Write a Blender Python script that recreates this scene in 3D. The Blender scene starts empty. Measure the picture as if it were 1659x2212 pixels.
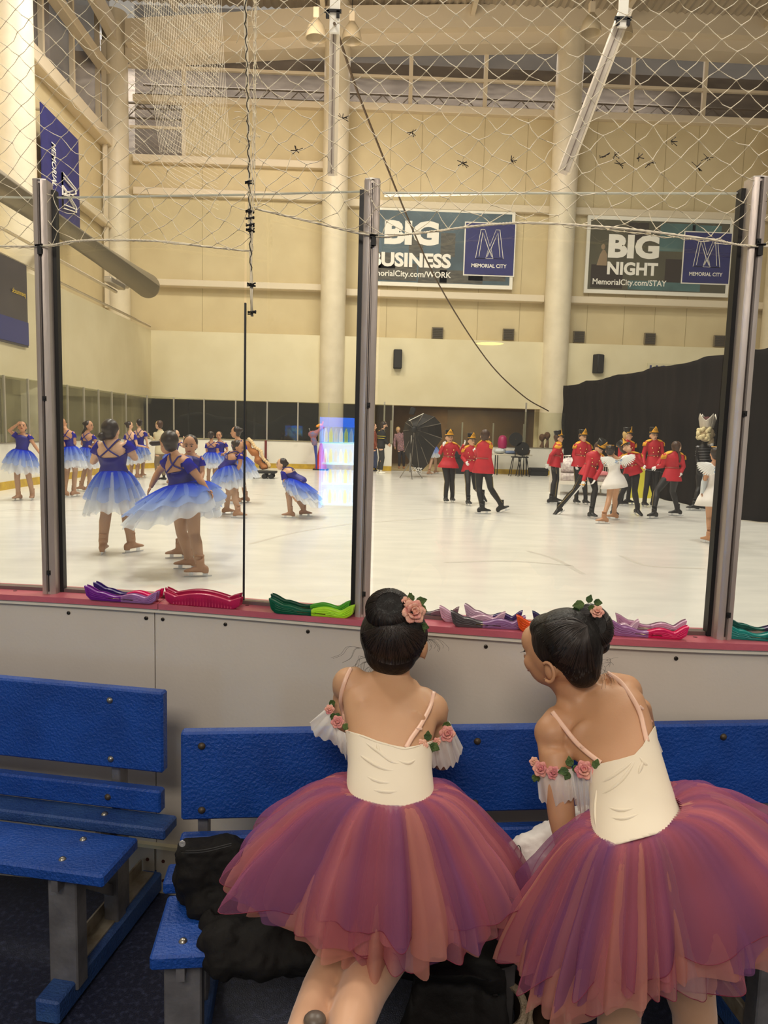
import bpy, math, random
import numpy as np
from mathutils import Vector, Matrix
random.seed(7); rng = np.random.RandomState(5)
scene = bpy.context.scene
col = scene.collection
D2R = math.pi/180

# ---------------------------------------------------------------- camera
CF = 1580.0; CP = 6.35*D2R; CT = 1.8*D2R; CR = 1.55*D2R
EYE = Vector((0, 0, 1.7))
_f = Vector((math.sin(CT)*math.cos(CP), math.cos(CT)*math.cos(CP), -math.sin(CP)))
_r0 = Vector((math.cos(CT), -math.sin(CT), 0)); _u0 = _r0.cross(_f)
_r = math.cos(CR)*_r0 + math.sin(CR)*_u0
_u = -math.sin(CR)*_r0 + math.cos(CR)*_u0
cam = bpy.data.cameras.new('camera'); camo = bpy.data.objects.new('camera', cam); col.objects.link(camo)
camo.matrix_world = Matrix(((_r.x, _u.x, -_f.x, EYE.x), (_r.y, _u.y, -_f.y, EYE.y), (_r.z, _u.z, -_f.z, EYE.z), (0, 0, 0, 1)))
cam.sensor_fit = 'VERTICAL'; cam.sensor_height = 24.0; cam.lens = CF/2212*24.0; cam.clip_start = 0.05; cam.clip_end = 200
scene.camera = camo

def ray(x, y): return _f + (x-829.5)/CF*_r + (1106-y)/CF*_u
def AY(x, y, Y):
    d = ray(x, y); return EYE + d*((Y-EYE.y)/d.y)
def AZ(x, y, z):
    d = ray(x, y); return EYE + d*((z-EYE.z)/d.z)
def AX(x, y, X):
    d = ray(x, y); return EYE + d*((X-EYE.x)/d.x)
ICE = 0.08

# ---------------------------------------------------------------- world, lights, exposure
scene.view_settings.view_transform = 'Standard'; scene.view_settings.look = 'None'
scene.view_settings.gamma = 1.0; scene.view_settings.use_curve_mapping = False
scene.view_settings.exposure = 0.0
try:
    scene.cycles.transparent_max_bounces = 28
    scene.cycles.use_adaptive_sampling = True; scene.cycles.adaptive_threshold = .05
    scene.cycles.max_bounces = 6
    scene.cycles.caustics_reflective = False; scene.cycles.caustics_refractive = False
    scene.cycles.sample_clamp_indirect = 4.0
except Exception: pass
w = bpy.data.worlds.new('world'); scene.world = w; w.use_nodes = True
w.node_tree.nodes['Background'].inputs[0].default_value = (1.0, 0.90, 0.76, 1)
w.node_tree.nodes['Background'].inputs[1].default_value = 0.34

def area(name, loc, size, power, colr=(1, .88, .70), target=None, spread=180):
    l = bpy.data.lights.new(name, 'AREA'); l.shape = 'RECTANGLE'; l.size = size[0]; l.size_y = size[1]
    l.energy = power; l.color = colr; l.spread = spread*D2R
    o = bpy.data.objects.new(name, l); o.location = loc; col.objects.link(o)
    t = Vector(target) if target else Vector((loc[0], loc[1], 0))
    o.rotation_euler = (t-Vector(loc)).to_track_quat('-Z', 'Y').to_euler()
    return o
for ly in (8, 15, 22):
    for lx in (-5.5, 4.5):
        area('rink_lamp_light', (lx, ly, 15.5), (2.2, 2.2), 800, (1, .93, .82))
area('wall_wash_light', (-2.0, 22.5, 14.5), (8, 1.0), 400, (1, .82, .62), (0, 33, 9))
area('neighbour_hall_fill', (0, 37, 19.5), (30, 2), 3000, (1, .92, .84), (0, 37, 12))  # added fill, no fixture: lifts the grey behind the far high windows
area('neighbour_left_fill', (-12.6, 22, 20.5), (2, 16), 260, (1, .92, .84), (-12.6, 22, 10))  # added fill behind the left high windows, no fixture there
area('open_room_fill', (5.0, 35.0, 2.9), (3, 1), 85, (1, .80, .56))  # added fill so the brown room is not black, no fixture there
area('spectator_room_fill', (-7.0, 34.4, 2.8), (6, 1), 22, (1, .88, .70))  # small added fill behind the spectator windows, no fixture there
area('lobby_light', (-0.8, -2.6, 4.6), (2.2, 1.2), 132, (1, .89, .76), (0.0, 2.2, 0.7))
area('lobby_side_light', (2.6, 0.4, 3.6), (0.8, 0.8), 16, (1, .88, .76), (0.4, 2.0, 0.7))

# ---------------------------------------------------------------- materials
def lin(c):
    return tuple((v/255/12.92 if v/255 <= .04045 else ((v/255+.055)/1.055)**2.4) for v in c)
MATS = {}
def mat(name, c, rough=.6, metal=0, c2=None, scale=8, bump=0, bscale=30, emit=0, alpha=1, spec=.5, sheen=0, coat=0, stretch=None, sss=0, lo=.35, hi=.65):
    if name in MATS: return MATS[name]
    m = bpy.data.materials.new(name); m.use_nodes = True; nt = m.node_tree; b = nt.nodes['Principled BSDF']
    L = lin(c) + (1,)
    b.inputs['Base Color'].default_value = L; b.inputs['Roughness'].default_value = rough; b.inputs['Metallic'].default_value = metal
    b.inputs['Specular IOR Level'].default_value = spec; b.inputs['Alpha'].default_value = alpha
    b.inputs['Coat Weight'].default_value = coat; b.inputs['Coat Roughness'].default_value = .15
    if sheen: b.inputs['Sheen Weight'].default_value = sheen
    if sss:
        b.inputs['Subsurface Weight'].default_value = sss; b.inputs['Subsurface Radius'].default_value = (.01, .004, .002)
    if emit:
        b.inputs['Emission Color'].default_value = L; b.inputs['Emission Strength'].default_value = emit
    if c2 or bump:
        tc = nt.nodes.new('ShaderNodeTexCoord'); mp = nt.nodes.new('ShaderNodeMapping')
        nt.links.new(tc.outputs['Object'], mp.inputs['Vector'])
        if stretch: mp.inputs['Scale'].default_value = stretch
    if c2:
        n = nt.nodes.new('ShaderNodeTexNoise'); n.inputs['Scale'].default_value = scale; n.inputs['Detail'].default_value = 6
        nt.links.new(mp.outputs[0], n.inputs['Vector'])
        r = nt.nodes.new('ShaderNodeValToRGB'); r.color_ramp.elements[0].position = lo; r.color_ramp.elements[1].position = hi
        r.color_ramp.elements[0].color = L; r.color_ramp.elements[1].color = lin(c2) + (1,)
        nt.links.new(n.outputs[0], r.inputs[0]); nt.links.new(r.outputs[0], b.inputs['Base Color'])
    if bump:
        n = nt.nodes.new('ShaderNodeTexNoise'); n.inputs['Scale'].default_value = bscale; n.inputs['Detail'].default_value = 5
        nt.links.new(mp.outputs[0], n.inputs['Vector'])
        bn = nt.nodes.new('ShaderNodeBump'); bn.inputs['Strength'].default_value = bump; bn.inputs['Distance'].default_value = .01
        nt.links.new(n.outputs[0], bn.inputs['Height']); nt.links.new(bn.outputs[0], b.inputs['Normal'])
    MATS[name] = m; return m

def mat_sheer(name, c, dens=.5, c_top=None, edge=0, ramp=None, weave=0.0):
    """sheer fabric: part of it lets light straight through; ramp = [(t, colour, density)] along the UV v coordinate (dyed cloth)"""
    if name in MATS: return MATS[name]
    m = bpy.data.materials.new(name); m.use_nodes = True; nt = m.node_tree
    for n in list(nt.nodes): nt.nodes.remove(n)
    o = nt.nodes.new('ShaderNodeOutputMaterial'); mix = nt.nodes.new('ShaderNodeMixShader')
    tr = nt.nodes.new('ShaderNodeBsdfTransparent'); df = nt.nodes.new('ShaderNodeBsdfDiffuse'); tl = nt.nodes.new('ShaderNodeBsdfTranslucent')
    m2 = nt.nodes.new('ShaderNodeMixShader'); m2.inputs[0].default_value = .35
    nt.links.new(df.outputs[0], m2.inputs[1]); nt.links.new(tl.outputs[0], m2.inputs[2])
    nt.links.new(tr.outputs[0], mix.inputs[1]); nt.links.new(m2.outputs[0], mix.inputs[2]); nt.links.new(mix.outputs[0], o.inputs[0])
    L = lin(c) + (1,)
    df.inputs[0].default_value = L; tl.inputs[0].default_value = L; mix.inputs[0].default_value = dens
    # cloth seen edge-on covers more
    lw = nt.nodes.new('ShaderNodeLayerWeight'); lw.inputs[0].default_value = .35
    md = nt.nodes.new('ShaderNodeMath'); md.operation = 'MULTIPLY_ADD'; md.inputs[1].default_value = .55 if not edge else edge; md.use_clamp = True
    nt.links.new(lw.outputs['Facing'], md.inputs[0]); md.inputs[2].default_value = dens
    if ramp:
        uv = nt.nodes.new('ShaderNodeUVMap'); sp = nt.nodes.new('ShaderNodeSeparateXYZ'); nt.links.new(uv.outputs[0], sp.inputs[0])
        r1 = nt.nodes.new('ShaderNodeValToRGB'); r2 = nt.nodes.new('ShaderNodeValToRGB')
        for k, (t, cc, dd) in enumerate(ramp):
            for rr, val in ((r1, lin(cc)+(1,)), (r2, (dd, dd, dd, 1))):
                e = rr.color_ramp.elements[k] if k < 2 else rr.color_ramp.elements.new(t)
                e.position = t; e.color = val
        # fold noise moves the dye front a little
        nt.links.new(sp.outputs['Y'], r1.inputs[0]); nt.links.new(sp.outputs['Y'], r2.inputs[0])
        nt.links.new(r1.outputs[0], df.inputs[0]); nt.links.new(r1.outputs[0], tl.inputs[0]); nt.links.new(r2.outputs[0], md.inputs[2])
    nt.links.new(md.outputs[0], mix.inputs[0])
    MATS[name] = m; return m

def mat_glass(name, tint=(.93, .96, .91), refl=1.0, haze=.0):
    m = bpy.data.materials.new(name); m.use_nodes = True; nt = m.node_tree
    for n in list(nt.nodes): nt.nodes.remove(n)
    o = nt.nodes.new('ShaderNodeOutputMaterial'); mix = nt.nodes.new('ShaderNodeMixShader')
    tr = nt.nodes.new('ShaderNodeBsdfTransparent'); tr.inputs[0].default_value = tint + (1,)
    gl = nt.nodes.new('ShaderNodeBsdfGlossy'); gl.inputs['Roughness'].default_value = .005
    fr = nt.nodes.new('ShaderNodeFresnel'); fr.inputs[0].default_value = 1.5
    mm = nt.nodes.new('ShaderNodeMath'); mm.operation = 'MULTIPLY'; mm.inputs[1].default_value = refl
    nt.links.new(fr.outputs[0], mm.inputs[0]); nt.links.new(mm.outputs[0], mix.inputs[0])
    nt.links.new(tr.outputs[0], mix.inputs[1]); nt.links.new(gl.outputs[0], mix.inputs[2])
    last = mix
    if haze:
        df = nt.nodes.new('ShaderNodeBsdfDiffuse'); df.inputs[0].default_value = (.8, .8, .74, 1)
        m3 = nt.nodes.new('ShaderNodeMixShader'); m3.inputs[0].default_value = haze
        nt.links.new(mix.outputs[0], m3.inputs[1]); nt.links.new(df.outputs[0], m3.inputs[2]); last = m3
    nt.links.new(last.outputs[0], o.inputs[0]); MATS[name] = m; return m

# ---------------------------------------------------------------- mesh helpers
def V(*a): return Vector(a)
def frame(d, hint=None):
    d = Vector(d).normalized(); h = Vector(hint) if hint is not None else Vector((0, 0, 1))
    if abs(d.dot(h.normalized())) > .98: h = Vector((0, 1, 0)) if abs(d.y) < .9 else Vector((1, 0, 0))
    a = d.cross(h).normalized(); b = a.cross(d).normalized(); return a, b, d

class MB:
    def __init__(s): s.v = []; s.f = []; s.uv = []; s.hasuv = False
    def add(s, vs, fs, uvs=None):
        k = len(s.v); s.v += [tuple(p) for p in vs]; s.f += [tuple(i+k for i in f) for f in fs]
        s.uv += list(uvs) if uvs else [(0, 0)]*len(vs)
        if uvs: s.hasuv = True
        return s
    def box(s, c, sz, M=None, bev=0):
        c = Vector(c); hx, hy, hz = sz[0]/2, sz[1]/2, sz[2]/2; M = M or Matrix.Identity(3)
        if bev:
            b = bev; vs = []; idx = {}
            import itertools
            for sx, sy, sz_ in itertools.product((-1, 1), repeat=3):
                for ax in range(3):
                    p = [sx*(hx-b), sy*(hy-b), sz_*(hz-b)]; p[ax] = (sx, sy, sz_)[ax]*(hx, hy, hz)[ax]
                    idx[(sx, sy, sz_, ax)] = len(vs); vs.append(c + M @ Vector(p))
            fs = []
            q = [(-1, -1), (1, -1), (1, 1), (-1, 1)]
            for ax in range(3):
                o1, o2 = [(1, 2), (2, 0), (0, 1)][ax]
                for sg in (-1, 1):
                    loop = []
                    for a_, b_ in q:
                        k = [0, 0, 0]; k[ax] = sg; k[o1] = a_; k[o2] = b_; loop.append(idx[(k[0], k[1], k[2], ax)])
                    fs.append(tuple(loop if sg > 0 else loop[::-1]))
                for a_ in (-1, 1):
                    for b_ in (-1, 1):
                        k = [0, 0, 0]; k[o1] = a_; k[o2] = b_; l = []
                        for e in (-1, 1):
                            k[ax] = e; l.append((idx[(k[0], k[1], k[2], o1)], idx[(k[0], k[1], k[2], o2)]))
                        fs.append((l[0][0], l[1][0], l[1][1], l[0][1]) if a_*b_ > 0 else (l[0][1], l[1][1], l[1][0], l[0][0]))
            for sx, sy, sz_ in itertools.product((-1, 1), repeat=3):
                t = (idx[(sx, sy, sz_, 0)], idx[(sx, sy, sz_, 1)], idx[(sx, sy, sz_, 2)])
                fs.append(t if sx*sy*sz_ > 0 else t[::-1])
            return s.add(vs, fs)
        vs = [c + M @ Vector((x*hx, y*hy, z*hz)) for x in (-1, 1) for y in (-1, 1) for z in (-1, 1)]
        return s.add(vs, [(0, 1, 3, 2), (4, 6, 7, 5), (0, 4, 5, 1), (2, 3, 7, 6), (0, 2, 6, 4), (1, 5, 7, 3)])
    def bar(s, p, q, w, h=None, hint=None, bev=0):
        p = Vector(p); q = Vector(q); a, b, d = frame(q-p, hint); M = Matrix((a, b, d)).transposed()
        return s.box((p+q)/2, (w, h or w, (q-p).length), M, bev)
    def tube(s, pts, r, seg=10, caps=True, uv=False):
        pts = [Vector(p) for p in pts]; n = len(pts); rs = r if isinstance(r, (list, tuple)) else [r]*n
        vs = []; a = None; uvs = []
        for i, p in enumerate(pts):
            d = (pts[min(i+1, n-1)] - pts[max(i-1, 0)])
            d = d.normalized() if d.length > 1e-9 else Vector((0, 0, 1))
            if a is None: a, b, _ = frame(d)
            else:
                a = (a - d*a.dot(d)); a = a.normalized() if a.length > 1e-6 else frame(d)[0]; b = d.cross(a)
            for k in range(seg):
                t = 2*math.pi*k/seg; vs.append(p + (a*math.cos(t) + b*math.sin(t))*rs[i]); uvs.append((k/seg, i/(n-1)))
        fs = [(i*seg+k, i*seg+(k+1) % seg, (i+1)*seg+(k+1) % seg, (i+1)*seg+k) for i in range(n-1) for k in range(seg)]
        if caps: fs += [tuple(range(seg))[::-1], tuple((n-1)*seg+k for k in range(seg))]
        return s.add(vs, fs, uvs if uv else None)
    def loft(s, secs, seg=20, caps=True, power=2.0, uv=False):
        """secs: (centre, axis a, axis b) ellipse sections"""
        vs = []; n = len(secs); uvs = []
        for i, (c, a, b) in enumerate(secs):
            c = Vector(c); a = Vector(a); b = Vector(b)
            for k in range(seg):
                t = 2*math.pi*k/seg; ct, st = math.cos(t), math.sin(t)
                e = 2/power; vs.append(c + a*math.copysign(abs(ct)**e, ct) + b*math.copysign(abs(st)**e, st)); uvs.append((k/seg, i/(n-1)))
        fs = [(i*seg+k, i*seg+(k+1) % seg, (i+1)*seg+(k+1) % seg, (i+1)*seg+k) for i in range(n-1) for k in range(seg)]
        if caps: fs += [tuple(range(seg))[::-1], tuple((n-1)*seg+k for k in range(seg))]
        return s.add(vs, fs, uvs if uv else None)
    def ball(s, c, r, M=None, seg=16, rings=10):
        c = Vector(c); r = r if isinstance(r, (tuple, list)) else (r, r, r); M = M or Matrix.Identity(3); vs = [c + M @ Vector((0, 0, -r[2]))]; fs = []
        for i in range(1, rings):
            ph = -math.pi/2 + math.pi*i/rings
            for k in range(seg):
                t = 2*math.pi*k/seg; vs.append(c + M @ Vector((r[0]*math.cos(ph)*math.cos(t), r[1]*math.cos(ph)*math.sin(t), r[2]*math.sin(ph))))
        vs.append(c + M @ Vector((0, 0, r[2])))
        for k in range(seg): fs.append((0, 1+(k+1) % seg, 1+k))
        for i in range(rings-2):
            for k in range(seg):
                a = 1+i*seg; fs.append((a+k, a+(k+1) % seg, a+seg+(k+1) % seg, a+seg+k))
        a = 1+(rings-2)*seg; L = len(vs)-1
        for k in range(seg): fs.append((a+k, a+(k+1) % seg, L))
        return s.add(vs, fs)
    def lathe(s, prof, c=(0, 0, 0), seg=24, M=None):
        c = Vector(c); M = M or Matrix.Identity(3); vs = []; n = len(prof)
        for r, z in prof:
            for k in range(seg):
                t = 2*math.pi*k/seg; vs.append(c + M @ Vector((r*math.cos(t), r*math.sin(t), z)))
        fs = [(i*seg+k, i*seg+(k+1) % seg, (i+1)*seg+(k+1) % seg, (i+1)*seg+k) for i in range(n-1) for k in range(seg)]
        return s.add(vs, fs)
    def prism(s, outline, o, ax, ay, az):
        """outline 2D in (ax, ay), extruded by vector az from origin o"""
        o = Vector(o); ax = Vector(ax); ay = Vector(ay); az = Vector(az); n = len(outline)
        vs = [o + ax*x + ay*y for x, y in outline] + [o + ax*x + ay*y + az for x, y in outline]
        fs = [tuple(range(n))[::-1], tuple(range(n, 2*n))] + [(i, (i+1) % n, n+(i+1) % n, n+i) for i in range(n)]
        return s.add(vs, fs)
    def grid(s, fn, nu, nv, uv=False):
        vs = [fn(i/nu, j/nv) for j in range(nv+1) for i in range(nu+1)]
        uvs = [(i/nu, j/nv) for j in range(nv+1) for i in range(nu+1)]
        fs = [(j*(nu+1)+i, j*(nu+1)+i+1, (j+1)*(nu+1)+i+1, (j+1)*(nu+1)+i) for j in range(nv) for i in range(nu)]
        return s.add(vs, fs, uvs if uv else None)
    def mesh(s, name):
        me = bpy.data.meshes.new(name); me.from_pydata(s.v, [], s.f); me.update()
        if s.hasuv:
            u = me.uv_layers.new(name='UVMap'); idx = np.empty(len(me.loops), dtype=np.int32); me.loops.foreach_get('vertex_index', idx)
            u.data.foreach_set('uv', np.array(s.uv, dtype=np.float32)[idx].ravel())
        return me
    def build(s, name, m, parent=None, smooth=True, solid=0, fix=True):
        me = s.mesh(name)
        return link(name, me, m, parent, smooth, solid, fix)

def link(name, me, m, parent=None, smooth=True, solid=0, fix=True):
    if fix and not me.uv_layers:
        import bmesh
        bm = bmesh.new(); bm.from_mesh(me); bmesh.ops.recalc_face_normals(bm, faces=bm.faces); bm.to_mesh(me); bm.free()
    me.materials.clear(); me.materials.append(m)
    o = bpy.data.objects.new(name, me); col.objects.link(o)
    if smooth:
        me.shade_smooth()
        if smooth != 'all':
            try: me.set_sharp_from_angle(angle=42*D2R)
            except Exception: pass
    if solid:
        md = o.modifiers.new('thickness', 'SOLIDIFY'); md.thickness = solid; md.offset = 0
    if parent is not None: o.parent = parent; o.matrix_parent_inverse = Matrix.Translation(-parent_loc(parent))
    return o
def parent_loc(p):
    v = Vector(p.location)
    if p.parent is not None: v = v + p.matrix_parent_inverse.translation + parent_loc(p.parent)
    return v

def tag(o, label=None, cat=None, group=None, kind=None):
    if label: o['label'] = label
    if cat: o['category'] = cat
    if group: o['group'] = group
    if kind: o['kind'] = kind
    return o
def empty(name, loc, label, cat, group=None):
    o = bpy.data.objects.new(name, None); o.location = loc; o.empty_display_size = .1; col.objects.link(o)
    return tag(o, label, cat, group)
def struct(o, label=None):
    o['kind'] = 'structure'
    if label: o['label'] = label
    return o

def organic(mb, voxel, smooth=4, adapt=0, dec=0):
    """fuse overlapping lumps of an MB into one continuous skin, return mesh"""
    me = mb.mesh('tmp'); o = bpy.data.objects.new('tmp', me); col.objects.link(o)
    r = o.modifiers.new('r', 'REMESH'); r.mode = 'VOXEL'; r.voxel_size = voxel; r.adaptivity = adapt
    if smooth:
        sm = o.modifiers.new('s', 'SMOOTH'); sm.iterations = smooth; sm.factor = .5
    if dec:
        d = o.modifiers.new('d', 'DECIMATE'); d.ratio = dec
    dg = bpy.context.evaluated_depsgraph_get(); res = bpy.data.meshes.new_from_object(o.evaluated_get(dg))
    bpy.data.objects.remove(o); bpy.data.meshes.remove(me); return res

def text_mb(body, size, o, ax, ay, depth=.01, bold=0, align='LEFT', width=None, sx=1, spacing=1):
    cu = bpy.data.curves.new('t', 'FONT'); cu.body = body; cu.size = 1; cu.offset = bold; cu.extrude = 0; cu.align_x = 'LEFT'; cu.space_character = spacing
    cu.resolution_u = 3
    ob = bpy.data.objects.new('t', cu); col.objects.link(ob)
    dg = bpy.context.evaluated_depsgraph_get(); me = bpy.data.meshes.new_from_object(ob.evaluated_get(dg))
    vs = [v.co.copy() for v in me.vertices]; fs = [tuple(p.vertices) for p in me.polygons]
    bpy.data.objects.remove(ob); bpy.data.meshes.remove(me)
    x0 = min(v.x for v in vs); x1 = max(v.x for v in vs); y0 = min(v.y for v in vs); y1 = max(v.y for v in vs)
    k = size/(y1-y0); kx = (width/(x1-x0)) if width else k*sx
    o = Vector(o); ax = Vector(ax); ay = Vector(ay); n = ax.cross(ay).normalized()
    sh = 0 if align == 'LEFT' else (-(x1-x0)*kx/2 if align == 'CENTER' else -(x1-x0)*kx)
    mb = MB(); mb.add([o + ax*((v.x-x0)*kx+sh) + ay*((v.y-y0)*k) + n*depth for v in vs], fs); return mb

def crom(pts, n=8):
    P = [Vector(p) for p in pts]; P = [P[0]*2-P[1]] + P + [P[-1]*2-P[-2]]; out = []
    for i in range(1, len(P)-2):
        for k in range(n):
            t = k/n; a, b, c, d = P[i-1:i+3]
            out.append(.5*((2*b) + (c-a)*t + (2*a-5*b+4*c-d)*t*t + (3*b-a-3*c+d)*t**3))
    out.append(P[-2]); return out
# ================================================================= THE HALL
M_wall = mat('wall_paint', (214, 198, 158), .75, c2=(206, 189, 149), scale=.8, bump=.15, bscale=40)
M_wall2 = mat('band_paint', (230, 219, 184), .7, c2=(222, 210, 173), scale=.7)
M_lowall = mat('lower_wall_paint', (168, 150, 112), .8, c2=(155, 138, 102), scale=1.2)
M_trim = mat('trim_paint', (222, 208, 182), .55)
M_col = mat('column_paint', (228, 216, 190), .45, c2=(218, 206, 180), scale=2)
M_dark = mat('dark_interior', (46, 40, 34), .6, c2=(62, 54, 44), scale=1.5)
M_brown = mat('brown_wall', (122, 98, 66), .7, c2=(104, 84, 58), scale=1.5)
M_steel = mat('steel_frame', (190, 182, 168), .4, .6)
M_black = mat('black_paint', (18, 17, 17), .6)
M_ice = mat('ice', (240, 238, 232), .22, c2=(224, 222, 218), scale=1.3, bump=.04, bscale=22, spec=.6, stretch=(1, 2.4, 1), lo=.3, hi=.75)
M_board = mat('board_white', (232, 228, 216), .35, c2=(205, 200, 188), scale=2.2, lo=.55, hi=.85)
M_kick = mat('kick_yellow', (206, 170, 40), .5, c2=(180, 146, 40), scale=5)
M_pink = mat('ledge_pink', (200, 104, 118), .35, c2=(188, 94, 108), scale=5, bump=.12, bscale=60)
M_cap = mat('ledge_white_edge', (232, 226, 208), .4)
M_panel = mat('dasher_panel', (218, 209, 196), .42, c2=(206, 197, 184), scale=1.3, bump=.05, bscale=90)
M_floor = mat('rubber_floor', (34, 38, 58), .36, c2=(60, 66, 92), scale=60, bump=.35, bscale=260, lo=.5, hi=.7)
M_alu = mat('aluminium_post', (206, 196, 188), .38, .45, c2=(178, 166, 158), scale=14, bump=.1, bscale=80, stretch=(1, 1, .2))
M_rubber = mat('black_rubber', (14, 14, 15), .5)
M_glassN = mat_glass('arena_glass', (.925, .945, .90), 1.7, .008)
M_glassF = mat_glass('far_arena_glass', (.90, .91, .86), .15, .012)
M_win = mat('window_pane', (96, 88, 82), .15, c2=(122, 112, 104), scale=.8, stretch=(1, 1, 3), spec=.7)

struct(MB().box((0, -3, -.05), (16, 12.6, .1)).build('floor', M_floor, smooth=False))
struct(MB().box((3.0, 16.45, ICE-.06), (26, 27.1, .12)).build('floor_ice', M_ice, smooth=False))
rt = random.Random(8)
for pts_ in (((540, 1175), (640, 1150), (760, 1131)), ((810, 1062), (900, 1068), (1010, 1066)), ((800, 1128), (960, 1120), (1080, 1124)), ((960, 1215), (1100, 1212), (1240, 1222)), ((1140, 1190), (1200, 1208), (1260, 1240)), ((1340, 1200), (1400, 1222), (1520, 1228)), ((700, 1060), (620, 1072), (540, 1066)), ((20, 1100), (110, 1104), (180, 1102))):
    P_ = crom([AZ(x, y, ICE+.0008) for x, y in pts_], 8); b = MB(); vs = []
    for i, p in enumerate(P_):
        d = (P_[min(i+1, len(P_)-1)]-P_[max(i-1, 0)]).normalized(); n_ = V(-d.y, d.x, 0)*.035; vs += [p-n_, p+n_]
    b.add(vs, [(2*i, 2*i+1, 2*i+3, 2*i+2) for i in range(len(P_)-1)])
    struct(b.build('trim_18', mat('ice_track', (205, 200, 192), .4), smooth=False))
struct(MB().box((.3, 2.83, ICE-.06), (20, .14, .1)).build('floor_ice_edge', M_ice, smooth=False))
struct(MB().box((3.0, 37.3, .02), (46, 14.1, .12)).build('floor_walkway', M_lowall, smooth=False))
struct(MB().box((-9.7, 16, -.03), (2.6, 34, .08)).build('floor_walkway_left', M_lowall, smooth=False))

WY = 32.6
def zrow(x, y): return AY(x, y, WY).z
def xcol(x, y): return AY(x, y, WY).x
# upper far wall: solid up to the window band, then the fascia
zt = zrow(900, 232); zwin_top = zrow(900, 96); zband = zrow(900, 736); zbandlo = zrow(700, 872)
xl = -10.9; xr = 24
b = MB()
xa = xcol(397, 270)
b.box(((xa+xr)/2, WY+.2, (zt+2.6)/2), (xr-xa, .4, zt-2.6+5.2)) if False else None
zlow = zrow(330, 335)
b.box(((xa+xr)/2, WY+.15, (zt+zlow)/2), (xr-xa, .3, zt-zlow))
b.box(((xl+xr)/2, WY+.15, (zlow+zband-.3)/2), (xr-xl, .3, zlow-zband+.3))
struct(b.build('wall_back', M_wall, smooth=False))
b = MB()
# fine vertical panel joints of the cladding
for xp in (1047, 1290, 1372, 1440, 1510, 1610, 1140, 912, 437, 845):
    xx = xcol(xp, 300); b.box((xx, WY-.004, (zt+zband)/2), (.02, .012, zt-zband))
struct(b.build('trim_1', mat('joint_line', (172, 156, 118), .8), smooth=False))
# lower projecting band
struct(MB().box(((xl+1.8+xr)/2, WY-.35, (zband+zbandlo)/2), (xr-xl-1.8, .9, zband-zbandlo)).build('wall_back_band', M_wall2, smooth=False))
# back wall beneath the band, with openings drawn by recessed windows
b = MB()
def span(x0, x1, z0, z1, y=WY+.3, th=.2): return ((x0+x1)/2, y, (z0+z1)/2), (x1-x0, th, z1-z0)
xw0, xw1 = xcol(262, 900), xcol(690, 900); xd0, xd1 = xcol(735, 900), xcol(775, 900); xo0 = xcol(810, 900); xo1 = xcol(1157, 930)
for a_, b_ in ((xl, xw0), (xw1, xd0), (xd1, xo0), (xo1, xr)):
    b.box(*span(a_, b_, 0, zbandlo+.1))
for a_, b_ in ((xw0, xw1), (xd0, xd1)):
    b.box(*span(a_, b_, 0, 1.15))
struct(b.build('wall_back_lower', M_wall2, smooth=False))
# recessed spectator room behind
b = MB(); b.box(*span(xw0-.5, xd1+.5, 0, 3.2, WY+3.2)); b.box(((xw0+xd1)/2, WY+1.8, 3.1), (xd1-xw0+1, 3, .1))
struct(b.build('wall_spectator_room', mat('spectator_room_wall', (96, 86, 62), .8, c2=(76, 68, 50), scale=1), smooth=False))
b = MB(); b.box(*span(xo0-.5, xo1+.6, 0, 3.3, WY+4.2)); b.box(((xo0+xo1)/2, WY+2.4, 3.15), (xo1-xo0+1, 4, .1)); b.box((xo1+.6, WY+2.4, 1.6), (.1, 4, 3.2)); b.box((xo0-.3, WY+2.4, 1.6), (.1, 4, 3.2))
struct(b.build('wall_open_room', M_brown, smooth=False))
# windows (with mullions)
n = 1
for (a_, b_) in ((xw0, xw1), (xd0, xd1)):
    t = MB(); t.box(*span(a_, b_, 1.15, zbandlo, WY+.22, .02)); wobj = struct(t.build('window_%d' % n, mat_glass('room_glass%d' % n, (.62, .60, .56), .6, .0), smooth=False)); n += 1
    t = MB()
    for xx in np.linspace(a_, b_, max(2, int((b_-a_)/2.2)+1)): t.box((xx, WY+.2, (1.15+zbandlo)/2), (.06, .06, zbandlo-1.15))
    t.build('window_frame', M_black, wobj, smooth=False)

# high window band with frames, far wall
t = MB(); t.box(*span(xcol(288, 150), xr, zt, zwin_top+1.2, WY+.25, .04)); t.box(*span(xcol(288, 280), xa, zlow, zt, WY+.25, .04))
whi = struct(t.build('window_3', M_win, smooth=False))
t = MB()
for xp in (397, 888, 1050, 1368, 1525, 1659+150): t.box((xcol(xp, 160), WY+.05, (zt+zwin_top+.4)/2), (.16, .16, zwin_top-zt+.8))
for yy in (168,): t.box(((xl+xr)/2, WY+.05, zrow(900, yy)), (xr-xl, .14, .12))
t.box(((xl+.8+xa)/2, WY+.05, zrow(340, 275)), (xa-xl-.8, .12, .1)); t.box((xa, WY+.05, (zlow+zt)/2), (.16, .16, zt-zlow))
t.build('window_frame', M_trim, whi, smooth=False)
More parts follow.
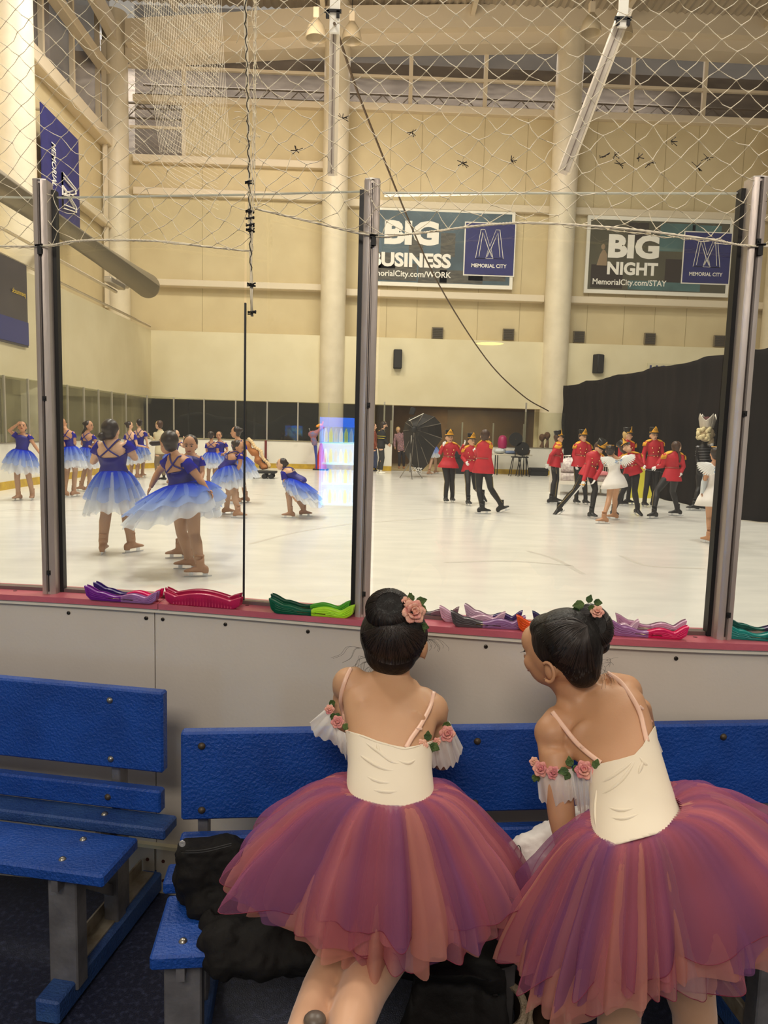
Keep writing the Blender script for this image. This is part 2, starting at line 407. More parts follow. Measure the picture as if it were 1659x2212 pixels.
# trusses of the neighbouring hall seen through the panes
t = MB()
zz0, zz1 = zt-.6, zwin_top
for k in range(3):
    zc = zt + .3 + k*.95; yy = WY+2.2+k*1.3
    for i in range(26):
        x0 = xl + i*1.35; t.tube([(x0, yy, zc-.32), (x0+.67, yy, zc+.32)], .035, 5); t.tube([(x0+.67, yy, zc+.32), (x0+1.35, yy, zc-.32)], .035, 5)
    t.tube([(xl, yy, zc-.32), (xr, yy, zc-.32)], .06, 5); t.tube([(xl, yy, zc+.32), (xr, yy, zc+.32)], .06, 5)
struct(t.build('trim_2', mat('truss_paint', (150, 140, 126), .5, emit=0), smooth=False))
struct(MB().box(((xl+xr)/2, WY+6.5, 15.5), (xr-xl+8, .2, 9)).build('wall_neighbour_hall', mat('neighbour_wall', (120, 112, 104), .7, c2=(156, 146, 134), scale=1.2, stretch=(1, 1, 5)), smooth=False))
MATS['window_pane'].node_tree.nodes['Principled BSDF'].inputs['Alpha'].default_value = .5

# horizontal trims / ledges (each row photographed at a different height)
def trim_row(n, xp0, xp1, y0, y1, depth=.35, name='trim_%d', m=None):
    p0 = AY(xp0, y0, WY-depth/2); p1 = AY(xp1, y0, WY-depth/2); q = AY(xp0, y1, WY-depth/2)
    h = p0.z-q.z; zc = (p0.z+q.z)/2
    return struct(MB().box(((p0.x+p1.x)/2, WY-depth/2+.05, zc), (p1.x-p0.x, depth, h), bev=.02).build(name % n, m or M_trim, smooth=False))
trim_row(3, 288, 702, 205, 219)
trim_row(4, 748, 1705, 221, 237)
trim_row(5, 288, 702, 334, 350)
trim_row(6, 288, 702, 404, 420, .3)
trim_row(7, 748, 1705, 430, 446, .3)
trim_row(8, 318, 702, 603, 617, .5)
trim_row(9, 748, 1175, 625, 640, .5)
trim_row(10, 1210, 1705, 640, 655, .5)
# round columns
def column(n, x, y, z1, r=.52, z0=0):
    o = MB().lathe([(r, z0), (r, z1-.5), (r+.01, z1-.5), (r+.01, z1-.42), (r, z1-.42), (r, z1)], (x, y, 0), 40).build('column', M_col)
    return o
cols = [(xcol(724, 500)+.0, WY-.75, 19.6, .53, 'round cream column behind the glass, left of the BIG BUSINESS sign'),
        (xcol(1201, 500)+.05, WY-.75, 19.6, .55, 'round cream column between the two BIG signs'),
        (xcol(262, 400)-.0, WY-.6, 18.2, .5, 'round cream column in the far left corner of the hall'),
        (xcol(1672, 500), WY-.75, 19.6, .55, 'round cream column at the right edge of the photo'),
        (-9.78, 21.3, 22, .60, 'nearest round cream column, at the left edge of the photo')]
for k, (x, y, z1, r, lb) in enumerate(cols):
    tag(column(k, x, y, z1, r), lb, 'column', 'round building columns')
# pipe beside the corner column
p = AY(229, 88, WY-1.35); q = AY(233, 665, WY-1.35)
tag(MB().tube([(p.x-.1, WY-1.35, p.z), (p.x-.1, WY-1.35, q.z)], .1, 12).build('downpipe', M_trim), 'slim cream pipe running down beside the corner column', 'pipe')

# left wall (upper, set back) and left lower band
LXU = -10.9; LXB = -9.05
def zl(x, y, X): return AX(x, y, X).z
z13 = zl(150, 232, LXU); z_a = zl(75, 158, LXU)
b = MB(); b.box((LXU-.1, 17, (5+z13)/2), (.2, 32, z13-5)); struct(b.build('wall_left', M_wall, smooth=False))
zlb0 = zbandlo; zlb1 = zband
struct(MB().box((LXB-.9, 16.5, (zlb0+zlb1)/2), (1.8, 31.4, zlb1-zlb0)).build('wall_left_band', M_wall2, smooth=False))
struct(MB().box((LXB-.5, 16.5, zlb0/2), (.1, 31.4, zlb0)).build('wall_left_lower', mat('left_lower_wall_shaded', (176, 166, 132), .7, c2=(150, 140, 110), scale=.9), smooth=False))  # darker beige: shade under the band put into the colour
t = MB(); t.box((LXU-.12, 17, (z13+22)/2), (.04, 32, 22-z13)); wl = struct(t.build('window_4', M_win, smooth=False))
t = MB()
for yy in (31.2, 28.6, 26.0, 23.4, 20.8): t.box((LXU, yy, (z13+20)/2), (.16, .16, 20-z13))
t.build('window_frame', M_trim, wl, smooth=False)
t = MB(); t.box((LXU+.2, 17, z13+.1), (.5, 31, .5), bev=.03); struct(t.build('trim_11', M_trim, smooth=False))
zz = zl(190, 112, LXU); t = MB(); t.box((LXU+.2, 17, zz), (.4, 31, .38), bev=.03); struct(t.build('trim_12', M_trim, smooth=False))
zz = zl(130, 425, LXU); t = MB(); t.box((LXU+.2, 17, zl(190, 460, LXU)), (.35, 31, .3), bev=.03); struct(t.build('trim_13', M_trim, smooth=False))
struct(MB().box((-14, 17, 15), (.2, 34, 14)).build('wall_left_neighbour', MATS['neighbour_wall'], smooth=False))

# roof: fascia beams and corrugated deck
b = MB()
def fascia(xp0, yt0, yb0, xp1, yt1, yb1, Y, dy):
    a0 = AY(xp0, yt0, Y); a1 = AY(xp0, yb0, Y); c0 = AY(xp1, yt1, Y); c1 = AY(xp1, yb1, Y)
    vs = [a0, a1, c1, c0] + [p + V(0, dy, 0) for p in (a0, a1, c1, c0)]
    b.add(vs, [(0, 1, 2, 3), (7, 6, 5, 4), (0, 4, 5, 1), (1, 5, 6, 2), (2, 6, 7, 3), (3, 7, 4, 0)])
fascia(270, 40, 92, 720, 12, 62, WY-1.3, .5); fascia(720, 12, 62, 1230, 6, 56, WY-1.3, .5); fascia(1230, 6, 56, 1760, 28, 84, WY-1.3, .5)
fascia(270, 92, 124, 720, 64, 100, WY-.9, .9); fascia(720, 64, 100, 1230, 58, 92, WY-.9, .9); fascia(1230, 58, 92, 1760, 86, 122, WY-.9, .9)
struct(b.build('trim_14', M_trim, smooth=False))
t = MB()
zc_ = 18.75
def roof(u, v):
    x = -14 + u*40; y = 14 + v*18.2
    return V(x, y, zc_ + abs(((u*260) % 2)-1)*.09 + (y-32)*-.03)
t.grid(roof, 520, 1); struct(t.build('ceiling', mat('roof_deck', (176, 164, 144), .6), smooth=False))
t = MB()
for xx in (-8, -2, 4, 10, 16): t.box((xx, 24, zc_-.25), (.18, 16, .3))
struct(t.build('trim_15', M_trim, smooth=False))
fx = MB(); p0 = V(LXU+.4, 18, 17.6)
fx.bar((LXU+.5, 20, zl(140, 20, LXU+.5)+3.0), (LXU+.5, WY-1, AY(225, 85, WY-1).z+.3), .3, .7); struct(fx.build('trim_16', M_trim, smooth=False))

# duct along the left wall
def duct():
    a0 = V(-8.2, 12, 6.85); a1 = V(-8.2, 28.4, 6.85); r = .45
    d = MB(); d.tube([a0, a1], r, 36, caps=False)
    prof = [(r, 0), (r*.97, .12), (r*.8, .26), (r*.45, .34), (.01, .36)]
    M = Matrix.Rotation(-math.pi/2, 3, 'X'); d.lathe(prof, a1, 36, M)
    pass
    return tag(d.build('air_duct', mat('duct_metal', (132, 122, 102), .5, .25)), 'large round grey air duct running along the left wall', 'duct')
duct()
t = MB(); q = AY(248, 612, 27.0)
t.box(q, (.28, 1.5, .2), Matrix.Rotation(0.0, 3, 'Z'), bev=.03); t.box(q+V(0, .9, .25), (.35, .5, .45), bev=.05)
tag(t.build('wall_light_fixture', M_steel), 'long grey light fixture hanging under the end of the round duct', 'lamp')
t = MB(); t.tube([(LXB+.05, 10, zlb1+.12), (LXB+.05, 31.5, zlb1+.12)], .05, 8); t.tube([(LXB-.02, 12, zl(90, 540, LXB)), (LXB-.02, 27.5, zl(90, 540, LXB))], .06, 8)
tag(t.build('wall_pipe', M_trim), 'thin cream pipes running along the left wall below the duct', 'pipe')

# banners and signs
M_navy = mat('banner_navy', (42, 44, 112), .6, c2=(38, 40, 102), scale=3)
M_white = mat('sign_white', (240, 236, 224), .6)
M_inkw = mat('sign_letter_white', (246, 242, 232), .6)
def lozenge_logo(o, ax, ay, s, depth=.02, wd=.012):
    """the double-line M mark: two slanted bars meeting low in the middle"""
    t = MB(); n = Vector(ax).cross(Vector(ay)).normalized()
    def P(x, y): return Vector(o) + Vector(ax)*x*s + Vector(ay)*y*s + n*depth
    L = [[(-.5, 0), (-.34, 1), (-.2, 1), (.0, .42), (.2, 1), (.34, 1), (.5, 0), (.14, 0), (.0, .3), (-.14, 0), (-.5, 0)],
         [(-.38, .06), (-.27, .9), (-.05, .33), (-.12, .06)], [(.38, .06), (.27, .9), (.05, .33), (.12, .06)],
         [(-.27, .9), (.08, .06)], [(.27, .9), (-.08, .06)], [(-.5, 0), (.5, 0)]]
    for l in L:
        for a, c in zip(l, l[1:]): t.bar(P(*a), P(*c), wd, wd*.6)
    return t
def sign(name, tl, tr, bl, br, Y, label, big, sub, url, scene_i):
    p = [AY(*q, Y) for q in (tl, tr, bl, br)]
    x0 = (p[0].x+p[2].x)/2; x1 = (p[1].x+p[3].x)/2; z1 = (p[0].z+p[1].z)/2; z0 = (p[2].z+p[3].z)/2
    W = x1-x0; H = z1-z0; s_ = empty(name, ((x0+x1)/2, Y, z0), label, 'sign', 'advertising signs on the far wall')
    X = V(1, 0, 0); Z = V(0, 0, 1); c = V((x0+x1)/2, Y, (z0+z1)/2)
    MB().box(c, (W, .12, H)).build('sign_board', M_white, s_, smooth=False)
    yb = Y-.065
    # printed picture: city blocks or hotel lobby as flat colour fields
    if scene_i == 0:
        MB().box((c.x, yb, c.z), (W*.955, .01, H*.90)).build('picture_field', mat('picture_teal', (82, 104, 116), .5, c2=(58, 76, 86), scale=.7), s_, smooth=False)
        t = MB()
        for (fx, fz, fw, fh) in ((.16, .16, .30, .22), (.42, .2, .20, .34), (.30, .48, .10, .26), (.62, .12, .30, .16), (.80, .18, .26, .2), (.52, .52, .10, .3), (.1, .3, .12, .2)):
            t.box((x0+W*fx+W*.02, yb-.006, z0+H*fz+.06), (W*fw, .006, H*fh))
        t.build('city_picture', mat('picture_city', (92, 88, 76), .5, c2=(60, 58, 52), scale=3, stretch=(1, 1, 4)), s_, smooth=False)
    else:
        MB().box((c.x, yb, c.z), (W*.955, .01, H*.90)).build('picture_field', mat('picture_olive', (92, 88, 68), .5, c2=(78, 74, 58), scale=.7), s_, smooth=False)
        t = MB()
        t.box((x0+W*.62, yb-.006, z0+H*.75), (W*.24, .006, H*.36)); t.box((x0+W*.82, yb-.006, z0+H*.62), (W*.20, .006, H*.6)); t.box((x0+W*.55, yb-.006, z0+H*.12), (W*.5, .006, H*.12))
        t.build('wall_picture', mat('picture_teal2', (84, 118, 118), .5, c2=(70, 98, 98), scale=1), s_, smooth=False)
        for (fx, fz, fw, fh) in ((.15, .22, .22, .3), (.35, .8, .14, .25), (.62, .32, .14, .3)): MB().box((x0+W*fx, yb-.007, z0+H*fz), (W*fw, .006, H*fh)).build('desk_picture', mat('picture_dark', (52, 42, 34), .5), s_, smooth=False)
        t = MB(); t.ball((x0+W*.115, yb-.012, z0+H*.60), (.09, .01, .12)); t.loft([((x0+W*.11, yb-.012, z0+H*.36), (.22, 0, 0), (0, .006, 0)), ((x0+W*.12, yb-.012, z0+H*.50), (.16, 0, 0), (0, .006, 0)), ((x0+W*.12, yb-.012, z0+H*.56), (.05, 0, 0), (0, .006, 0))], 12)
        t.build('clerk_picture', mat('picture_skin', (150, 128, 100), .5), s_)
    # words
    def put(txt, u, v, h, wd, nm, bold):
        text_mb(txt, H*h, (x0+W*u, Y-.08, z0+H*v), X, Z, 0.0, bold, width=W*wd).build(nm, M_inkw, s_, smooth=False)
    if scene_i == 0:
        put('BIG', .10, .52, .31, .375, 'headline_letters', .05); put('BUSINESS', .01, .24, .185, .555, 'headline_letters', .04); put(url, -.03, .095, .10, .60, 'address_letters', .015)
    else:
        put('BIG', .15, .46, .31, .35, 'headline_letters', .05); put('NIGHT', .15, .245, .17, .35, 'headline_letters', .04); put(url, .055, .09, .10, .51, 'address_letters', .015)
    lx = x0+W*.83 if scene_i == 0 else x0+W*.832; lz = z0+H*.50 if scene_i == 0 else z0+H*.50
    lw = W*(.34 if scene_i == 0 else .32); lh = H*.65
    MB().box((lx, Y-.075, lz), (lw+.1, .02, lh+.1)).build('logo_border', M_white, s_, smooth=False)
    MB().box((lx, Y-.09, lz), (lw, .02, lh)).build('logo_panel', M_navy, s_, smooth=False)
    g = lozenge_logo((lx, Y-.1, lz-lh*.18), X, Z, lh*.56, .01, .02); g.build('logo_mark', M_inkw, s_, smooth=False)
    text_mb('MEMORIAL CITY', lh*.075, (lx, Y-.105, lz-lh*.36), X, Z, .0, .02, 'CENTER', width=lw*.72).build('logo_letters', M_inkw, s_, smooth=False)
    return s_
sign('wall_sign', (800, 443), (1113, 458), (797, 614), (1106, 628), WY-.15, 'BIG BUSINESS advertising sign with a city picture on the far wall', 'BIG', 'BUSINESS', 'MemorialCity.com/WORK', 0)
sign('wall_sign', (1268, 464), (1582, 478), (1262, 632), (1572, 644), WY-.15, 'BIG NIGHT advertising sign with a hotel picture on the far wall', 'BIG', 'NIGHT', 'MemorialCity.com/STAY', 1)
# the long navy banner on the left wall
Xb = LXU+.62
def LB(x, y): q = AX(x, y, Xb); return q
a = LB(86, 205); c_ = LB(172, 490); zt_ = a.z; zb_ = LB(172, 500).z; y0 = a.y; y1 = c_.y
bn = empty('banner', (Xb, (y0+y1)/2, zb_), 'long navy banner with a white line logo hanging on the left wall', 'banner')
MB().box((Xb, (y0+y1)/2, (zt_+zb_)/2-.2), (.03, y1-y0, zt_-zb_)).build('cloth', M_navy, bn, smooth=False)
for fy in (.1, .9): MB().box(((Xb+LXU)/2, y0+(y1-y0)*fy, zt_-.3), (Xb-LXU, .06, .06)).build('bracket', M_steel, bn, smooth=False)
text_mb('MEMORIAL CITY', .34, (Xb+.03, y0+(y1-y0)*.22, zt_-.34*(zt_-zb_)), V(0, 0, -1), V(0, 1, 0), .02, .01, width=.62*(zt_-zb_)).build('banner_letters', M_inkw, bn, smooth=False)
lozenge_logo((Xb+.03, y0+(y1-y0)*.48, zt_-.72*(zt_-zb_)), V(0, 0, -1), V(0, 1, 0), 1.15, .03, .045).build('banner_logo', M_inkw, bn, smooth=False)
# small dark sign at the left edge
Xs = LXB+.02
a = AX(0, 556, Xs); c_ = AX(52, 572, Xs); d_ = AX(52, 750, Xs)
sg = empty('scoreboard_sign', (Xs, (a.y+c_.y)/2, d_.z), 'dark blue sign with small yellow letters at the left edge', 'sign')
MB().box((Xs+.03, c_.y-1.5, (c_.z+d_.z)/2), (.06, 3.0, c_.z-d_.z)).build('sign_board', mat('sign_slate', (46, 46, 62), .35, c2=(60, 58, 70), scale=1), sg, smooth=False)
MB().box((Xs+.065, c_.y-1.5, d_.z+.35), (.02, 3.0, .6)).build('lower_strip', mat('sign_blue', (34, 48, 120), .4), sg, smooth=False)
text_mb('pennuck', .16, (Xs+.07, c_.y-.15, AX(35, 640, Xs).z), V(0, -1, 0), V(0, 0, 1), -.015, .02, width=.75).build('sign_letters', mat('letter_yellow', (206, 176, 60), .5), sg, smooth=False)
# square vents, speakers, HOME sign
for k, (x, y) in enumerate(((945, 720), (1098, 723), (1250, 728), (1403, 732), (1553, 737))):
    q = AY(x, y, WY-.08); v_ = empty('wall_vent', (q.x, WY-.05, q.z-.2), ('first', 'second', 'third', 'fourth', 'fifth')[k]+' from the left of the square dark vents in a row on the far wall', 'vent', 'square wall vents')
    MB().box((q.x, WY-.1, q.z), (.5, .1, .5), bev=.01).build('frame', mat('vent_frame', (120, 108, 84), .5), v_, smooth=False)
    t = MB()
    for i in range(6): t.box((q.x, WY-.16, q.z-.19+i*.075), (.42, .04, .045))
    t.build('grille', mat('vent_dark', (66, 58, 48), .5), v_, smooth=False)
for (x, y, lb, rz) in ((859, 776, 'black wall speaker below the BIG BUSINESS sign', 0), (1292, 786, 'black wall speaker above the black curtain, left of the hidden HOME sign', .5)):
    q = AY(x, y, WY-.9); s_ = empty('wall_speaker', (q.x, WY-.8, q.z-.4), lb, 'speaker', 'wall speakers')
    Mz = Matrix.Rotation(rz, 3, 'Z')
    MB().box(q, (.36, .34, .8), Mz, bev=.03).build('cabinet', M_black, s_)
    MB().box(q+Mz @ V(0, -.18, 0), (.3, .02, .72), Mz).build('grille', mat('speaker_grille', (40, 38, 36), .7), s_, smooth=False)
    t = MB(); t.bar(q+V(.1, .1, .2), q+V(.1, .5, .2), .06)
    t.build('bracket', M_black, s_, smooth=False)
q = AY(1401, 792, WY-.85); hs = empty('home_sign', (q.x+1, WY-.83, q.z-.4), 'HOME letters on the far wall partly hidden by the black curtain', 'sign')
MB().box((q.x+.85, WY-.83, q.z-.1), (1.8, .03, .5)).build('sign_board', mat('home_board', (214, 205, 170), .6), hs, smooth=False)
text_mb('HOME', .34, (q.x+.05, WY-.85, q.z-.27), V(1, 0, 0), V(0, 0, 1), .0, .03, width=1.55).build('letters', mat('home_blue', (60, 64, 110), .6), hs, smooth=False)
# high bay lamps
for k, (x, y, ly, lb) in enumerate(((683, 62, 26, 'bell lamp hanging left of the middle column'), (760, 68, 27, 'bell lamp hanging right of the middle column'), (1277, 50, 26, 'bell lamp hanging right of the right column'), (1346, 58, 27, 'bell lamp hanging behind the slanted strut'))):
    q = AY(x, y, ly); l_ = empty('high_bay_lamp', (q.x, q.y, q.z-.4), lb, 'lamp', 'high bay lamps under the roof')
    MB().lathe([(.06, .3), (.12, .28), (.28, .05), (.34, -.2), (.36, -.32), (.33, -.32), (.25, .02), (.1, .24)], q, 24).build('reflector', mat('lamp_reflector', (205, 190, 160), .3, 0, alpha=.75), l_)
    MB().box(q+V(0, 0, .48), (.2, .2, .34), bev=.02).build('ballast', M_trim, l_, smooth=False)
    MB().tube([q+V(0, 0, .6), q+V(0, 0, 3.0)], .012, 6).build('cord', M_black, l_)
    MB().tube([q+V(0, 0, .16), q+V(0, 0, .34)], .07, 10).build('socket', M_black, l_)
# ================================================================= RINK BOARDS, GLASS, NET
NP = crom([(-3.0, 2.74, 0), (-2.2, 2.70, 0), (-1.3, 2.615, 0), (-.725, 2.523, 0), (-.274, 2.42, 0), (.188, 2.305, 0), (.621, 2.215, 0), (.946, 2.17, 0), (1.269, 2.15, 0), (1.9, 2.13, 0), (2.8, 2.12, 0)], 10)
NX = [p.x for p in NP]; NY = [p.y for p in NP]
def FY(x): return float(np.interp(x, NX, NY))
def ribbon(x0, x1, d0, d1, z0, z1, n=40):
    """a strip that follows the curve of the boards, between offsets d0..d1 and heights z0..z1"""
    secs = []
    b = MB(); vs = []; 
    for i in range(n+1):
        x = x0+(x1-x0)*i/n; y = FY(x); vs += [V(x, y+d0, z0), V(x, y+d0, z1), V(x, y+d1, z1), V(x, y+d1, z0)]
    fs = [(i*4+k, i*4+(k+1) % 4, (i+1)*4+(k+1) % 4, (i+1)*4+k) for i in range(n) for k in range(4)] + [(3, 2, 1, 0), (4*n, 4*n+1, 4*n+2, 4*n+3)]
    return b.add(vs, fs)
XJ = -.718
db = empty('dasher_board', (0, FY(0)+.08, 0), 'curved beige dasher board with a pink ledge between the benches and the ice', 'rink board')
db['kind'] = 'structure'; del db['category']
ribbon(-3, XJ-.0015, .02, .12, .0, 1.045).build('panel', M_panel, db)
ribbon(XJ+.0015, 2.8, .02, .12, .0, 1.045).build('panel', M_panel, db)
ribbon(-3, 2.8, .06, .16, .0, 1.03).build('core', mat('board_core', (40, 36, 34), .8), db)
ribbon(-3, 2.8, .004, .12, 1.046, 1.06).build('white_edge', M_cap, db)
ribbon(-3, -.70, -.004, .175, 1.06, 1.08).build('pink_ledge', M_pink, db)
ribbon(-.698, 2.8, -.004, .175, 1.06, 1.08).build('pink_ledge', M_pink, db)
ribbon(-3, XJ-.004, .004, .03, .0, .17).build('kick_plate', mat('kick_beige', (196, 188, 172), .4, c2=(168, 160, 146), scale=5), db)
ribbon(XJ+.004, 2.8, .004, .03, .0, .17).build('kick_plate', MATS['kick_beige'], db)
ribbon(-3, 2.8, .0, .03, .171, .184).build('kick_edge', mat('kick_edge_cream', (226, 216, 180), .5), db)
ribbon(-3, 2.8, .081, .115, 1.08, 1.092).build('glass_channel', mat('channel_grey', (120, 104, 100), .4, .5), db)
M_screw = mat('screw_steel', (70, 64, 58), .35, .8)
for k, x in enumerate(list(np.arange(-2.2, 2.4, .29))+[XJ-.03, XJ+.03]):
    y = FY(x); q = V(x, y+.02, 1.02); t = MB(); M = Matrix.Rotation(math.pi/2, 3, 'X')
    t.lathe([(.0065, 0), (.0065, .003), (.004, .004), (.0035, .002), (0, .002)], q, 12, M); t.build('screw', M_screw, db)
    if k < 16: t = MB().lathe([(.007, 0), (.007, .001), (0, .001)], V(x+.07, y+.05, 1.0802), 10); t.build('screw_hole', mat('hole_dark', (110, 52, 60), .6), db)
for x in (XJ-.03, XJ+.03):
    for z in (.05, .125):
        q = V(x, FY(x)+.004, z); MB().lathe([(.0065, 0), (.0065, .002), (0, .0015)], q, 10, Matrix.Rotation(math.pi/2, 3, 'X')).build('screw_hole', MATS['hole_dark'] if False else mat('rust', (70, 30, 18), .7), db)

# posts
GL = .098
PX = [(-1.121, 2.515), (.011, 2.478), (1.142, 2.462)]
posts = []
for k, (x, zt_) in enumerate(PX):
    y = FY(x)+.058; lb = ['aluminium glass post at the left of the photo', 'aluminium glass post in the middle, left of the BIG BUSINESS sign', 'aluminium glass post at the right of the photo'][k]
    po = empty('glass_post', (x, y, 1.08), lb, 'post', 'aluminium posts holding the rink glass')
    w_ = .0255
    prof = [(-w_, .03), (-w_, -.008), (-w_*.92, -.018), (-w_*.6, -.024), (-.006, -.026), (-.004, -.020), (.004, -.020), (.006, -.026), (w_*.6, -.024), (w_*.92, -.018), (w_, -.008), (w_, .03)]
    MB().prism(prof, (x, y, 1.08), (1, 0, 0), (0, 1, 0), (0, 0, zt_-1.08)).build('extrusion', M_alu, po)
    MB().box((x, y-.0215, (1.08+zt_)/2), (.0035, .004, zt_-1.1)).build('groove', mat('groove_dark', (58, 48, 44), .6), po, smooth=False)
    MB().box((x-.032 if k < 2 else x-.031, y+.03, (1.08+zt_)/2-.01), (.015, .03, zt_-1.10)).build('gasket', M_rubber, po, smooth=False) if k != 0 else MB().box((x+.031, y+.03, (1.08+zt_)/2-.01), (.015, .03, zt_-1.10)).build('gasket', M_rubber, po, smooth=False)
    MB().prism([(-w_, .03), (-w_*.9, -.02), (0, -.027), (w_*.9, -.02), (w_, .03)], (x, y, zt_), (1, 0, 0), (0, 1, 0), (0, 0, .004)).build('end_cap', mat('post_cap', (190, 184, 176), .4, .6), po)
    for z in (1.16, 1.78, 2.28):
        t = MB(); t.box((x+.004, y-.026, z), (.012, .006, .016)); t.tube([(x+.004, y-.028, z), (x+.004, y-.033, z)], .004, 8); t.build('bolt_plate', M_black, po, smooth=False)
    posts.append(po)
def pane(x0, x1, z1a, z1b, lb):
    y0 = FY(x0)+GL; y1 = FY(x1)+GL; d = V(x1-x0, y1-y0, 0); n = V(-d.y, d.x, 0).normalized()*.006
    o = V(x0, y0, 1.082); L = d.length
    g = MB(); vs = [o, o+d, V(x1, y1, z1b), V(x0, y0, z1a)]
    g.add(vs, [(0, 1, 2, 3)])
    p = g.build('glass_sheet', M_glassN, smooth=False); tag(p, lb, 'glass pane', 'glass panes above the near boards')
    e = MB(); e.bar(V(x0, y0, z1a), V(x1, y1, z1b), .011, .004); e.build('top_edge', mat('glass_edge', (206, 206, 186), .3), p, smooth=False)
    return p
pane(-2.4, -1.145, 2.49, 2.475, 'glass pane left of the leftmost post')
pane(-1.095, -.412, 2.475, 2.468, 'glass pane between the left post and the black joint')
refl_pane = pane(-.404, -.02, 2.468, 2.462, 'narrow glass pane between the black joint and the middle post')
pane(.045, 1.11, 2.455, 2.435, 'wide glass pane between the middle and right posts')
pane(1.175, 2.5, 2.43, 2.40, 'glass pane right of the rightmost post')
tag(MB().box((-.408, FY(-.408)+GL, (1.082+2.1)/2), (.006, .012, 2.1-1.05)).build('glass_joint', M_rubber, smooth=False), 'thin black joint line between two glass panes', 'seal')

# far boards: left straight, corner, far side
def bpath():
    P = [V(-8.35, 4, 0), V(-8.35, 10, 0), V(-8.35, 16, 0), V(-8.35, 22, 0), V(-8.35, 25.4, 0)]
    r = 4.2
    for k in range(1, 13):
        a = math.pi - k/12*math.pi/2; P.append(V(-8.35+r+r*math.cos(a), 25.4+r*math.sin(a), 0))
    P.append(V(14, 29.6, 0)); return P
BP = bpath()
def along(P, step):
    out = []; acc = 0; nxt = 0
    for a, b in zip(P, P[1:]):
        L = (b-a).length
        while nxt <= acc+L: t = (nxt-acc)/L; out.append((a.lerp(b, t), (b-a).normalized())); nxt += step
        acc += L
    return out
def strip(P, off0, off1, z0, z1, m, name, parent=None):
    b = MB(); vs = []; n = len(P)
    for i, p in enumerate(P):
        d = (P[min(i+1, n-1)]-P[max(i-1, 0)]).normalized(); nn = V(-d.y, d.x, 0)
        for o_, z in ((off0, z0), (off0, z1), (off1, z1), (off1, z0)): vs.append(p+nn*o_+V(0, 0, z))
    fs = [(i*4+k, i*4+(k+1) % 4, (i+1)*4+(k+1) % 4, (i+1)*4+k) for i in range(n-1) for k in range(4)]+[(3, 2, 1, 0), (4*n-4, 4*n-3, 4*n-2, 4*n-1)]
    b.add(vs, fs); return b.build(name, m, parent, smooth=False)
gate0 = AY(847, 960, 29.6).x; gate1 = AY(965, 960, 29.6).x
def cutpath(x0, x1):
    return [V(x0, 29.6, 0), V(x1, 29.6, 0)]
PA = [p for p in BP[:-1]] + [V(gate0, 29.6, 0)]
PB = [V(gate1, 29.6, 0), V(14, 29.6, 0)]
for P in (PA, PB):
    s_ = struct(strip(P, 0, .1, ICE, 1.16, M_board, 'boards_far'))
    strip(P, -.015, .0, ICE, ICE+.19, M_kick, 'kick_plate', s_)
    strip(P, -.02, .12, 1.16, 1.18, mat('board_cap_dark', (120, 110, 96), .5), 'cap_rail', s_)
q = AY(720/1.0*0+574, 980, 29.6)
struct(MB().box((q.x, 29.585, .66), (.09, .03, 1.05)).build('trim_17', mat('line_red', (110, 28, 24), .5), smooth=False))
s_ = strip(PA, .04, .055, 1.18, 2.74, M_glassF, 'far_glass'); tag(s_, 'long row of glass panes on the far rink boards, left part', 'glass')
s_ = strip(PB, .04, .055, 1.18, 2.60, M_glassF, 'far_glass'); tag(s_, 'glass panes on the far rink boards behind the soldiers', 'glass')
cnt = 0
for (p, d) in along(PA, 1.23):
    if p.y < 12 or p.x > gate0-.5: continue
    t = MB().box(p+V(-d.y, d.x, 0)*.05+V(0, 0, 1.96), (.05, .05, 1.58)); o = t.build('far_glass_post', M_steel, smooth=False); cnt += 1
    tag(o, 'thin metal post of the glass row on the far boards', 'post', 'posts of the far glass row')
for (x, y0, y1, lb) in ((831, 868, 948, 'right of the middle glass post'), (845, 908, 957, 'just left of the open gate'), (849, 875, 955, 'at the left side of the open gate'), (999, 912, 962, 'behind the two left soldiers'), (1066, 914, 962, 'behind the tall soldier'), (1132, 916, 964, 'right of the party table'), (1137, 870, 962, 'tall one, right of the party table')):
    a = AY(x, y0, 29.7); c_ = V(0, 0, 1.18 if x not in (999, 1066) else 1.18)
    tag(MB().box((a.x, 29.7, (a.z+c_.z)/2), (.06, .05, a.z-c_.z)).build('far_glass_post', M_steel, smooth=False), 'short metal post on the far boards, '+lb, 'post')
# left lower wall: door outlines + notice
t = MB()
for yy in (18.5, 19.6, 21.4, 22.5): t.box((LXB-.44, yy, 1.25), (.03, .05, 2.5))
struct(t.build('door_1', mat('door_grey', (120, 112, 90), .6), smooth=False))
q = AX(64, 887, LXB-.40); tag(MB().box(q, (.02, .55, .36)).build('wall_notice', M_white, smooth=False), 'small white notice on the left wall behind the glass', 'notice')

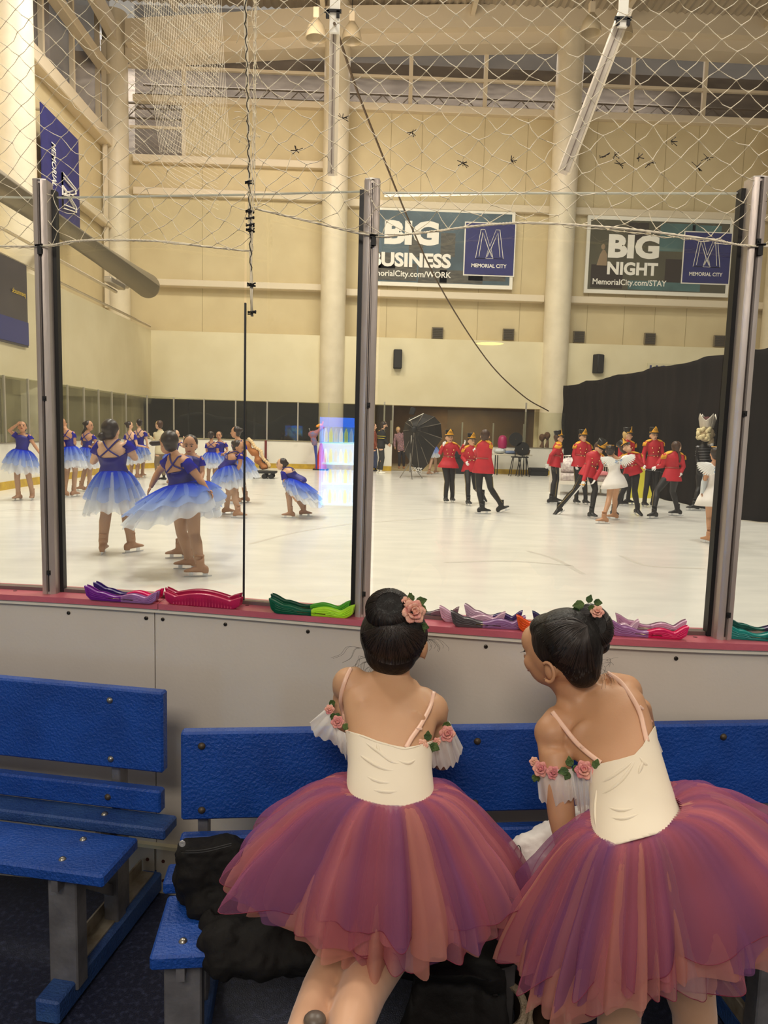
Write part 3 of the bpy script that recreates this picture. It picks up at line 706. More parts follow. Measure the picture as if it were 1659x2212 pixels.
# ---------------------------------------------------------------- safety net
M_net = mat('net_cord', (244, 232, 204), .6)
M_netd = mat('net_frayed_dark', (66, 58, 50), .8)
def netpanel(name, xa, xb, hemf, ztop, cell, yoff, lb, r=.00125, lean=0.0, seed=3, taper=None):
    rg = random.Random(seed); b = MB(); cw, ch = cell
    def node(i, j):
        x = xa + (i+.5*(j % 2))*cw
        z = ztop - j*ch/2
        rg2 = random.Random(i*7919+j*31+seed)
        h = hemf(min(max(x, xa), xb))
        slack = max(0, 1-(z-h)/.55)
        x2 = x + rg2.uniform(-1, 1)*cw*(.05+.16*slack); z2 = z + rg2.uniform(-1, 1)*ch*(.05+.14*slack) - .03*slack*math.sin(x*9)
        if x2 > xb: x2 = xb
        if x2 < xa: x2 = xa
        z2 = max(z2, h)
        y = FY(x2)+yoff + lean*(z2-2.1) + .02*math.sin(x*3.1+z*2.3)
        return V(x2, y, z2), z > h-ch*.5
    rows = int((ztop-1.9)/(ch/2))+2; cols_ = int((xb-xa)/cw)+2
    for j in range(rows):
        for i in range(-1, cols_):
            a, ok = node(i, j)
            if not ok: continue
            for di in ((0, -1) if j % 2 == 0 else (0, 1)):
                c, ok2 = node(i+di, j+1)
                if not (xa-cw < c.x < xb+cw) or (a-c).length < .004 or (a-c).length > .3: continue
                rg3 = random.Random(i*13+j*101+di); m = (a+c)/2 + V(rg3.uniform(-1, 1), 0, rg3.uniform(-1.4, .3))*cw*.05
                b.tube([a, m, c], r, 4, caps=False)
            b.ball(a, (r*1.9, r*1.9, r*2.3), None, 6, 4)
    return tag(b.build(name, M_net, smooth='all', fix=False), lb, 'net')
def seamx(z): return -.372 + (z-2.05)*-.028
z1 = AY(90, 535, FY(-1.12)+.05).z; z2 = AY(240, 520, FY(-.9)+.05).z; z3 = AY(545, 548, FY(-.4)+.05).z; z4 = AY(555, 455, FY(-.38)+.05).z
z5 = AY(815, 515, FY(.01)+.05).z; z6 = AY(1000, 494, FY(.27)+.05).z; z7 = AY(1300, 498, FY(.7)+.05).z; z8 = AY(1636, 536, FY(1.14)+.05).z
hemL = lambda x: float(np.interp(x, [-2.4, -1.12, -.95, -.7, -.37], [z1-.06+.07, z1, z2, z2-.01, z3]))
hemR = lambda x: float(np.interp(x, [-.37, .02, .15, .3, .5, .75, 1.14, 2.4], [z4, z5, z6-.02, z6, z6+.005, z7, z8, z8+.1]))
netpanel('safety_net', -1.75, -.372, hemL, 4.35, (.088, .074), .03, 'white diamond safety net panel left of the knotted seam', seed=3)
netpanel('safety_net', -.366, 1.75, hemR, 4.35, (.088, .074), .03, 'white diamond safety net panel right of the knotted seam', seed=11)
def rope(pts, r, name, m, lb, cat='rope', twist=True):
    P = crom(pts, 14); b = MB()
    if twist:
        for ph in (0, 2.09, 4.19):
            Q = []; L = 0
            for i, p in enumerate(P):
                if i: L += (p-P[i-1]).length
                d = (P[min(i+1, len(P)-1)]-P[max(i-1, 0)]); a, c, _ = frame(d)
                Q.append(p+(a*math.cos(L*420+ph)+c*math.sin(L*420+ph))*r*.5)
            b.tube(Q, r*.62, 6)
    else: b.tube(P, r, 6)
    return tag(b.build(name, m, smooth='all'), lb, cat)
def sub(P, n):
    return [P[i].lerp(P[i+1], k/n) for i in range(len(P)-1) for k in range(n)]+[P[-1]]
def hp(x, f): return V(x, FY(x)+.028, f(x))
rope([hp(x, hemL) for x in (-1.75, -1.4, -1.12, -1.0, -.85, -.7, -.5, -.375)], .0035, 'net_rope', M_net, 'twisted rope along the bottom of the left net')
rope([hp(x, hemR) for x in (-.366, -.2, .02, .1, .2, .35, .5, .75, 1.0, 1.14, 1.4, 1.75)], .0035, 'net_rope', M_net, 'twisted rope along the bottom of the right net')
# the seam: bundled cords with black ties
b = MB()
rg = random.Random(4); ys = FY(-.37)+.022
for k in range(7):
    pts = []
    for i in range(26):
        z = 2.06+i*.1; w_ = .004+.010*max(0, (z-2.6))/1.8; pts.append(V(seamx(z)+rg.uniform(-w_, w_), ys+rg.uniform(-.004, .004), z))
    b.tube(pts, .0018, 4)
for k in range(70):
    z = rg.uniform(2.5, 4.3); x = seamx(z); s_ = rg.choice((-1, 1)); L = rg.uniform(.012, .05)
    b.tube([V(x, ys, z), V(x+s_*L*.6, ys-.004, z+rg.uniform(-.01, .03)), V(x+s_*L, ys-.002, z+rg.uniform(-.03, .03))], .0011, 4)
sm = tag(b.build('net_seam', M_net, smooth='all'), 'frayed cord seam lacing the two nets together', 'rope')
b = MB(); pts = []
for i in range(90):
    z = 2.2+i*.0145; pts.append(V(seamx(z)+.004*math.sin(i*1.9), ys-.006+.004*math.cos(i*1.9), z))
b.tube(pts, .0017, 4)
for z in (2.07, 2.16, 2.33, 2.345, 2.37, 2.39, 2.48):
    for k in range(3): b.tube([V(seamx(z)-.012, ys-.007, z+rg.uniform(-.006, .006)), V(seamx(z), ys-.014, z+rg.uniform(-.006, .006)), V(seamx(z)+.014, ys-.006, z+rg.uniform(-.008, .008))], .0028, 5)
b.build('black_ties', M_rubber, sm, smooth='all')
for (x, f) in ((-1.12, hemL), (.02, hemR), (1.15, hemR)):
    q = hp(x, f); t = MB(); t.box(q+V(0, .002, -.012), (.014, .012, .03)); t.tube([q+V(-.014, -.004, .002), q+V(.012, -.006, .004)], .004, 6)
    tag(t.build('net_clip', M_black), {-1.12: 'black clip tying the net rope to the left post', .02: 'black clip tying the net rope to the middle post', 1.15: 'black clip tying the net rope to the right post'}[x], 'clip')
# debris knots stuck in the slack net
for k, (x, y) in enumerate(((1380, 340), (1328, 335), (1304, 338), (1450, 305), (1405, 352), (1528, 340), (1506, 360), (1340, 355), (1104, 345), (1000, 352), (890, 285), (740, 255), (640, 325))):
    q = AY(x, y, FY(.4)+.03); b = MB()
    for j in range(4): b.tube([q+V(rg.uniform(-.02, .02), 0, rg.uniform(-.014, .014)), q, q+V(rg.uniform(-.02, .02), 0, rg.uniform(-.014, .014))], .0013, 4)
    tag(b.build('net_knot', M_netd, smooth='all'), 'dark frayed knot caught in the upper net', 'knot', 'frayed knots in the net')
# distant finer net hanging over the far left boards, seen folded
b = MB()
for k in range(46):
    y = 13.0; z0 = 5.2; x0 = -3.55+k*.026
    b.tube([V(x0, 12.0, 9.4), V(x0+.10, 12.02, 7.4), V(x0+.30-k*.002, 12.0, 5.9)], .0032, 3, caps=False)
    b.tube([V(-3.55-.12, 12.0, 9.2-k*.075), V(-3.05, 12.03, 8.75-k*.075), V(-2.35, 12.0, 8.0-k*.065)], .0032, 3, caps=False)
tag(b.build('fine_net', mat('fine_net_cord', (240, 228, 204), .6), smooth='all', fix=False), 'fine folded net hanging further back near the left corner column', 'net')

# white struts and cable
for (x0, y0, x1, y1, Y0, w_, lb) in ((723, -60, 716, 378, 12.0, .12, 'upright white strut with a cord in front of the middle column'), (1350, 20, 1216, 372, 12.0, .16, 'slanted white strut in front of the right column')):
    a = AY(x0, y0, Y0); c_ = AY(x1, y1, Y0)
    s_ = empty('net_strut', c_, lb, 'strut'); hint = V(0, 1, 0)
    MB().bar(a, c_, w_, w_, hint, .01).build('beam', mat('strut_paint', (206, 194, 178), .5, c2=(186, 174, 158), scale=4), s_)
    a2, b2, d2 = frame(c_-a, hint)
    MB().bar(a+a2*w_*.55+V(0, -.02, 0), c_+a2*w_*.55+V(0, -.02, 0), .05, .1, hint).build('edge_rail', M_trim, s_, smooth=False)
    MB().bar(a+V(.0, -w_*.55, 0), c_+V(0, -w_*.55, 0), .012).build('groove', mat('groove_dark2', (120, 104, 96), .6), s_, smooth=False)
    q = AY(x0+(0 if Y0 and x0 < 1000 else -4), 34 if x0 < 1000 else 28, Y0-.12)
    MB().box(q, (.15, .05, .5) if x0 < 1000 else (.14, .05, .42)).build('white_plate', M_white, s_, smooth=False)
    q = AY(x0-4, 24 if x0 < 1000 else 40, Y0-.14); t = MB(); t.box(q, (.26, .05, .04)); t.box(q+V(-.08, 0, -.05), (.05, .05, .1)); t.box(q+V(.08, 0, -.05), (.05, .05, .1)); t.build('black_bracket', M_black, s_, smooth=False)
pts = [AY(722, 50, 11.8), AY(800, 270, 15), AY(935, 590, 20), AY(1050, 775, 24), AY(1130, 855, 26.5), AY(1185, 888, 28.4)]
tag(MB().tube(crom(pts, 8), .022, 6).build('loose_cable', mat('cable_brown', (92, 72, 50), .6)), 'long thin loose cable sloping from the middle strut to the right column', 'cable')
# black drapes
M_drape = mat('black_drape', (30, 25, 23), 1, c2=(20, 17, 16), scale=2.5, stretch=(1, 1, .2), spec=.05)
def drape(name, p0, p1, z0a, z0b, z1a, z1b, lb, n=160, amp=.05, k=46):
    p0 = Vector(p0); p1 = Vector(p1); d = p1-p0; nn = V(-d.y, d.x, 0).normalized()
    def fn(u, v):
        p = p0+d*u; f = math.sin(u*k+1.3*math.sin(u*9))*amp + math.sin(u*k*2.7+2)*amp*.35
        z = (z0a+(z0b-z0a)*u)*(1-v)+(z1a+(z1b-z1a)*u)*v
        z -= (v)*.06*abs(math.sin(u*14)) - .03*math.sin(v*6.28*3+u*4)*.4
        return p+nn*(f*(1.1-.5*v) + .02*math.sin(v*18+u*7))+V(0, 0, z)
    o = MB().grid(fn, n, 26).build(name, M_drape, smooth='all', solid=.012); return tag(o, lb, 'curtain', 'black stage drapes')
a = AX(1222, 832, 8.15); c_ = AX(1586, 758, 7.9)
drape('stage_drape', (8.15, a.y+.3, 0), (8.0, 15.6, 0), ICE+.01, ICE+.01, a.z, AX(1586, 758, 8.0).z, 'long black drape standing behind the soldiers')
e = AZ(1602, 1085, ICE)
drape('stage_drape', (7.55, 14.6, 0), (9.5, 13.2, 0), ICE+.01, ICE+.01, AY(1610, 750, 14.6).z, AY(1659, 752, 14.3).z+.05, 'bulky black drape right of the rightmost glass post', n=70, amp=.07, k=16)

# ================================================================= BENCHES
M_blue = mat('bench_blue', (22, 74, 162), .42, c2=(16, 64, 145), scale=9, bump=.55, bscale=120, spec=.5)
M_blue2 = mat('bench_blue_worn', (50, 84, 140), .5, c2=(34, 66, 128), scale=9, bump=.5, bscale=130)
M_leg = mat('bench_leg_grey', (128, 126, 128), .45, .35, c2=(104, 102, 104), scale=12, bump=.15, bscale=60)
M_bolt = mat('bolt_steel', (150, 146, 138), .3, .9); M_boltd = mat('bolt_rust', (84, 74, 62), .5, .6)
def bench(P, ux, uy, length, legs, label, end0=0.0):
    """P: floor point under the front corner of the seat; ux: along the bench, uy: towards its back"""
    P = Vector(P); P.z = 0; ux = Vector(ux).normalized(); uy = Vector(uy).normalized(); M = Matrix((ux, uy, V(0, 0, 1))).transposed()
    root = empty('bench', P, label, 'bench', 'blue plank benches at the boards')
    def W(a, b, z): return P+ux*a+uy*b+V(0, 0, z)
    def plank(nm, b0, b1, z0, z1, a0=0, a1=length, m=M_blue, tilt=0):
        Mt = M @ Matrix.Rotation(tilt, 3, 'X')
        o = MB().box(W((a0+a1)/2, (b0+b1)/2, (z0+z1)/2), (a1-a0, b1-b0, z1-z0), Mt, bev=.006).build(nm, m, root, smooth=False); return o
    return root, W, plank, M
# right bench: plank edges measured on the photograph
A_ = AZ(322, 2068, .45); B_ = AZ(390, 1583, .845); Bq = AZ(1659, 1563, .845)
ux = (Bq-B_); ux.z = 0; ux.normalize(); uy = V(-ux.y, ux.x, 0)
def bolt(W, parent, M, a, b, z, up, m=M_bolt, r=.0095):
    R_ = M if up else M @ Matrix.Rotation(math.pi/2, 3, 'X')
    MB().lathe([(r*1.15, 0), (r*1.1, .0015), (r*.85, .005), (r*.45, .0075), (0, .008)], W(a, b, z), 14, R_).build('bolt', m, parent)
def make_bench(P, ux, uy, length, legs, label, seat_a0, back_a0, by=.43, zs=.45, back=(.585, .845), low=(.475, .545), seatw=.235, slat=True, mb=None, foot=(-.02, .62)):
    root, W, plank, M = bench(P, ux, uy, length, legs, label)
    plank('seat', 0, seatw, zs-.038, zs, seat_a0[0], seat_a0[1])
    if slat: plank('rear_slat', seatw+.03, seatw+.12, zs-.022, zs+.016, seat_a0[2], seat_a0[3], m=mb or M_blue)
    plank('back_plank', by, by+.038, back[0], back[1], back_a0[0], back_a0[1])
    plank('lower_back_plank', by-.02, by+.018, low[0], low[1], back_a0[0], back_a0[1])
    for a in legs:
        MB().bar(W(a, by+.055, .03), W(a, by+.055, back[1]-.03), .055, .03, ux, bev=.003).build('upright', M_leg, root, smooth=False)
        MB().bar(W(a, .07, .05), W(a, .07, zs-.038), .055, .09, ux, bev=.004).build('leg', M_leg, root, smooth=False)
        MB().bar(W(a, .33, .05), W(a, .33, zs-.038), .055, .05, ux, bev=.004).build('leg', M_leg, root, smooth=False)
        t = MB(); t.bar(W(a, .01, zs-.05), W(a, by+.06, zs-.05), .05, .02, ux); t.build('seat_bracket', M_leg, root, smooth=False)
        t = MB(); t.bar(W(a, .34, .16), W(a, .12, .34), .03, .02, ux); t.build('brace', M_leg, root, smooth=False)
        MB().box(W(a, (foot[0]+foot[1])/2, .045), (.075, foot[1]-foot[0], .07), M, bev=.006).build('foot_plank', M_blue2, root, smooth=False)
        t = MB(); t.box(W(a-.035, (foot[0]+foot[1])/2+.03, .105), (.006, foot[1]-foot[0]-.12, .05), M); t.box(W(a-.01, (foot[0]+foot[1])/2+.03, .083), (.05, foot[1]-foot[0]-.12, .006), M)
        t.build('foot_angle', mat('angle_iron', (176, 166, 148), .35, .35, c2=(140, 126, 104), scale=20), root, smooth=False)
        for b_ in (.05, seatw-.045): bolt(W, root, M, a, b_, zs, True)
        if slat: bolt(W, root, M, a, seatw+.075, zs+.016, True)
        for z in (back[0]+.03, back[1]-.04): bolt(W, root, M, a, by, z, False, M_boltd if 'right' in label else M_bolt)
        bolt(W, root, M, a, by-.02, (low[0]+low[1])/2, False, M_boltd)
    return root, W
dB = B_-A_; backoff = dB.dot(uy); aoff = dB.dot(ux)
benchR, WR = make_bench(A_.copy(), ux, uy, 2.1, [.07, .86, 1.62], 'right blue plank bench, the one the two girls are on', (0, 2.1, -.02, 2.1), (aoff, 2.1), by=backoff)

# left bench
A2 = AZ(222, 1893, .45); B2 = AZ(302, 1828, .45); C2 = AZ(0, 1863, .45)
lx = (A2-C2); lx.z = 0; lx.normalize(); ly = V(-lx.y, lx.x, 0)
T2 = AZ(360, 1490, .865)
P2 = A2-lx*2.0; P2.z = 0
bo = (T2-A2).dot(ly); ao = (T2-A2).dot(lx)+2.0
benchL, WL = make_bench(P2, lx, ly, 2.0, [.5, 1.845], 'left blue plank bench with nobody on it', (0, 2.0, 0, 2.0+.07), (0, ao), by=bo-.03, seatw=.20, back=(.60, .865), low=(.475, .55), mb=M_blue2, foot=(-.04, .60))
for o in (benchR, ): 
    pass
print('benchR', A_, backoff, aoff, 'benchL', A2, bo, ao)
# ================================================================= PEOPLE ON THE ICE
def azv(a): return V(math.sin(a*D2R), math.cos(a*D2R), 0)
SKINS = {'a': (214, 164, 128), 'b': (196, 144, 108), 'c': (226, 180, 146)}
def mskin(k): return mat('skin_'+k, SKINS[k], .55, c2=tuple(int(v*.93) for v in SKINS[k]), scale=9)
M_tights = mat('tan_tights', (174, 138, 112), .55); M_tanboot = mat('tan_boot_cover', (170, 130, 102), .5)
M_blade = mat('skate_blade', (215, 218, 222), .2, .9); M_blkboot = mat('black_boot', (16, 15, 16), .45)
M_hair = mat('hair_dark', (30, 20, 15), .4, c2=(48, 32, 24), scale=30, stretch=(1, 1, 6)); M_hairb = mat('hair_blond', (196, 164, 106), .5)
M_hairbr = mat('hair_brown', (78, 50, 32), .45, c2=(58, 36, 24), scale=20)
M_leo = mat('leotard_blue', (24, 16, 132), .5, c2=(20, 12, 112), scale=6); M_sleeve = mat_sheer('sleeve_blue', (42, 44, 168), .78)
M_red = mat('jacket_red', (196, 26, 44), .6, c2=(178, 20, 38), scale=5); M_gold = mat('gold_braid', (236, 172, 44), .42, .15, bump=.6, bscale=160)
M_btn = mat('brass_button', (250, 215, 140), .2, .8); M_trs = mat('black_trousers', (20, 18, 20), .6); M_glove = mat('white_glove', (238, 238, 236), .6)
M_stripe = mat('gold_stripe', (140, 124, 84), .5, .3); M_hat = mat('hat_black', (14, 13, 13), .35); M_eye = mat('eye_dark', (24, 16, 12), .3); M_lip = mat('lips', (150, 52, 52), .5)
T1 = mat_sheer('tulle_blue', (40, 70, 220), .8, ramp=[(0, (28, 40, 205), .92), (.35, (48, 84, 226), .8), (1, (128, 156, 232), .5)])
T2 = mat_sheer('tulle_midblue', (150, 175, 235), .6, ramp=[(0, (48, 80, 222), .8), (.55, (140, 168, 236), .66), (1, (170, 190, 238), .55)])
T3 = mat_sheer('tulle_white', (225, 232, 242), .6, ramp=[(0, (120, 150, 232), .75), (.45, (206, 216, 240), .62), (1, (236, 240, 246), .58)])

def hand_mb(mb, w, d, nrm, s, curl=.5, side=1):
    """palm and five fingers; w wrist point, d direction, nrm back-of-hand normal"""
    d = Vector(d).normalized(); nrm = Vector(nrm); nrm = (nrm-d*nrm.dot(d)).normalized(); lat = d.cross(nrm)*side
    M = Matrix((lat, d, nrm)).transposed(); mb.ball(w+d*.038*s, (.034*s, .048*s, .016*s), M, 12, 8)
    for k, (off, L) in enumerate(((-.026, .052), (-.009, .064), (.009, .068), (.025, .058))):
        p = w+d*.072*s+lat*off*s; a = d*math.cos(curl*.6)-nrm*math.sin(curl*.6); c = d*math.cos(curl*1.8)-nrm*math.sin(curl*1.8)
        mb.tube([p-d*.02*s, p, p+a*L*.45*s, p+a*L*.45*s+c*L*.5*s], [.009*s, .009*s, .008*s, .0055*s], 7)
    p = w+d*.022*s+lat*.026*s
    mb.tube([p, p+(lat*.8+d*.6)*.026*s-nrm*.004*s, p+(lat*.8+d*.6)*.03*s+(d-nrm*.3)*.026*s], [.011*s, .0095*s, .007*s], 7)

def from_mesh(mb, me):
    co = np.empty(len(me.vertices)*3); me.vertices.foreach_get('co', co); mb.add([Vector(c) for c in co.reshape(-1, 3)], [tuple(p.vertices) for p in me.polygons]); bpy.data.meshes.remove(me)

TSEC = [(-.13, .060, .052), (-.06, .088, .066), (.03, .098, .071), (.2, .088, .064), (.40, .072, .054), (.60, .083, .060), (.78, .094, .061), (.90, .088, .052), (.98, .055, .042), (1.04, .036, .036)]
class Fig: pass
def pose(sp):
    sp.setdefault('hs', 1.1)
    """turn the measured pose into joints in the hall"""
    g = Fig(); H = sp.get('H', 1.55); g.H = H; g.s = H/1.6; g.fat = sp.get('fat', 1.0)
    feet = {}
    for k in ('l', 'r'):
        q = sp[k+'f']; feet[k] = AZ(q[0], q[1], ICE) if len(q) == 2 else AY(q[0], q[1], q[2])
    Y = sp.get('Y', sum(f.y for f in feet.values())/2); g.Y = Y
    def J(k, dd=None):
        q = sp.get(k)
        if q is None: return dd
        return AY(q[0], q[1], Y+(q[2] if len(q) > 2 else 0))
    g.face = azv(sp.get('az', 0)); lateral = V(g.face.y, -g.face.x, 0)   # wearer's right-hand side seen from behind
    if lateral.x < 0 and abs(g.face.x) < .95: lateral = -lateral        # 'l' and 'r' always mean left and right in the picture
    g.pv = J('pv'); g.nk = J('nk'); up = (g.nk-g.pv).normalized(); g.up = up
    g.lat = lateral
    sh = sp.get('shw', .098)*H; fl = (lateral-up*lateral.dot(up)).normalized(); g.latT = fl; g.front = fl.cross(up)
    if g.front.dot(g.face) < 0: g.front = -g.front
    g.ls = J('ls', g.nk-fl*sh-up*.025*H); g.rs = J('rs', g.nk+fl*sh-up*.025*H)
    slat = (g.rs-g.ls); g.slat = (slat-up*slat.dot(up)).normalized()
    for k, sg in (('l', -1), ('r', 1)):
        S = getattr(g, k+'s')
        E = J(k+'e', S-V(0, 0, .17*H)+fl*sg*.03*H); W = J(k+'w', E+(g.face*.4-V(0, 0, .8)).normalized()*.15*H)
        setattr(g, k+'e', E); setattr(g, k+'w', W)
        hip = g.pv+lateral*sg*.052*H-V(0, 0, .0); F = feet[k]; A = F+V(0, 0, .155*g.s) if not sp.get(k+'air') else F+V(0, 0, .1*g.s)
        K = J(k+'k'); 
        if K is None: K = (hip*.5+A*.5)+g.face*.03*H
        elif len(sp[k+'k']) == 2:
            K.y = (hip.y+A.y)/2+g.face.y*.04*H; K = AY(sp[k+'k'][0], sp[k+'k'][1], K.y)
        setattr(g, k+'h', hip); setattr(g, k+'k', K); setattr(g, k+'a', A); setattr(g, k+'f', F)
    g.hd = J('hd'); g.look = azv(sp.get('look', sp.get('az', 0))); g.pitch = sp.get('pitch', 0)*D2R
    return g
def head_frame(g):
    f = (g.look*math.cos(g.pitch)+V(0, 0, 1)*math.sin(g.pitch)).normalized(); r = f.cross(V(0, 0, 1)).normalized(); u = r.cross(f); return r, f, u
def tsec(g, t0, t1, sc=1.0, extra=None):
    out = []
    for (t, w_, d_) in TSEC:
        if t < t0-1e-6 or t > t1+1e-6: continue
        k = max(0, min(1, t)); a = (g.lat*(1-k)+g.slat*k).normalized(); a = (a-g.up*a.dot(g.up)).normalized(); b_ = a.cross(g.up)
        if b_.dot(g.front) < 0: b_ = -b_
        out.append((g.pv.lerp(g.nk, t), a*w_*g.H*sc*g.fat, b_*d_*g.H*sc*g.fat))
    return out
def torso_at(g, t, sc=1.0):
    ts = [x[0] for x in TSEC]; w_ = np.interp(t, ts, [x[1] for x in TSEC]); d_ = np.interp(t, ts, [x[2] for x in TSEC])
    k = max(0, min(1, t)); a = (g.lat*(1-k)+g.slat*k).normalized(); a = (a-g.up*a.dot(g.up)).normalized(); b_ = a.cross(g.up); sc = sc*g.fat
    if b_.dot(g.front) < 0: b_ = -b_
    return g.pv.lerp(g.nk, t), a*float(w_)*g.H*sc, b_*float(d_)*g.H*sc
def skate(A, F, toe, s, m, root, tilt=0):
    s = s*1.17; toe = Vector(toe).normalized(); lat = V(toe.y, -toe.x, 0); z = V(0, 0, 1)
    if tilt: R_ = Matrix.Rotation(tilt, 3, lat); toe = R_ @ toe; z = R_ @ z
    base = A-V(0, 0, .085*s)
    b = MB(); sec = []
    for (t, w_, hh) in ((-.085, .022, .03), (-.07, .034, .05), (-.02, .038, .075), (.04, .040, .055), (.09, .042, .035), (.13, .036, .026), (.155, .018, .016)):
        sec.append((base+toe*t*s+z*hh*.5*s, lat*w_*s, z*hh*.62*s))
    b.loft(sec, 14); b.tube([A+(A-base).normalized()*.085*s, A+V(0, 0, .03)*s, A-V(0, 0, .04)*s, base+toe*.0*s+V(0, 0, .02)*s], [.046*s, .045*s, .043*s, .04*s], 12)
    b.box(base-toe*.055*s-z*.006*s, (.05*s, .05*s, .024*s), Matrix((lat, toe, z)).transposed())
    bo = link('boot', organic(b, .009, 3), m, root, 'all')
    t = MB(); Mx = Matrix((lat, toe, z)).transposed()
    low = base-z*.05*s
    t.box(low+toe*.02*s+z*.006*s, (.006*s, .27*s, .014*s), Mx); t.box(low-toe*.05*s+z*.028*s, (.012*s, .05*s, .04*s), Mx); t.box(low+toe*.085*s+z*.028*s, (.012*s, .04*s, .04*s), Mx)
    t.build('blade', M_blade, bo, smooth=False); return bo

def body_of(g, sp, root, skin, hands=True, legr=(.052, .040, .034, .035, .024), legm=None):
    H = g.H; b = MB(); r, f, u = head_frame(g); c = g.hd; M = Matrix((r, f, u)).transposed(); hs = H*sp.get('hs', 1.0)
    b.ball(c+u*.012*hs-f*.004*hs, (.048*hs, .058*hs, .060*hs), M, 20, 14)
    b.ball(c-u*.030*hs+f*.016*hs, (.036*hs, .036*hs, .038*hs), M, 14, 10)
    b.ball(c-u*.012*hs+f*.056*hs, (.008*hs, .013*hs, .014*hs), M, 10, 8)
    for sg in (-1, 1): b.ball(c+r*sg*.049*hs-u*.008*hs-f*.004*hs, (.006*hs, .012*hs, .017*hs), M, 8, 6)
    b.tube([c-u*.035*hs-f*.012*hs, g.nk.lerp(c, .35), g.nk-g.up*.02*H], [.028*H, .029*H, .036*H], 14)
    b.loft(tsec(g, -.13, 1.04), 24)
    for k, sg in (('l', -1), ('r', 1)):
        S, E, W = getattr(g, k+'s'), getattr(g, k+'e'), getattr(g, k+'w')
        b.tube([g.nk.lerp(S, .35)-g.up*.02*H, S.lerp(g.nk, .12), S.lerp(E, .12), S.lerp(E, .55), E, E.lerp(W, .35), W], [v*g.fat**.7*H for v in (.030, .033, .031, .027, .022, .0225, .0145)], 12)
        b.ball(S, .032*H, None, 12, 8); b.ball(E, .0225*H, None, 10, 8)
    if not sp.get('noleg'):
        for k in ('l', 'r'):
            h_, K, A = getattr(g, k+'h'), getattr(g, k+'k'), getattr(g, k+'a'); q = legr
            b.tube([h_+V(0, 0, .03*H), h_.lerp(K, .25), h_.lerp(K, .7), K, K.lerp(A, .3)-g.face*.008*H, K.lerp(A, .75), A], [v*g.fat**.8*H for v in (q[0], q[0], q[1], .034, q[3], q[4]*1.05, q[4])], 14)
            b.ball(K, .034*H, None, 12, 8)
    mb = MB(); from_mesh(mb, organic(b, .011*g.s, 4))
    hm = mb if hands == True else MB()
    for k, sg in (('l', -1), ('r', 1)):
        E, W = getattr(g, k+'e'), getattr(g, k+'w'); d = (W-E).normalized(); n_ = sp.get(k+'n') or (g.lat*sg+g.face*.3)
        hand_mb(hm, W-d*.008*H, d, n_, g.s*1.02, sp.get('curl', .5), 1 if sg > 0 else -1)
    bd = mb.build('body', skin, root, smooth='all')
    if hm is not mb: hm.build('gloves', M_glove, root, smooth='all')
    # face
    if sp.get('facefx', True):
        e = MB()
        for sg in (-1, 1): e.ball(c+r*sg*.019*hs+f*.0515*hs+u*.004*hs, (.007*hs, .004*hs, .0045*hs), M, 10, 6); e.tube([c+r*sg*.009*hs+f*.055*hs+u*.016*hs, c+r*sg*.020*hs+f*.054*hs+u*.020*hs, c+r*sg*.031*hs+f*.045*hs+u*.017*hs], .0022*hs, 5)
        e.build('eyes', M_eye, root, smooth='all')
        e = MB(); e.ball(c-u*.034*hs+f*.051*hs, (.014*hs, .004*hs, .0045*hs), M, 10, 6); e.build('mouth', M_lip, root, smooth='all')
    return bd
def hair_of(g, sp, root, m, bun=True, cap=1.0, hair_at=None):
    H = g.H*sp.get('hs', 1.0); r, f, u = head_frame(g); c = g.hd; M = Matrix((r, f, u)).transposed(); b = MB()
    b.ball(c+u*.019*H-f*.016*H, (.054*H*cap, .055*H*cap, .058*H*cap), M, 18, 12); b.ball(c-u*.012*H-f*.028*H, (.046*H, .034*H, .042*H), M, 14, 10)
    if bun: 
        bp = c-f*.066*H+u*.03*H if bun is True else c+r*bun[0]*H+f*bun[1]*H+u*bun[2]*H
        b.ball(bp, .027*H if bun is True else bun[3]*H, None, 12, 8); b.ball(c.lerp(bp, .8), .022*H, None, 10, 8)
    if sp.get('tail'):
        q = [AY(x, y, g.Y+dy) for x, y, dy in sp['tail']]; b.tube([c-f*.05*H]+q, [.02*H]+[.016*H]*(len(q)-1)+[.006*H], 10)
    return link('hair', organic(b, .009*g.s, 2), m, root, 'all')

def ruffle(c, up, lat, fr, r0, R, L, n, amp, seed, wind=(0, 0, 0), sag=.0, elong=.9, nv=9, lift=.25, wav=.02):
    rg = np.random.RandomState(seed); ph = rg.rand(6)*6.28; down = (-up*.45+V(0, 0, -1)*.55).normalized(); wind = Vector(wind)
    am = 1+.35*rg.rand(n+1); nz = [rg.rand()*6.28 for _ in range(4)]
    def fn(u_, v):
        th = u_*2*math.pi; rad = lat*math.cos(th)+fr*math.sin(th)*elong
        fold = math.sin(n*th+ph[0]+.7*math.sin(3*th+ph[1]))*.6+math.sin(n*.53*th+ph[2])*.4
        if n*.53 % 1: fold = math.sin(n*th+ph[0]+.7*math.sin(3*th+ph[1]))*.65+math.sin(int(n*.6)*th+ph[2])*.35
        bell = v**.55*(1-lift)+v*lift
        rr = r0+(R-r0)*bell+amp*fold*v**.8
        dz = L*(v**1.25)*(1+.05*math.sin(2*th+ph[3]))+wav*math.sin(n*th+ph[4])*v*v
        return c+rad*rr+down*dz+wind*v**1.6*(1+.25*math.sin(th+ph[5]))
    return fn
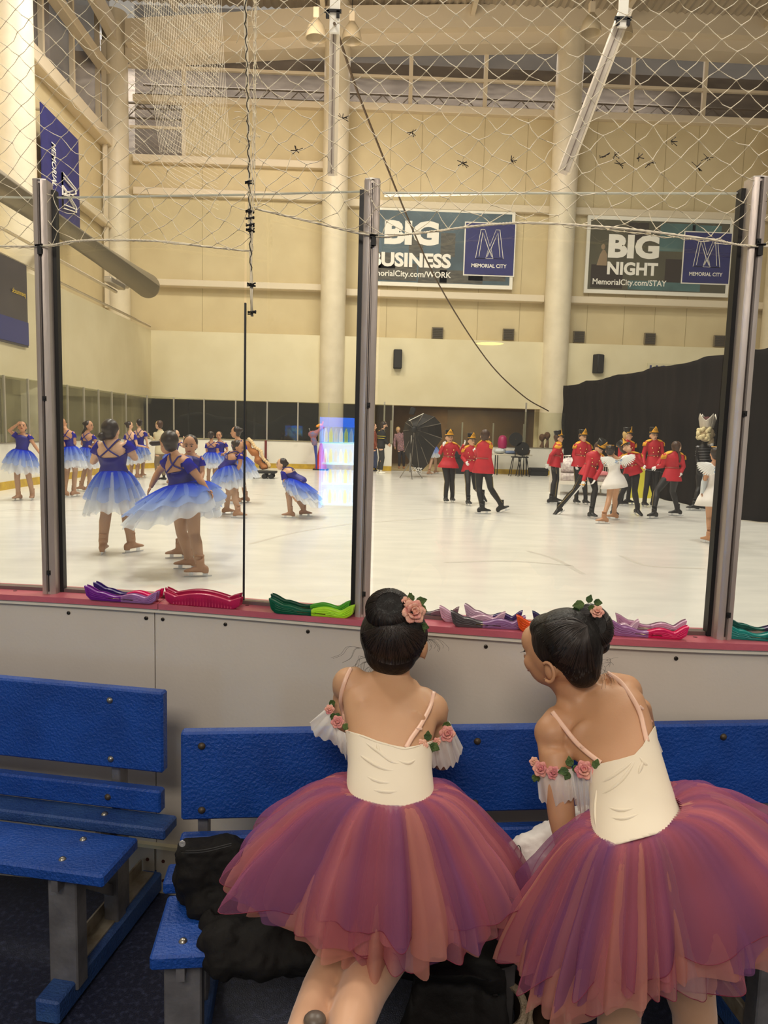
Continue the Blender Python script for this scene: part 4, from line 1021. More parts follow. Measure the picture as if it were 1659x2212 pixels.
def skirt3(g, sp, root, seed):
    c, a, b_ = torso_at(g, .30, 1.0); L = sp.get('sl', .30)*g.H; R = sp.get('sr', .20)*g.H; w_ = V(*sp.get('wind', (0, 0, 0)))
    la = a.normalized(); fr = b_.normalized(); up = g.up; tu = None
    if sp.get('skup'):
        up = Vector(sp['skup']).normalized(); la = (g.lat-up*g.lat.dot(up)).normalized(); fr = up.cross(la)
    for k, (m, f0, RR, LL, nn) in enumerate(((T3, .0, 1.0, 1.0, 15), (T3, .0, .82, .94, 11), (T2, .0, .94, .68, 13), (T1, .0, .80, .40, 12))):
        o = MB().grid(ruffle(c, up, la, fr, .068*g.H, R*RR, L*LL, nn, .028*g.H*RR, seed*7+k, w_*LL), 132, 9, uv=True).build(['tutu', 'tulle_layer', 'tulle_layer', 'tulle_layer'][k], m, tu or root, smooth='all')
        if tu is None: tu = o
def place(name, lb, g, grp): return empty(name, V((g.lf.x+g.rf.x)/2, (g.lf.y+g.rf.y)/2, ICE), lb, 'person', grp)

def dancer(lb, seed=1, skin='b', **sp):
    g = pose(sp); root = place('person', lb, g, 'skaters in blue and white tutus'); H = g.H
    body_of(g, sp, root, mskin(skin)) if False else None
    body_of(g, sp, root, mskin(skin)); hair_of(g, sp, root, M_hair, bun=sp.get('bun', True))
    # tights over the legs
    b = MB()
    for k in ('l', 'r'):
        h_, K, A = getattr(g, k+'h'), getattr(g, k+'k'), getattr(g, k+'a')
        b.tube([h_, h_.lerp(K, .25), h_.lerp(K, .7), K, K.lerp(A, .3)-g.face*.008*H, K.lerp(A, .75), A-V(0, 0, .02)], [v*g.fat**.8*H for v in (.054, .054, .042, .0355, .0365, .030, .030)], 14)
    link('tights', organic(b, .012*g.s, 3), M_tights, root, 'all')
    # leotard with scoop back
    b = MB(); secs = tsec(g, -.13, .60, 1.06); c, a, f_ = torso_at(g, .70, 1.07); fr = f_.normalized()
    secs.append((c, a, f_+g.up*.035*H)) ; c, a, f_ = torso_at(g, .76, 1.07); secs.append((c, a, f_+g.up*.06*H))
    b.loft(secs, 26); leo = b.build('leotard', M_leo, root, smooth='all')
    s_ = MB()
    for k, sg in (('l', -1), ('r', 1)):
        S, E = getattr(g, k+'s'), getattr(g, k+'e'); c, a, f_ = torso_at(g, .72, 1.05)
        s_.tube([S.lerp(c, .35), S.lerp(E, .02), S.lerp(E, .2), S.lerp(E, .48)], [v*g.fat**.7*H for v in (.034, .038, .036, .040)], 14, caps=False)
    s_.build('sleeves', M_sleeve, leo, smooth='all')
    t = MB(); c1, a1, f1 = torso_at(g, .62, 1.12); back = -f1; fk = g.fat
    for sg in (-1, 1):
        top = g.nk.lerp(g.rs if sg > 0 else g.ls, .5)+g.up*.020*H*fk
        lo = c1-a1*sg*.62+back*.86; mid = g.nk.lerp(g.pv, .2)-f1.normalized()*.068*H*fk
        t.tube(crom([top+f1.normalized()*.02*H, top-f1.normalized()*.036*H*fk, mid, lo], 4), .006*H, 5)
    t.build('straps', M_leo, leo, smooth='all')
    skirt3(g, sp, root, seed)
    for k in ('l', 'r'):
        skate(getattr(g, k+'a'), getattr(g, k+'f'), azv(sp.get(k+'t', sp.get('az', 0))), g.s, M_tanboot, root, sp.get(k+'tilt', 0))
    return root

def shako(g, sp, root):
    H = g.H; r, f, u = head_frame(g); c = g.hd+u*.038*H; M = Matrix((r, f, u)).transposed(); u2 = (u-f*.12).normalized()
    M2 = Matrix((r, u2.cross(r)*-1 if False else f, u2)).transposed()
    hh = MB().lathe([(.0, .085*H), (.052*H, .085*H), (.060*H, .078*H), (.057*H, .03*H), (.056*H, 0), (.0, 0)], c, 24, M2).build('hat', M_hat, root)
    # peaked gold plate following the front of the hat
    p = MB()
    def fn(a_, v):
        th = (a_-.5)*2.1; w_ = 1-v; x = math.sin(th*w_)*.061*H; y = math.cos(th*w_)*.063*H; return c+r*x+f*y+u2*(.012*H+v*.088*H)
    p.grid(fn, 12, 6); p.build('gold_plate', M_gold, hh, smooth='all', solid=.006)
    p = MB()
    for s0 in (.35, .62):
        p.tube([c+r*math.sin(th)*.064*H+f*math.cos(th)*.066*H+u2*(.018*H+(1-abs(th)/1.0)*.075*H*s0) for th in np.linspace(-.85*s0, .85*s0, 7)], .0025*H, 5)
    p.build('black_chevron', M_hat, hh, smooth='all')
    p = MB(); p.tube([c+r*math.sin(th)*.062*H+f*math.cos(th)*.064*H+u2*.010*H for th in np.linspace(-1.6, 1.6, 16)], .0055*H, 6); p.build('gold_band', M_gold, hh, smooth='all')
    p = MB()
    def fb(a_, v): th = (a_-.5)*2.4; k = .058*H+v*.030*H*math.cos(th*.6); return c+r*math.sin(th)*k+f*math.cos(th)*(k+.004*H)+u2*(.003*H-v*.010*H)
    p.grid(fb, 12, 3); p.build('brim', M_hat, hh, smooth='all', solid=.004)

def sword(p, q, root, gloved=True, nm='sword', lb=None):
    p = Vector(p); q = Vector(q); d = (q-p).normalized(); a, b_, _ = frame(d); 
    s_ = empty(nm, p, lb or 'silver prop sword', 'sword') if root is None else root
    MB().prism([(-.02, 0), (.02, 0), (.02, .9*(q-p).length), (0, (q-p).length), (-.02, .9*(q-p).length)], p, a, d, b_*.006).build('blade', M_blade, s_, smooth=False)
    MB().bar(p-a*.07, p+a*.07, .02, .025).build('guard', M_gold, s_); MB().tube([p, p-d*.12], [.014, .016], 8).build('grip', M_gold, s_); return s_

def soldier(lb, skin='c', hat=True, hair=None, stripes=True, **sp):
    sp.setdefault('facefx', True)
    g = pose(sp); root = place('person', lb, g, 'toy soldier skaters in red jackets'); H = g.H
    body_of(g, sp, root, mskin(skin), hands='glove'); hair_of(g, sp, root, hair or M_hairbr, bun=sp.get('bun', False), cap=.98)
    b = MB()
    for k in ('l', 'r'):
        h_, K, A = getattr(g, k+'h'), getattr(g, k+'k'), getattr(g, k+'a')
        b.tube([h_+V(0, 0, .05*H), h_.lerp(K, .25), h_.lerp(K, .7), K, K.lerp(A, .3)-g.face*.008*H, K.lerp(A, .75), A-V(0, 0, .02)], [v*H for v in (.056, .056, .044, .0375, .039, .030, .030)], 14)
    b.loft(tsec(g, -.13, .2, 1.03), 20)
    tr = link('trousers', organic(b, .012*g.s, 3), M_trs, root, 'all')
    if stripes:
        t = MB()
        for k, sg in (('l', -1), ('r', 1)):
            h_, K, A = getattr(g, k+'h'), getattr(g, k+'k'), getattr(g, k+'a'); o = g.lat*sg
            side = o*.9-g.face*0
            vis = 1 if True else 0
            t.tube([h_+o*.056*H-V(0, 0, .03), h_.lerp(K, .5)+o*.050*H, K+o*.038*H, K.lerp(A, .35)+o*.040*H, A+o*.030*H], .0055*H, 5)
        t.build('gold_stripe', M_stripe, tr, smooth='all')
    # jacket
    b = MB(); secs = []
    fl = sp.get('flare', 1.0)
    for (t_, sc) in ((-.22, 1.46*fl), (-.08, 1.34*fl), (.12, 1.22), (.40, 1.14), (.60, 1.14), (.78, 1.13), (.90, 1.12), (.98, 1.12), (1.05, 1.15)):
        c, a, f_ = torso_at(g, max(t_, .03) if t_ < .03 else t_, sc); 
        if t_ < .03: c = g.pv.lerp(g.nk, t_)*.5+(g.pv-V(0, 0, -t_*(g.nk-g.pv).length))*.5
        secs.append((c, a, f_))
    b.loft(secs, 28)
    for k in ('l', 'r'):
        S, E, W = getattr(g, k+'s'), getattr(g, k+'e'), getattr(g, k+'w')
        b.tube([g.nk.lerp(S, .4)-g.up*.02*H, S, S.lerp(E, .5), E, E.lerp(W, .5), W+(W-E).normalized()*-.01], [.036*H, .039*H, .034*H, .030*H, .027*H, .025*H], 14); b.ball(S, .039*H, None, 12, 8); b.ball(E, .031*H, None, 12, 8)
    b.tube([g.nk-g.up*.01*H, g.nk+(g.hd-g.nk)*.36], [.040*H, .037*H], 14)
    jk = link('jacket', organic(b, .0105*g.s, 3), M_red, root, 'all')
    # epaulettes with fringe
    for k, sg in (('l', -1), ('r', 1)):
        S = getattr(g, k+'s'); E = getattr(g, k+'e'); o = (S-g.nk).normalized(); dn = (E-S).normalized(); e = MB()
        M = Matrix((o, g.front, o.cross(g.front))).transposed()
        e.ball(S.lerp(g.nk, .28)+g.up*.030*H, (.058*H, .046*H, .016*H), M, 14, 8)
        for j in range(11):
            th = (j/10-.5)*2.6; q = S+o*.010*H+g.up*.026*H+g.front*math.sin(th)*.046*H+o*math.cos(th)*.026*H
            e.tube([q, q+dn*.014*H+o*.008*H, q+dn*.052*H+o*.004*H], .0058*H, 5)
        e.build('epaulette', M_gold, jk, smooth='all')
    for sg in (-1, 1):
        for j, t_ in enumerate((.32, .50, .68)):
            c, a, f_ = torso_at(g, t_, 1.17); MB().ball(c+a*sg*(.30+.1*j)+f_*.985, (.0085*H,)*3, None, 8, 6).build('button', M_btn, jk, smooth='all')
    c, a, f_ = torso_at(g, .36, 1.22); MB().loft([(c-g.up*.008*H, a, f_), (c+g.up*.008*H, a, f_)], 28, caps=False).build('belt', mat('belt_red', (150, 60, 50), .4), jk, smooth='all', solid=.006)
    if hat: shako(g, sp, root)
    for k in ('l', 'r'):
        skate(getattr(g, k+'a'), getattr(g, k+'f'), azv(sp.get(k+'t', sp.get('az', 0))), g.s, M_blkboot, root, sp.get(k+'tilt', 0))
    return root, g

# ---- the blue dancers, left to right
dancer('skater in blue tutu at the far left, facing us with one hand on her forehead', 1, 'b', hd=(48, 923), nk=(50.5, 938), ls=(37, 943), rs=(63, 943), le=(20, 930, -.05), lw=(37, 917, -.15), re=(72, 958), rw=(88, 982), pv=(46, 984), lk=(37, 1035), rk=(63, 1035), lf=(40, 1081), rf=(70, 1080), az=180, look=160, pitch=18, lt=195, rt=165, H=1.52, sr=.235, sl=.30)
dancer('skater in blue tutu just right of the left post, seen from behind, head turned right', 2, 'b', hd=(133, 915), nk=(144, 930), ls=(131, 939), rs=(157, 936), le=(137, 963, -.1), lw=(148, 955, .2), re=(162, 957), rw=(158, 970, .2), pv=(152, 979), lf=(140, 1074), rf=(160, 1073), az=15, look=55, pitch=10, lt=-95, rt=20, H=1.58, sr=.20, bun=False)
dancer('skater in blue tutu mostly hidden behind the left post, only hair and legs showing', 3, 'b', hd=(119, 917), nk=(122, 932), pv=(124, 981), lf=(118, 1071), rf=(135, 1069), az=60, lt=100, rt=120, H=1.56, sr=.19)
dancer('skater in blue tutu with arms folded and glitter in her ponytail', 4, 'b', hd=(192, 920), nk=(189, 935), ls=(181, 943), rs=(201, 943), le=(177, 959), lw=(198, 966, -.1), re=(207, 957), rw=(190, 967, .1), pv=(187, 979), lf=(176, 1061), rf=(193, 1062), az=60, look=95, lt=-80, rt=60, H=1.54, tail=[(184, 926, 0), (179, 935, 0), (176, 941, 0)], sr=.19)
dancer('skater in blue tutu seen squarely from behind, closest standing figure with crossed straps', 5, 'c', hd=(240.5, 931), nk=(241, 953), ls=(214, 963), rs=(276, 962), le=(201, 998, .02), lw=(214, 985, .28), re=(292, 990, .02), rw=(280, 978, .28), pv=(247, 1040), lk=(229, 1110), rk=(274, 1110), lf=(223, 1196), rf=(284, 1193), az=2, look=10, lt=-8, rt=35, H=1.62, sr=.225, sl=.33, bun=(-.035, -.05, -.035, .028), hs=1.22, shw=.1, fat=1.25)
dancer('skater in blue tutu stretching her arm to the right behind the closest standing one', 6, 'c', hd=(280, 919), nk=(281, 933), ls=(272, 940), rs=(291, 941), re=(296, 962, -.1), rw=(317, 966, -.2), pv=(288, 984), lf=(283, 1035), rf=(297, 1035), az=20, look=60, H=1.5, rt=90)
dancer('skater in blue tutu with bare shoulders, left of the person in the tan cap', 7, 'c', hd=(300, 914), nk=(301, 928), ls=(292, 934), rs=(313, 934), pv=(303, 974), re=(317, 953), rw=(319, 970), lf=(297, 1032), rf=(308, 1031), az=20, look=-50, H=1.56)
dancer('skater in blue tutu with raised hands, far behind the spinning one', 8, 'c', hd=(380, 938), nk=(379, 951), le=(366, 968), lw=(386, 955, -.3), re=(396, 965), rw=(398, 948, -.3), pv=(372, 990), lf=(366, 1047), rf=(378, 1046), az=120, look=100, H=1.5, sr=.22)
dancer('skater in blue tutu looking straight at us over the shoulder of the spinning one', 9, 'b', hd=(411, 962), nk=(412, 981), ls=(395, 990), rs=(432, 993), re=(437, 1022), rw=(430, 1045, -.2), le=(390, 1022), lw=(396, 1046), pv=(412, 1058), lf=(388, 1205), rf=(414, 1200), lk=(398, 1130), rk=(415, 1128), az=170, look=178, pitch=-10, lt=-110, rt=120, H=1.52, sr=.24, sl=.30, bun=False)
dancer('skater in blue tutu spinning with her skirt flying, closest of all on the ice', 10, 'b', hd=(363, 957), nk=(382, 985), ls=(369, 992, .10), rs=(405, 1001, -.12), le=(343, 1018, .18), lw=(325, 1053, .12), re=(430, 1034, -.12), rw=(449, 1061, -.15), pv=(399, 1066), lk=(392, 1150), rk=(420, 1156), lf=(408, 1229), rf=(432, 1245), az=-35, look=-50, lt=-95, rt=-105, H=1.50, sr=.38, sl=.29, fat=1.22, wind=(-.14, 0, .06), tail=[(345, 957, 0), (328, 958, 0), (322, 957, 0)], bun=False, hs=1.2)
dancer('small skater in blue tutu with crossed straps in the distant pair, hands clasped', 11, 'b', hd=(456, 941), nk=(457, 954), ls=(447, 960), rs=(470, 960), le=(447, 977), lw=(457, 992, -.1), re=(470, 977), rw=(464, 992, -.1), pv=(457.5, 986), lf=(450, 1046), rf=(463, 1046), az=0, H=1.5, sr=.22)
dancer('small skater in blue tutu facing us in the distant pair', 12, 'b', hd=(473, 941), nk=(475, 953), ls=(465, 958), rs=(487, 959), le=(464, 972), lw=(478, 981, -.15), re=(491, 973), rw=(481, 982, -.15), pv=(476, 986), lf=(471, 1043), rf=(481, 1043), az=185, H=1.5, sr=.22)
dancer('tall skater in blue tutu in profile beside the brown scalloped prop, looking left', 13, 'b', hd=(509, 934), nk=(515, 950), ls=(505, 959), rs=(526, 959), le=(519, 985, -.1), lw=(521, 1015, -.15), re=(530, 985), rw=(528, 1012), pv=(518, 1000), lf=(511, 1088), rf=(530, 1086), az=-60, look=-85, lt=-95, rt=-80, H=1.58, sr=.21, sl=.30, wind=(.1, 0, 0))
dancer('skater in blue tutu with glasses bending forward to the right', 14, 'b', hd=(515, 966), nk=(507, 979), ls=(499, 984, .12), rs=(519, 985, -.1), re=(519, 1001, -.12), rw=(510, 1022, -.1), le=(510, 1008, .2), lw=(512, 1030, .2), pv=(484, 1016), lk=(495, 1062), rk=(506, 1066), lf=(490, 1111), rf=(514, 1119), az=85, look=100, pitch=-15, lt=70, rt=95, H=1.5, sr=.25, sl=.30, skup=(-.25, 0, .95), wind=(-.06, 0, 0), fat=1.1)
dancer('skater in blue tutu crouching low with both hands on her knees, facing left', 15, 'c', hd=(608, 1003), nk=(614, 1014), ls=(612, 1022, -.12), rs=(620, 1020, .12), le=(619, 1050, -.14), lw=(635, 1074, -.14), re=(630, 1046, .2), rw=(640, 1066, .2), pv=(652, 1043), lk=(622, 1067), rk=(640, 1075), lf=(627, 1119), rf=(656, 1115), az=-92, look=-95, lt=-95, rt=85, H=1.42, sr=.32, sl=.30, skup=(.30, 0, .95), wind=(.22, 0, .05), bun=(0, -.062, .01, .024), fat=1.1)
dancer('skater in blue tutu whose skirt and legs show behind the big photo umbrella', 16, 'b', hd=(930, 925), nk=(931, 940), pv=(935, 972), lf=(927, 1026), rf=(941, 1023), az=80, H=1.5, rt=60)

# ---- the toy soldiers
soldier('toy soldier skater with both white gloves raised, leftmost of the red jackets', hd=(970.5, 946), nk=(972, 958), ls=(959, 964), rs=(984, 963), le=(951, 978), lw=(957.5, 962, -.15), re=(994, 978), rw=(1003, 960, -.15), pv=(969, 1001), lk=(966, 1040), rk=(976, 1040), lf=(962.5, 1086), rf=(976.5, 1085), az=170, H=1.55, flare=1.15)
sd, g = soldier('toy soldier skater with one leg bent back, between the other two on the left', hd=(1018, 953), nk=(1017, 964), ls=(1005, 971), rs=(1029, 970), le=(999, 988), lw=(1007, 999, -.2), re=(1033, 986), rw=(1027, 976, -.2), pv=(1016, 1009), lk=(1011, 1046), rk=(1027, 1054, .05), lf=(1011, 1092), rf=(1042, 1075, 17.0), rair=True, az=165, look=150, H=1.52, rt=60, rtilt=-.7)
soldier('hatless toy soldier seen from behind stepping right, tallest in the left trio', hat=False, hd=(1048, 942), nk=(1047, 954), ls=(1036, 962, .05), rs=(1057, 961, -.05), re=(1057, 989, -.08), rw=(1064, 1016, -.08), le=(1030, 980, .2), lw=(1027, 974, .35), pv=(1044, 1010), lk=(1035, 1054), rk=(1059, 1053), lf=(1041, 1110), rf=(1082, 1107), az=30, look=15, lt=80, rt=80, rtilt=.35, H=1.66, bun=False)
soldier('toy soldier skater standing in profile beside the white bed', hd=(1207, 947), nk=(1206, 957), ls=(1204, 963, .14), rs=(1207, 964, -.14), re=(1190, 984, -.17), rw=(1184, 1003, -.15), le=(1213, 983, .16), lw=(1212, 1000, .14), pv=(1198, 999), lf=(1190, 1089), rf=(1198, 1086), az=100, look=105, pitch=8, H=1.56)
soldier('toy soldier skater facing us left of the one bending with a sword', hd=(1259, 945), nk=(1258, 955), ls=(1245, 963), rs=(1271, 963), le=(1239, 983), lw=(1244, 1005, -.1), re=(1277, 983), rw=(1272, 1003), pv=(1253, 999), lk=(1247, 1045), rk=(1263, 1045), lf=(1244, 1089), rf=(1264, 1090), az=165, look=155, H=1.56)
sd, g = soldier('toy soldier skater bending forward over a lunging leg with a sword in hand', hd=(1294, 968), nk=(1286, 978), ls=(1277, 984), rs=(1299, 989), le=(1270, 1008, -.1), lw=(1260, 1040, -.2), re=(1298, 1012, -.1), rw=(1284, 1038, -.2), pv=(1271, 1021), lk=(1241, 1060), rk=(1286, 1058), lf=(1207, 1111), rf=(1277, 1120), az=150, look=145, pitch=-35, lt=-110, ltilt=-.6, rt=160, H=1.58)
p = g.lw+(g.lw-g.le).normalized()*.07; e = AY(1219, 1094, g.Y-.35)
sword(p, e, None, lb='silver prop sword pointing down in the glove of the bending soldier')
soldier('toy soldier skater leaning back with chin up and gloves at the chest', hd=(1352, 969), nk=(1358, 981), ls=(1346, 990), rs=(1378, 984), le=(1343, 1008, -.1), lw=(1357, 993, -.25), re=(1386, 1004, -.1), rw=(1369, 988, -.28), pv=(1366, 1017), lk=(1346, 1060), rk=(1371, 1060), lf=(1325, 1116), rf=(1376, 1113), az=165, look=140, pitch=45, lt=170, rt=165, rtilt=-.3, H=1.60)
soldier('toy soldier skater half hidden behind the one leaning back', hd=(1356, 941), nk=(1353, 953), ls=(1342, 959), rs=(1366, 961), pv=(1354, 1000), lf=(1341, 1093), rf=(1356, 1090), az=130, look=120, H=1.60, hair=M_hairb, lt=95, rt=95)
sd, g = soldier('toy soldier skater standing square to us in front of the black drape', hd=(1412, 941), nk=(1413, 952), ls=(1397, 958), rs=(1428, 958), le=(1390, 983), lw=(1391, 1006, -.15), re=(1431, 983), rw=(1422, 1005, -.2), pv=(1412, 1001), lk=(1397, 1050), rk=(1416, 1050), lf=(1391.5, 1095), rf=(1410, 1095), az=176, H=1.62, bun=False, hair=M_hair)
sword(AY(1391, 1014, g.Y-.2), AY(1434, 1021, g.Y-.2), None, lb='silver prop sword held level across the soldier in front of the drape')
soldier('toy soldier skater at the right seen from behind with long hair and a wide stance', hat=False, hd=(1462, 966), nk=(1455, 978), ls=(1439, 985), rs=(1471, 986), le=(1431, 1006, .05), lw=(1417, 1010, .15), re=(1476, 1008), rw=(1470, 1022, -.05), pv=(1451, 1028), lk=(1418, 1062), rk=(1453, 1062), lf=(1412, 1120), rf=(1462, 1114), az=-15, look=50, pitch=10, lt=-115, rt=-85, H=1.62, tail=[(1466, 976, -.06), (1469, 990, -.1), (1468, 1000, -.1)])

# ---- two winged skaters in white
M_wing = mat('wing_white', (245, 243, 240), .5, bump=.4, bscale=60); M_dress = mat('dress_white', (240, 234, 230), .5, c2=(228, 222, 220), scale=4); M_sil = mat('silver_lame', (214, 220, 224), .3, .5, bump=.8, bscale=180)
M_jewel = mat('wing_sequins', (170, 205, 255), .15, .6, bump=.8, bscale=220)
def winged(lb, skin='b', **sp):
    g = pose(sp); root = place('person', lb, g, 'winged skaters in white'); H = g.H
    body_of(g, sp, root, mskin(skin)); hair_of(g, sp, root, M_hair, bun=sp.get('bun', True))
    b = MB()
    for k in ('l', 'r'):
        h_, K, A = getattr(g, k+'h'), getattr(g, k+'k'), getattr(g, k+'a')
        b.tube([h_, h_.lerp(K, .25), h_.lerp(K, .7), K, K.lerp(A, .3)-g.face*.008*H, K.lerp(A, .75), A-V(0, 0, .02)], [v*H for v in (.054, .054, .042, .0355, .0365, .027, .026)], 14)
    link('tights', organic(b, .012*g.s, 3), mat('tan_tights_light', (184, 138, 104), .5), root, 'all')
    b = MB(); secs = tsec(g, .2, .78, 1.07); low = []
    for (t_, sc) in ((-.46, 2.0), (-.22, 1.75), (.05, 1.32)):
        c, a, f_ = torso_at(g, max(t_, .03), sc); low.append((g.pv+V(0, 0, t_*(g.nk-g.pv).length), a, f_*1.1))
    b.loft(low+secs, 30); dr = b.build('dress', M_dress, root, smooth='all')
    s_ = MB()
    for k in ('l', 'r'):
        E, W, S = getattr(g, k+'e'), getattr(g, k+'w'), getattr(g, k+'s'); s_.tube([S.lerp(E, .45), E, E.lerp(W, .5), W], [.031*H, .030*H, .027*H, .022*H], 12, caps=False)
    s_.build('silver_sleeves', M_sil, dr, smooth='all')
    back = -g.front; c = g.nk.lerp(g.pv, .22)+back*.07*H
    for sg in (-1, 1):
        w_ = MB(); o = (g.slat*sg*.9+V(0, 0, .42)).normalized(); dn = V(0, 0, -1)
        for j in range(13):
            t_ = j/12; st = c+o*(.02+.13*t_)*H+back*(.01+.015*math.sin(t_*3))*H; L = (.05+.065*math.sin(t_*2.6))*H; dd = (o*.75*(t_+.25)+dn*(1.05-.65*t_)).normalized()
            M = Matrix((dd, back, dd.cross(back))).transposed(); w_.ball(st+dd*L*.5, (L*.62, .005*H, .012*H), M, 10, 6)
        w_.tube([c, c+o*.09*H+V(0, 0, .01), c+o*.15*H], [.022*H, .020*H, .012*H], 8)
        wo = w_.build('wing', M_wing, root, smooth='all'); j_ = MB()
        for q in range(22): j_.ball(c+o*rg.uniform(.02, .13)*H+dn*rg.uniform(-.01, .05)*H+back*.02*H, .006*H, None, 6, 4)
        j_.build('sequins', M_jewel, wo, smooth='all')
    r, f, u = head_frame(g); t = MB(); t.tube([g.hd+r*math.cos(a_)*.045*H+u*(.075*H)+f*math.sin(a_)*.045*H for a_ in np.linspace(0, 6.28, 22)], .004*H, 5); t.build('halo', M_gold, root, smooth='all')
    for k in ('l', 'r'):
        skate(getattr(g, k+'a'), getattr(g, k+'f'), azv(sp.get(k+'t', sp.get('az', 0))), g.s, mat('tan_boot_light', (176, 128, 92), .5), root)
    return root
winged('winged skater in white standing among the soldiers, seen from behind', hd=(1318, 974), nk=(1325, 986), ls=(1313, 993), rs=(1340, 991), le=(1306, 1000, .15), lw=(1300, 990, .3), re=(1349, 1006, .1), rw=(1351, 992, .3), pv=(1328, 1032), lk=(1316, 1075), rk=(1328, 1078), lf=(1304, 1131), rf=(1326, 1122), az=-25, look=20, lt=-95, rt=-60, H=1.44)
winged('winged skater in white with a halo, half hidden behind the right post', hd=(1546, 981), nk=(1547, 998), ls=(1528, 1012), rs=(1566, 1012), le=(1521, 1041), lw=(1517, 1066), re=(1572, 1041), rw=(1574, 1066), pv=(1545, 1062), lk=(1533, 1118), rk=(1553, 1118), lf=(1531, 1174), rf=(1557, 1170), az=10, look=5, lt=-20, H=1.50)

# ---- the giant-headed costume
def nutcracker():
    sp = dict(hd=(1524, 945), nk=(1520, 962), ls=(1509, 968), rs=(1532, 968), le=(1506, 992), lw=(1511, 1012, -.1), re=(1537, 990), rw=(1532, 1012), pv=(1519, 1020), lf=(1500, 1103), rf=(1514, 1102), az=70, look=80, H=1.75, facefx=False, lt=-90, rt=-70)
    g = pose(sp); root = place('person', 'costumed skater with a huge crowned puppet head against the black drape', g, None); H = g.H
    body_of(g, sp, root, mat('costume_black', (22, 20, 22), .5), hands=True)
    r, f, u = head_frame(g); c = AY(1526, 937, g.Y); M = Matrix((r, f, u)).transposed(); b = MB()
    b.ball(c, (.16, .17, .19), M); b.ball(c+f*.17-u*.02, (.03, .06, .05), M); b.ball(c+f*.10-u*.13, (.09, .09, .07), M); b.ball(c+f*.12-u*.19, (.07, .09, .05), M)
    hd = link('puppet_head', organic(b, .012, 3), mat('puppet_face', (196, 176, 142), .5), root, 'all')
    b = MB()
    for k in range(60): a_ = rg.uniform(0, 6.28); z = rg.uniform(-.13, .12); b.ball(c-f*.06+f*math.cos(a_)*.13*-abs(math.cos(a_))+r*math.sin(a_)*.16+u*z, .045, None, 8, 6)
    b.build('curly_wig', mat('wig_cream', (214, 200, 158), .8), hd, smooth='all')
    b = MB(); b.ball(c+f*.13-u*.24, (.07, .06, .09), M); b.build('white_beard', M_wing, hd, smooth='all')
    e = MB(); e.ball(c+f*.155+u*.04+r*.06, .022); e.ball(c+f*.155+u*.04-r*.06, .022); e.build('eyes', M_eye, hd, smooth='all')
    cb = c+u*.13; n_ = 4
    def fn(a_, v):
        th = a_*2*math.pi; k = abs(((a_*n_) % 1)-.5)*2; return cb+(r*math.cos(th)+f*math.sin(th))*(.14+.035*v+.02*v*k)+u*v*(.17+.15*k**1.3)
    MB().grid(fn, 64, 6).build('crown', mat('crown_silver', (205, 198, 186), .35, .35, bump=.5, bscale=40), hd, smooth='all', solid=.01)
    MB().lathe([(.12, .0), (.14, .16), (.10, .24), (0, .26)], cb, 20, M).build('red_cap', mat('cap_wine', (84, 26, 26), .6), hd)
    b = MB()
    for k in range(7):
        cc, a_, f_ = torso_at(g, .28+k*.1, 1.09); b.loft([(cc-g.up*.008, a_, f_), (cc+g.up*.008, a_, f_)], 20, caps=False)
    for k in ('l', 'r'):
        S, E = getattr(g, k+'s'), getattr(g, k+'e')
        for t_ in (.05, .25, .45, .65): q = S.lerp(E, t_); b.tube([q, S.lerp(E, t_+.06)], .038*H, 12, caps=False)
        b.ball(S+g.up*.03, (.06, .06, .03))
    b.build('silver_braid', mat('braid_pewter', (120, 120, 124), .35, .6), root, smooth='all')
    for k in ('l', 'r'): skate(getattr(g, k+'a'), getattr(g, k+'f'), azv(sp[k+'t']), g.s, M_blkboot, root)
    return g
nutcracker()
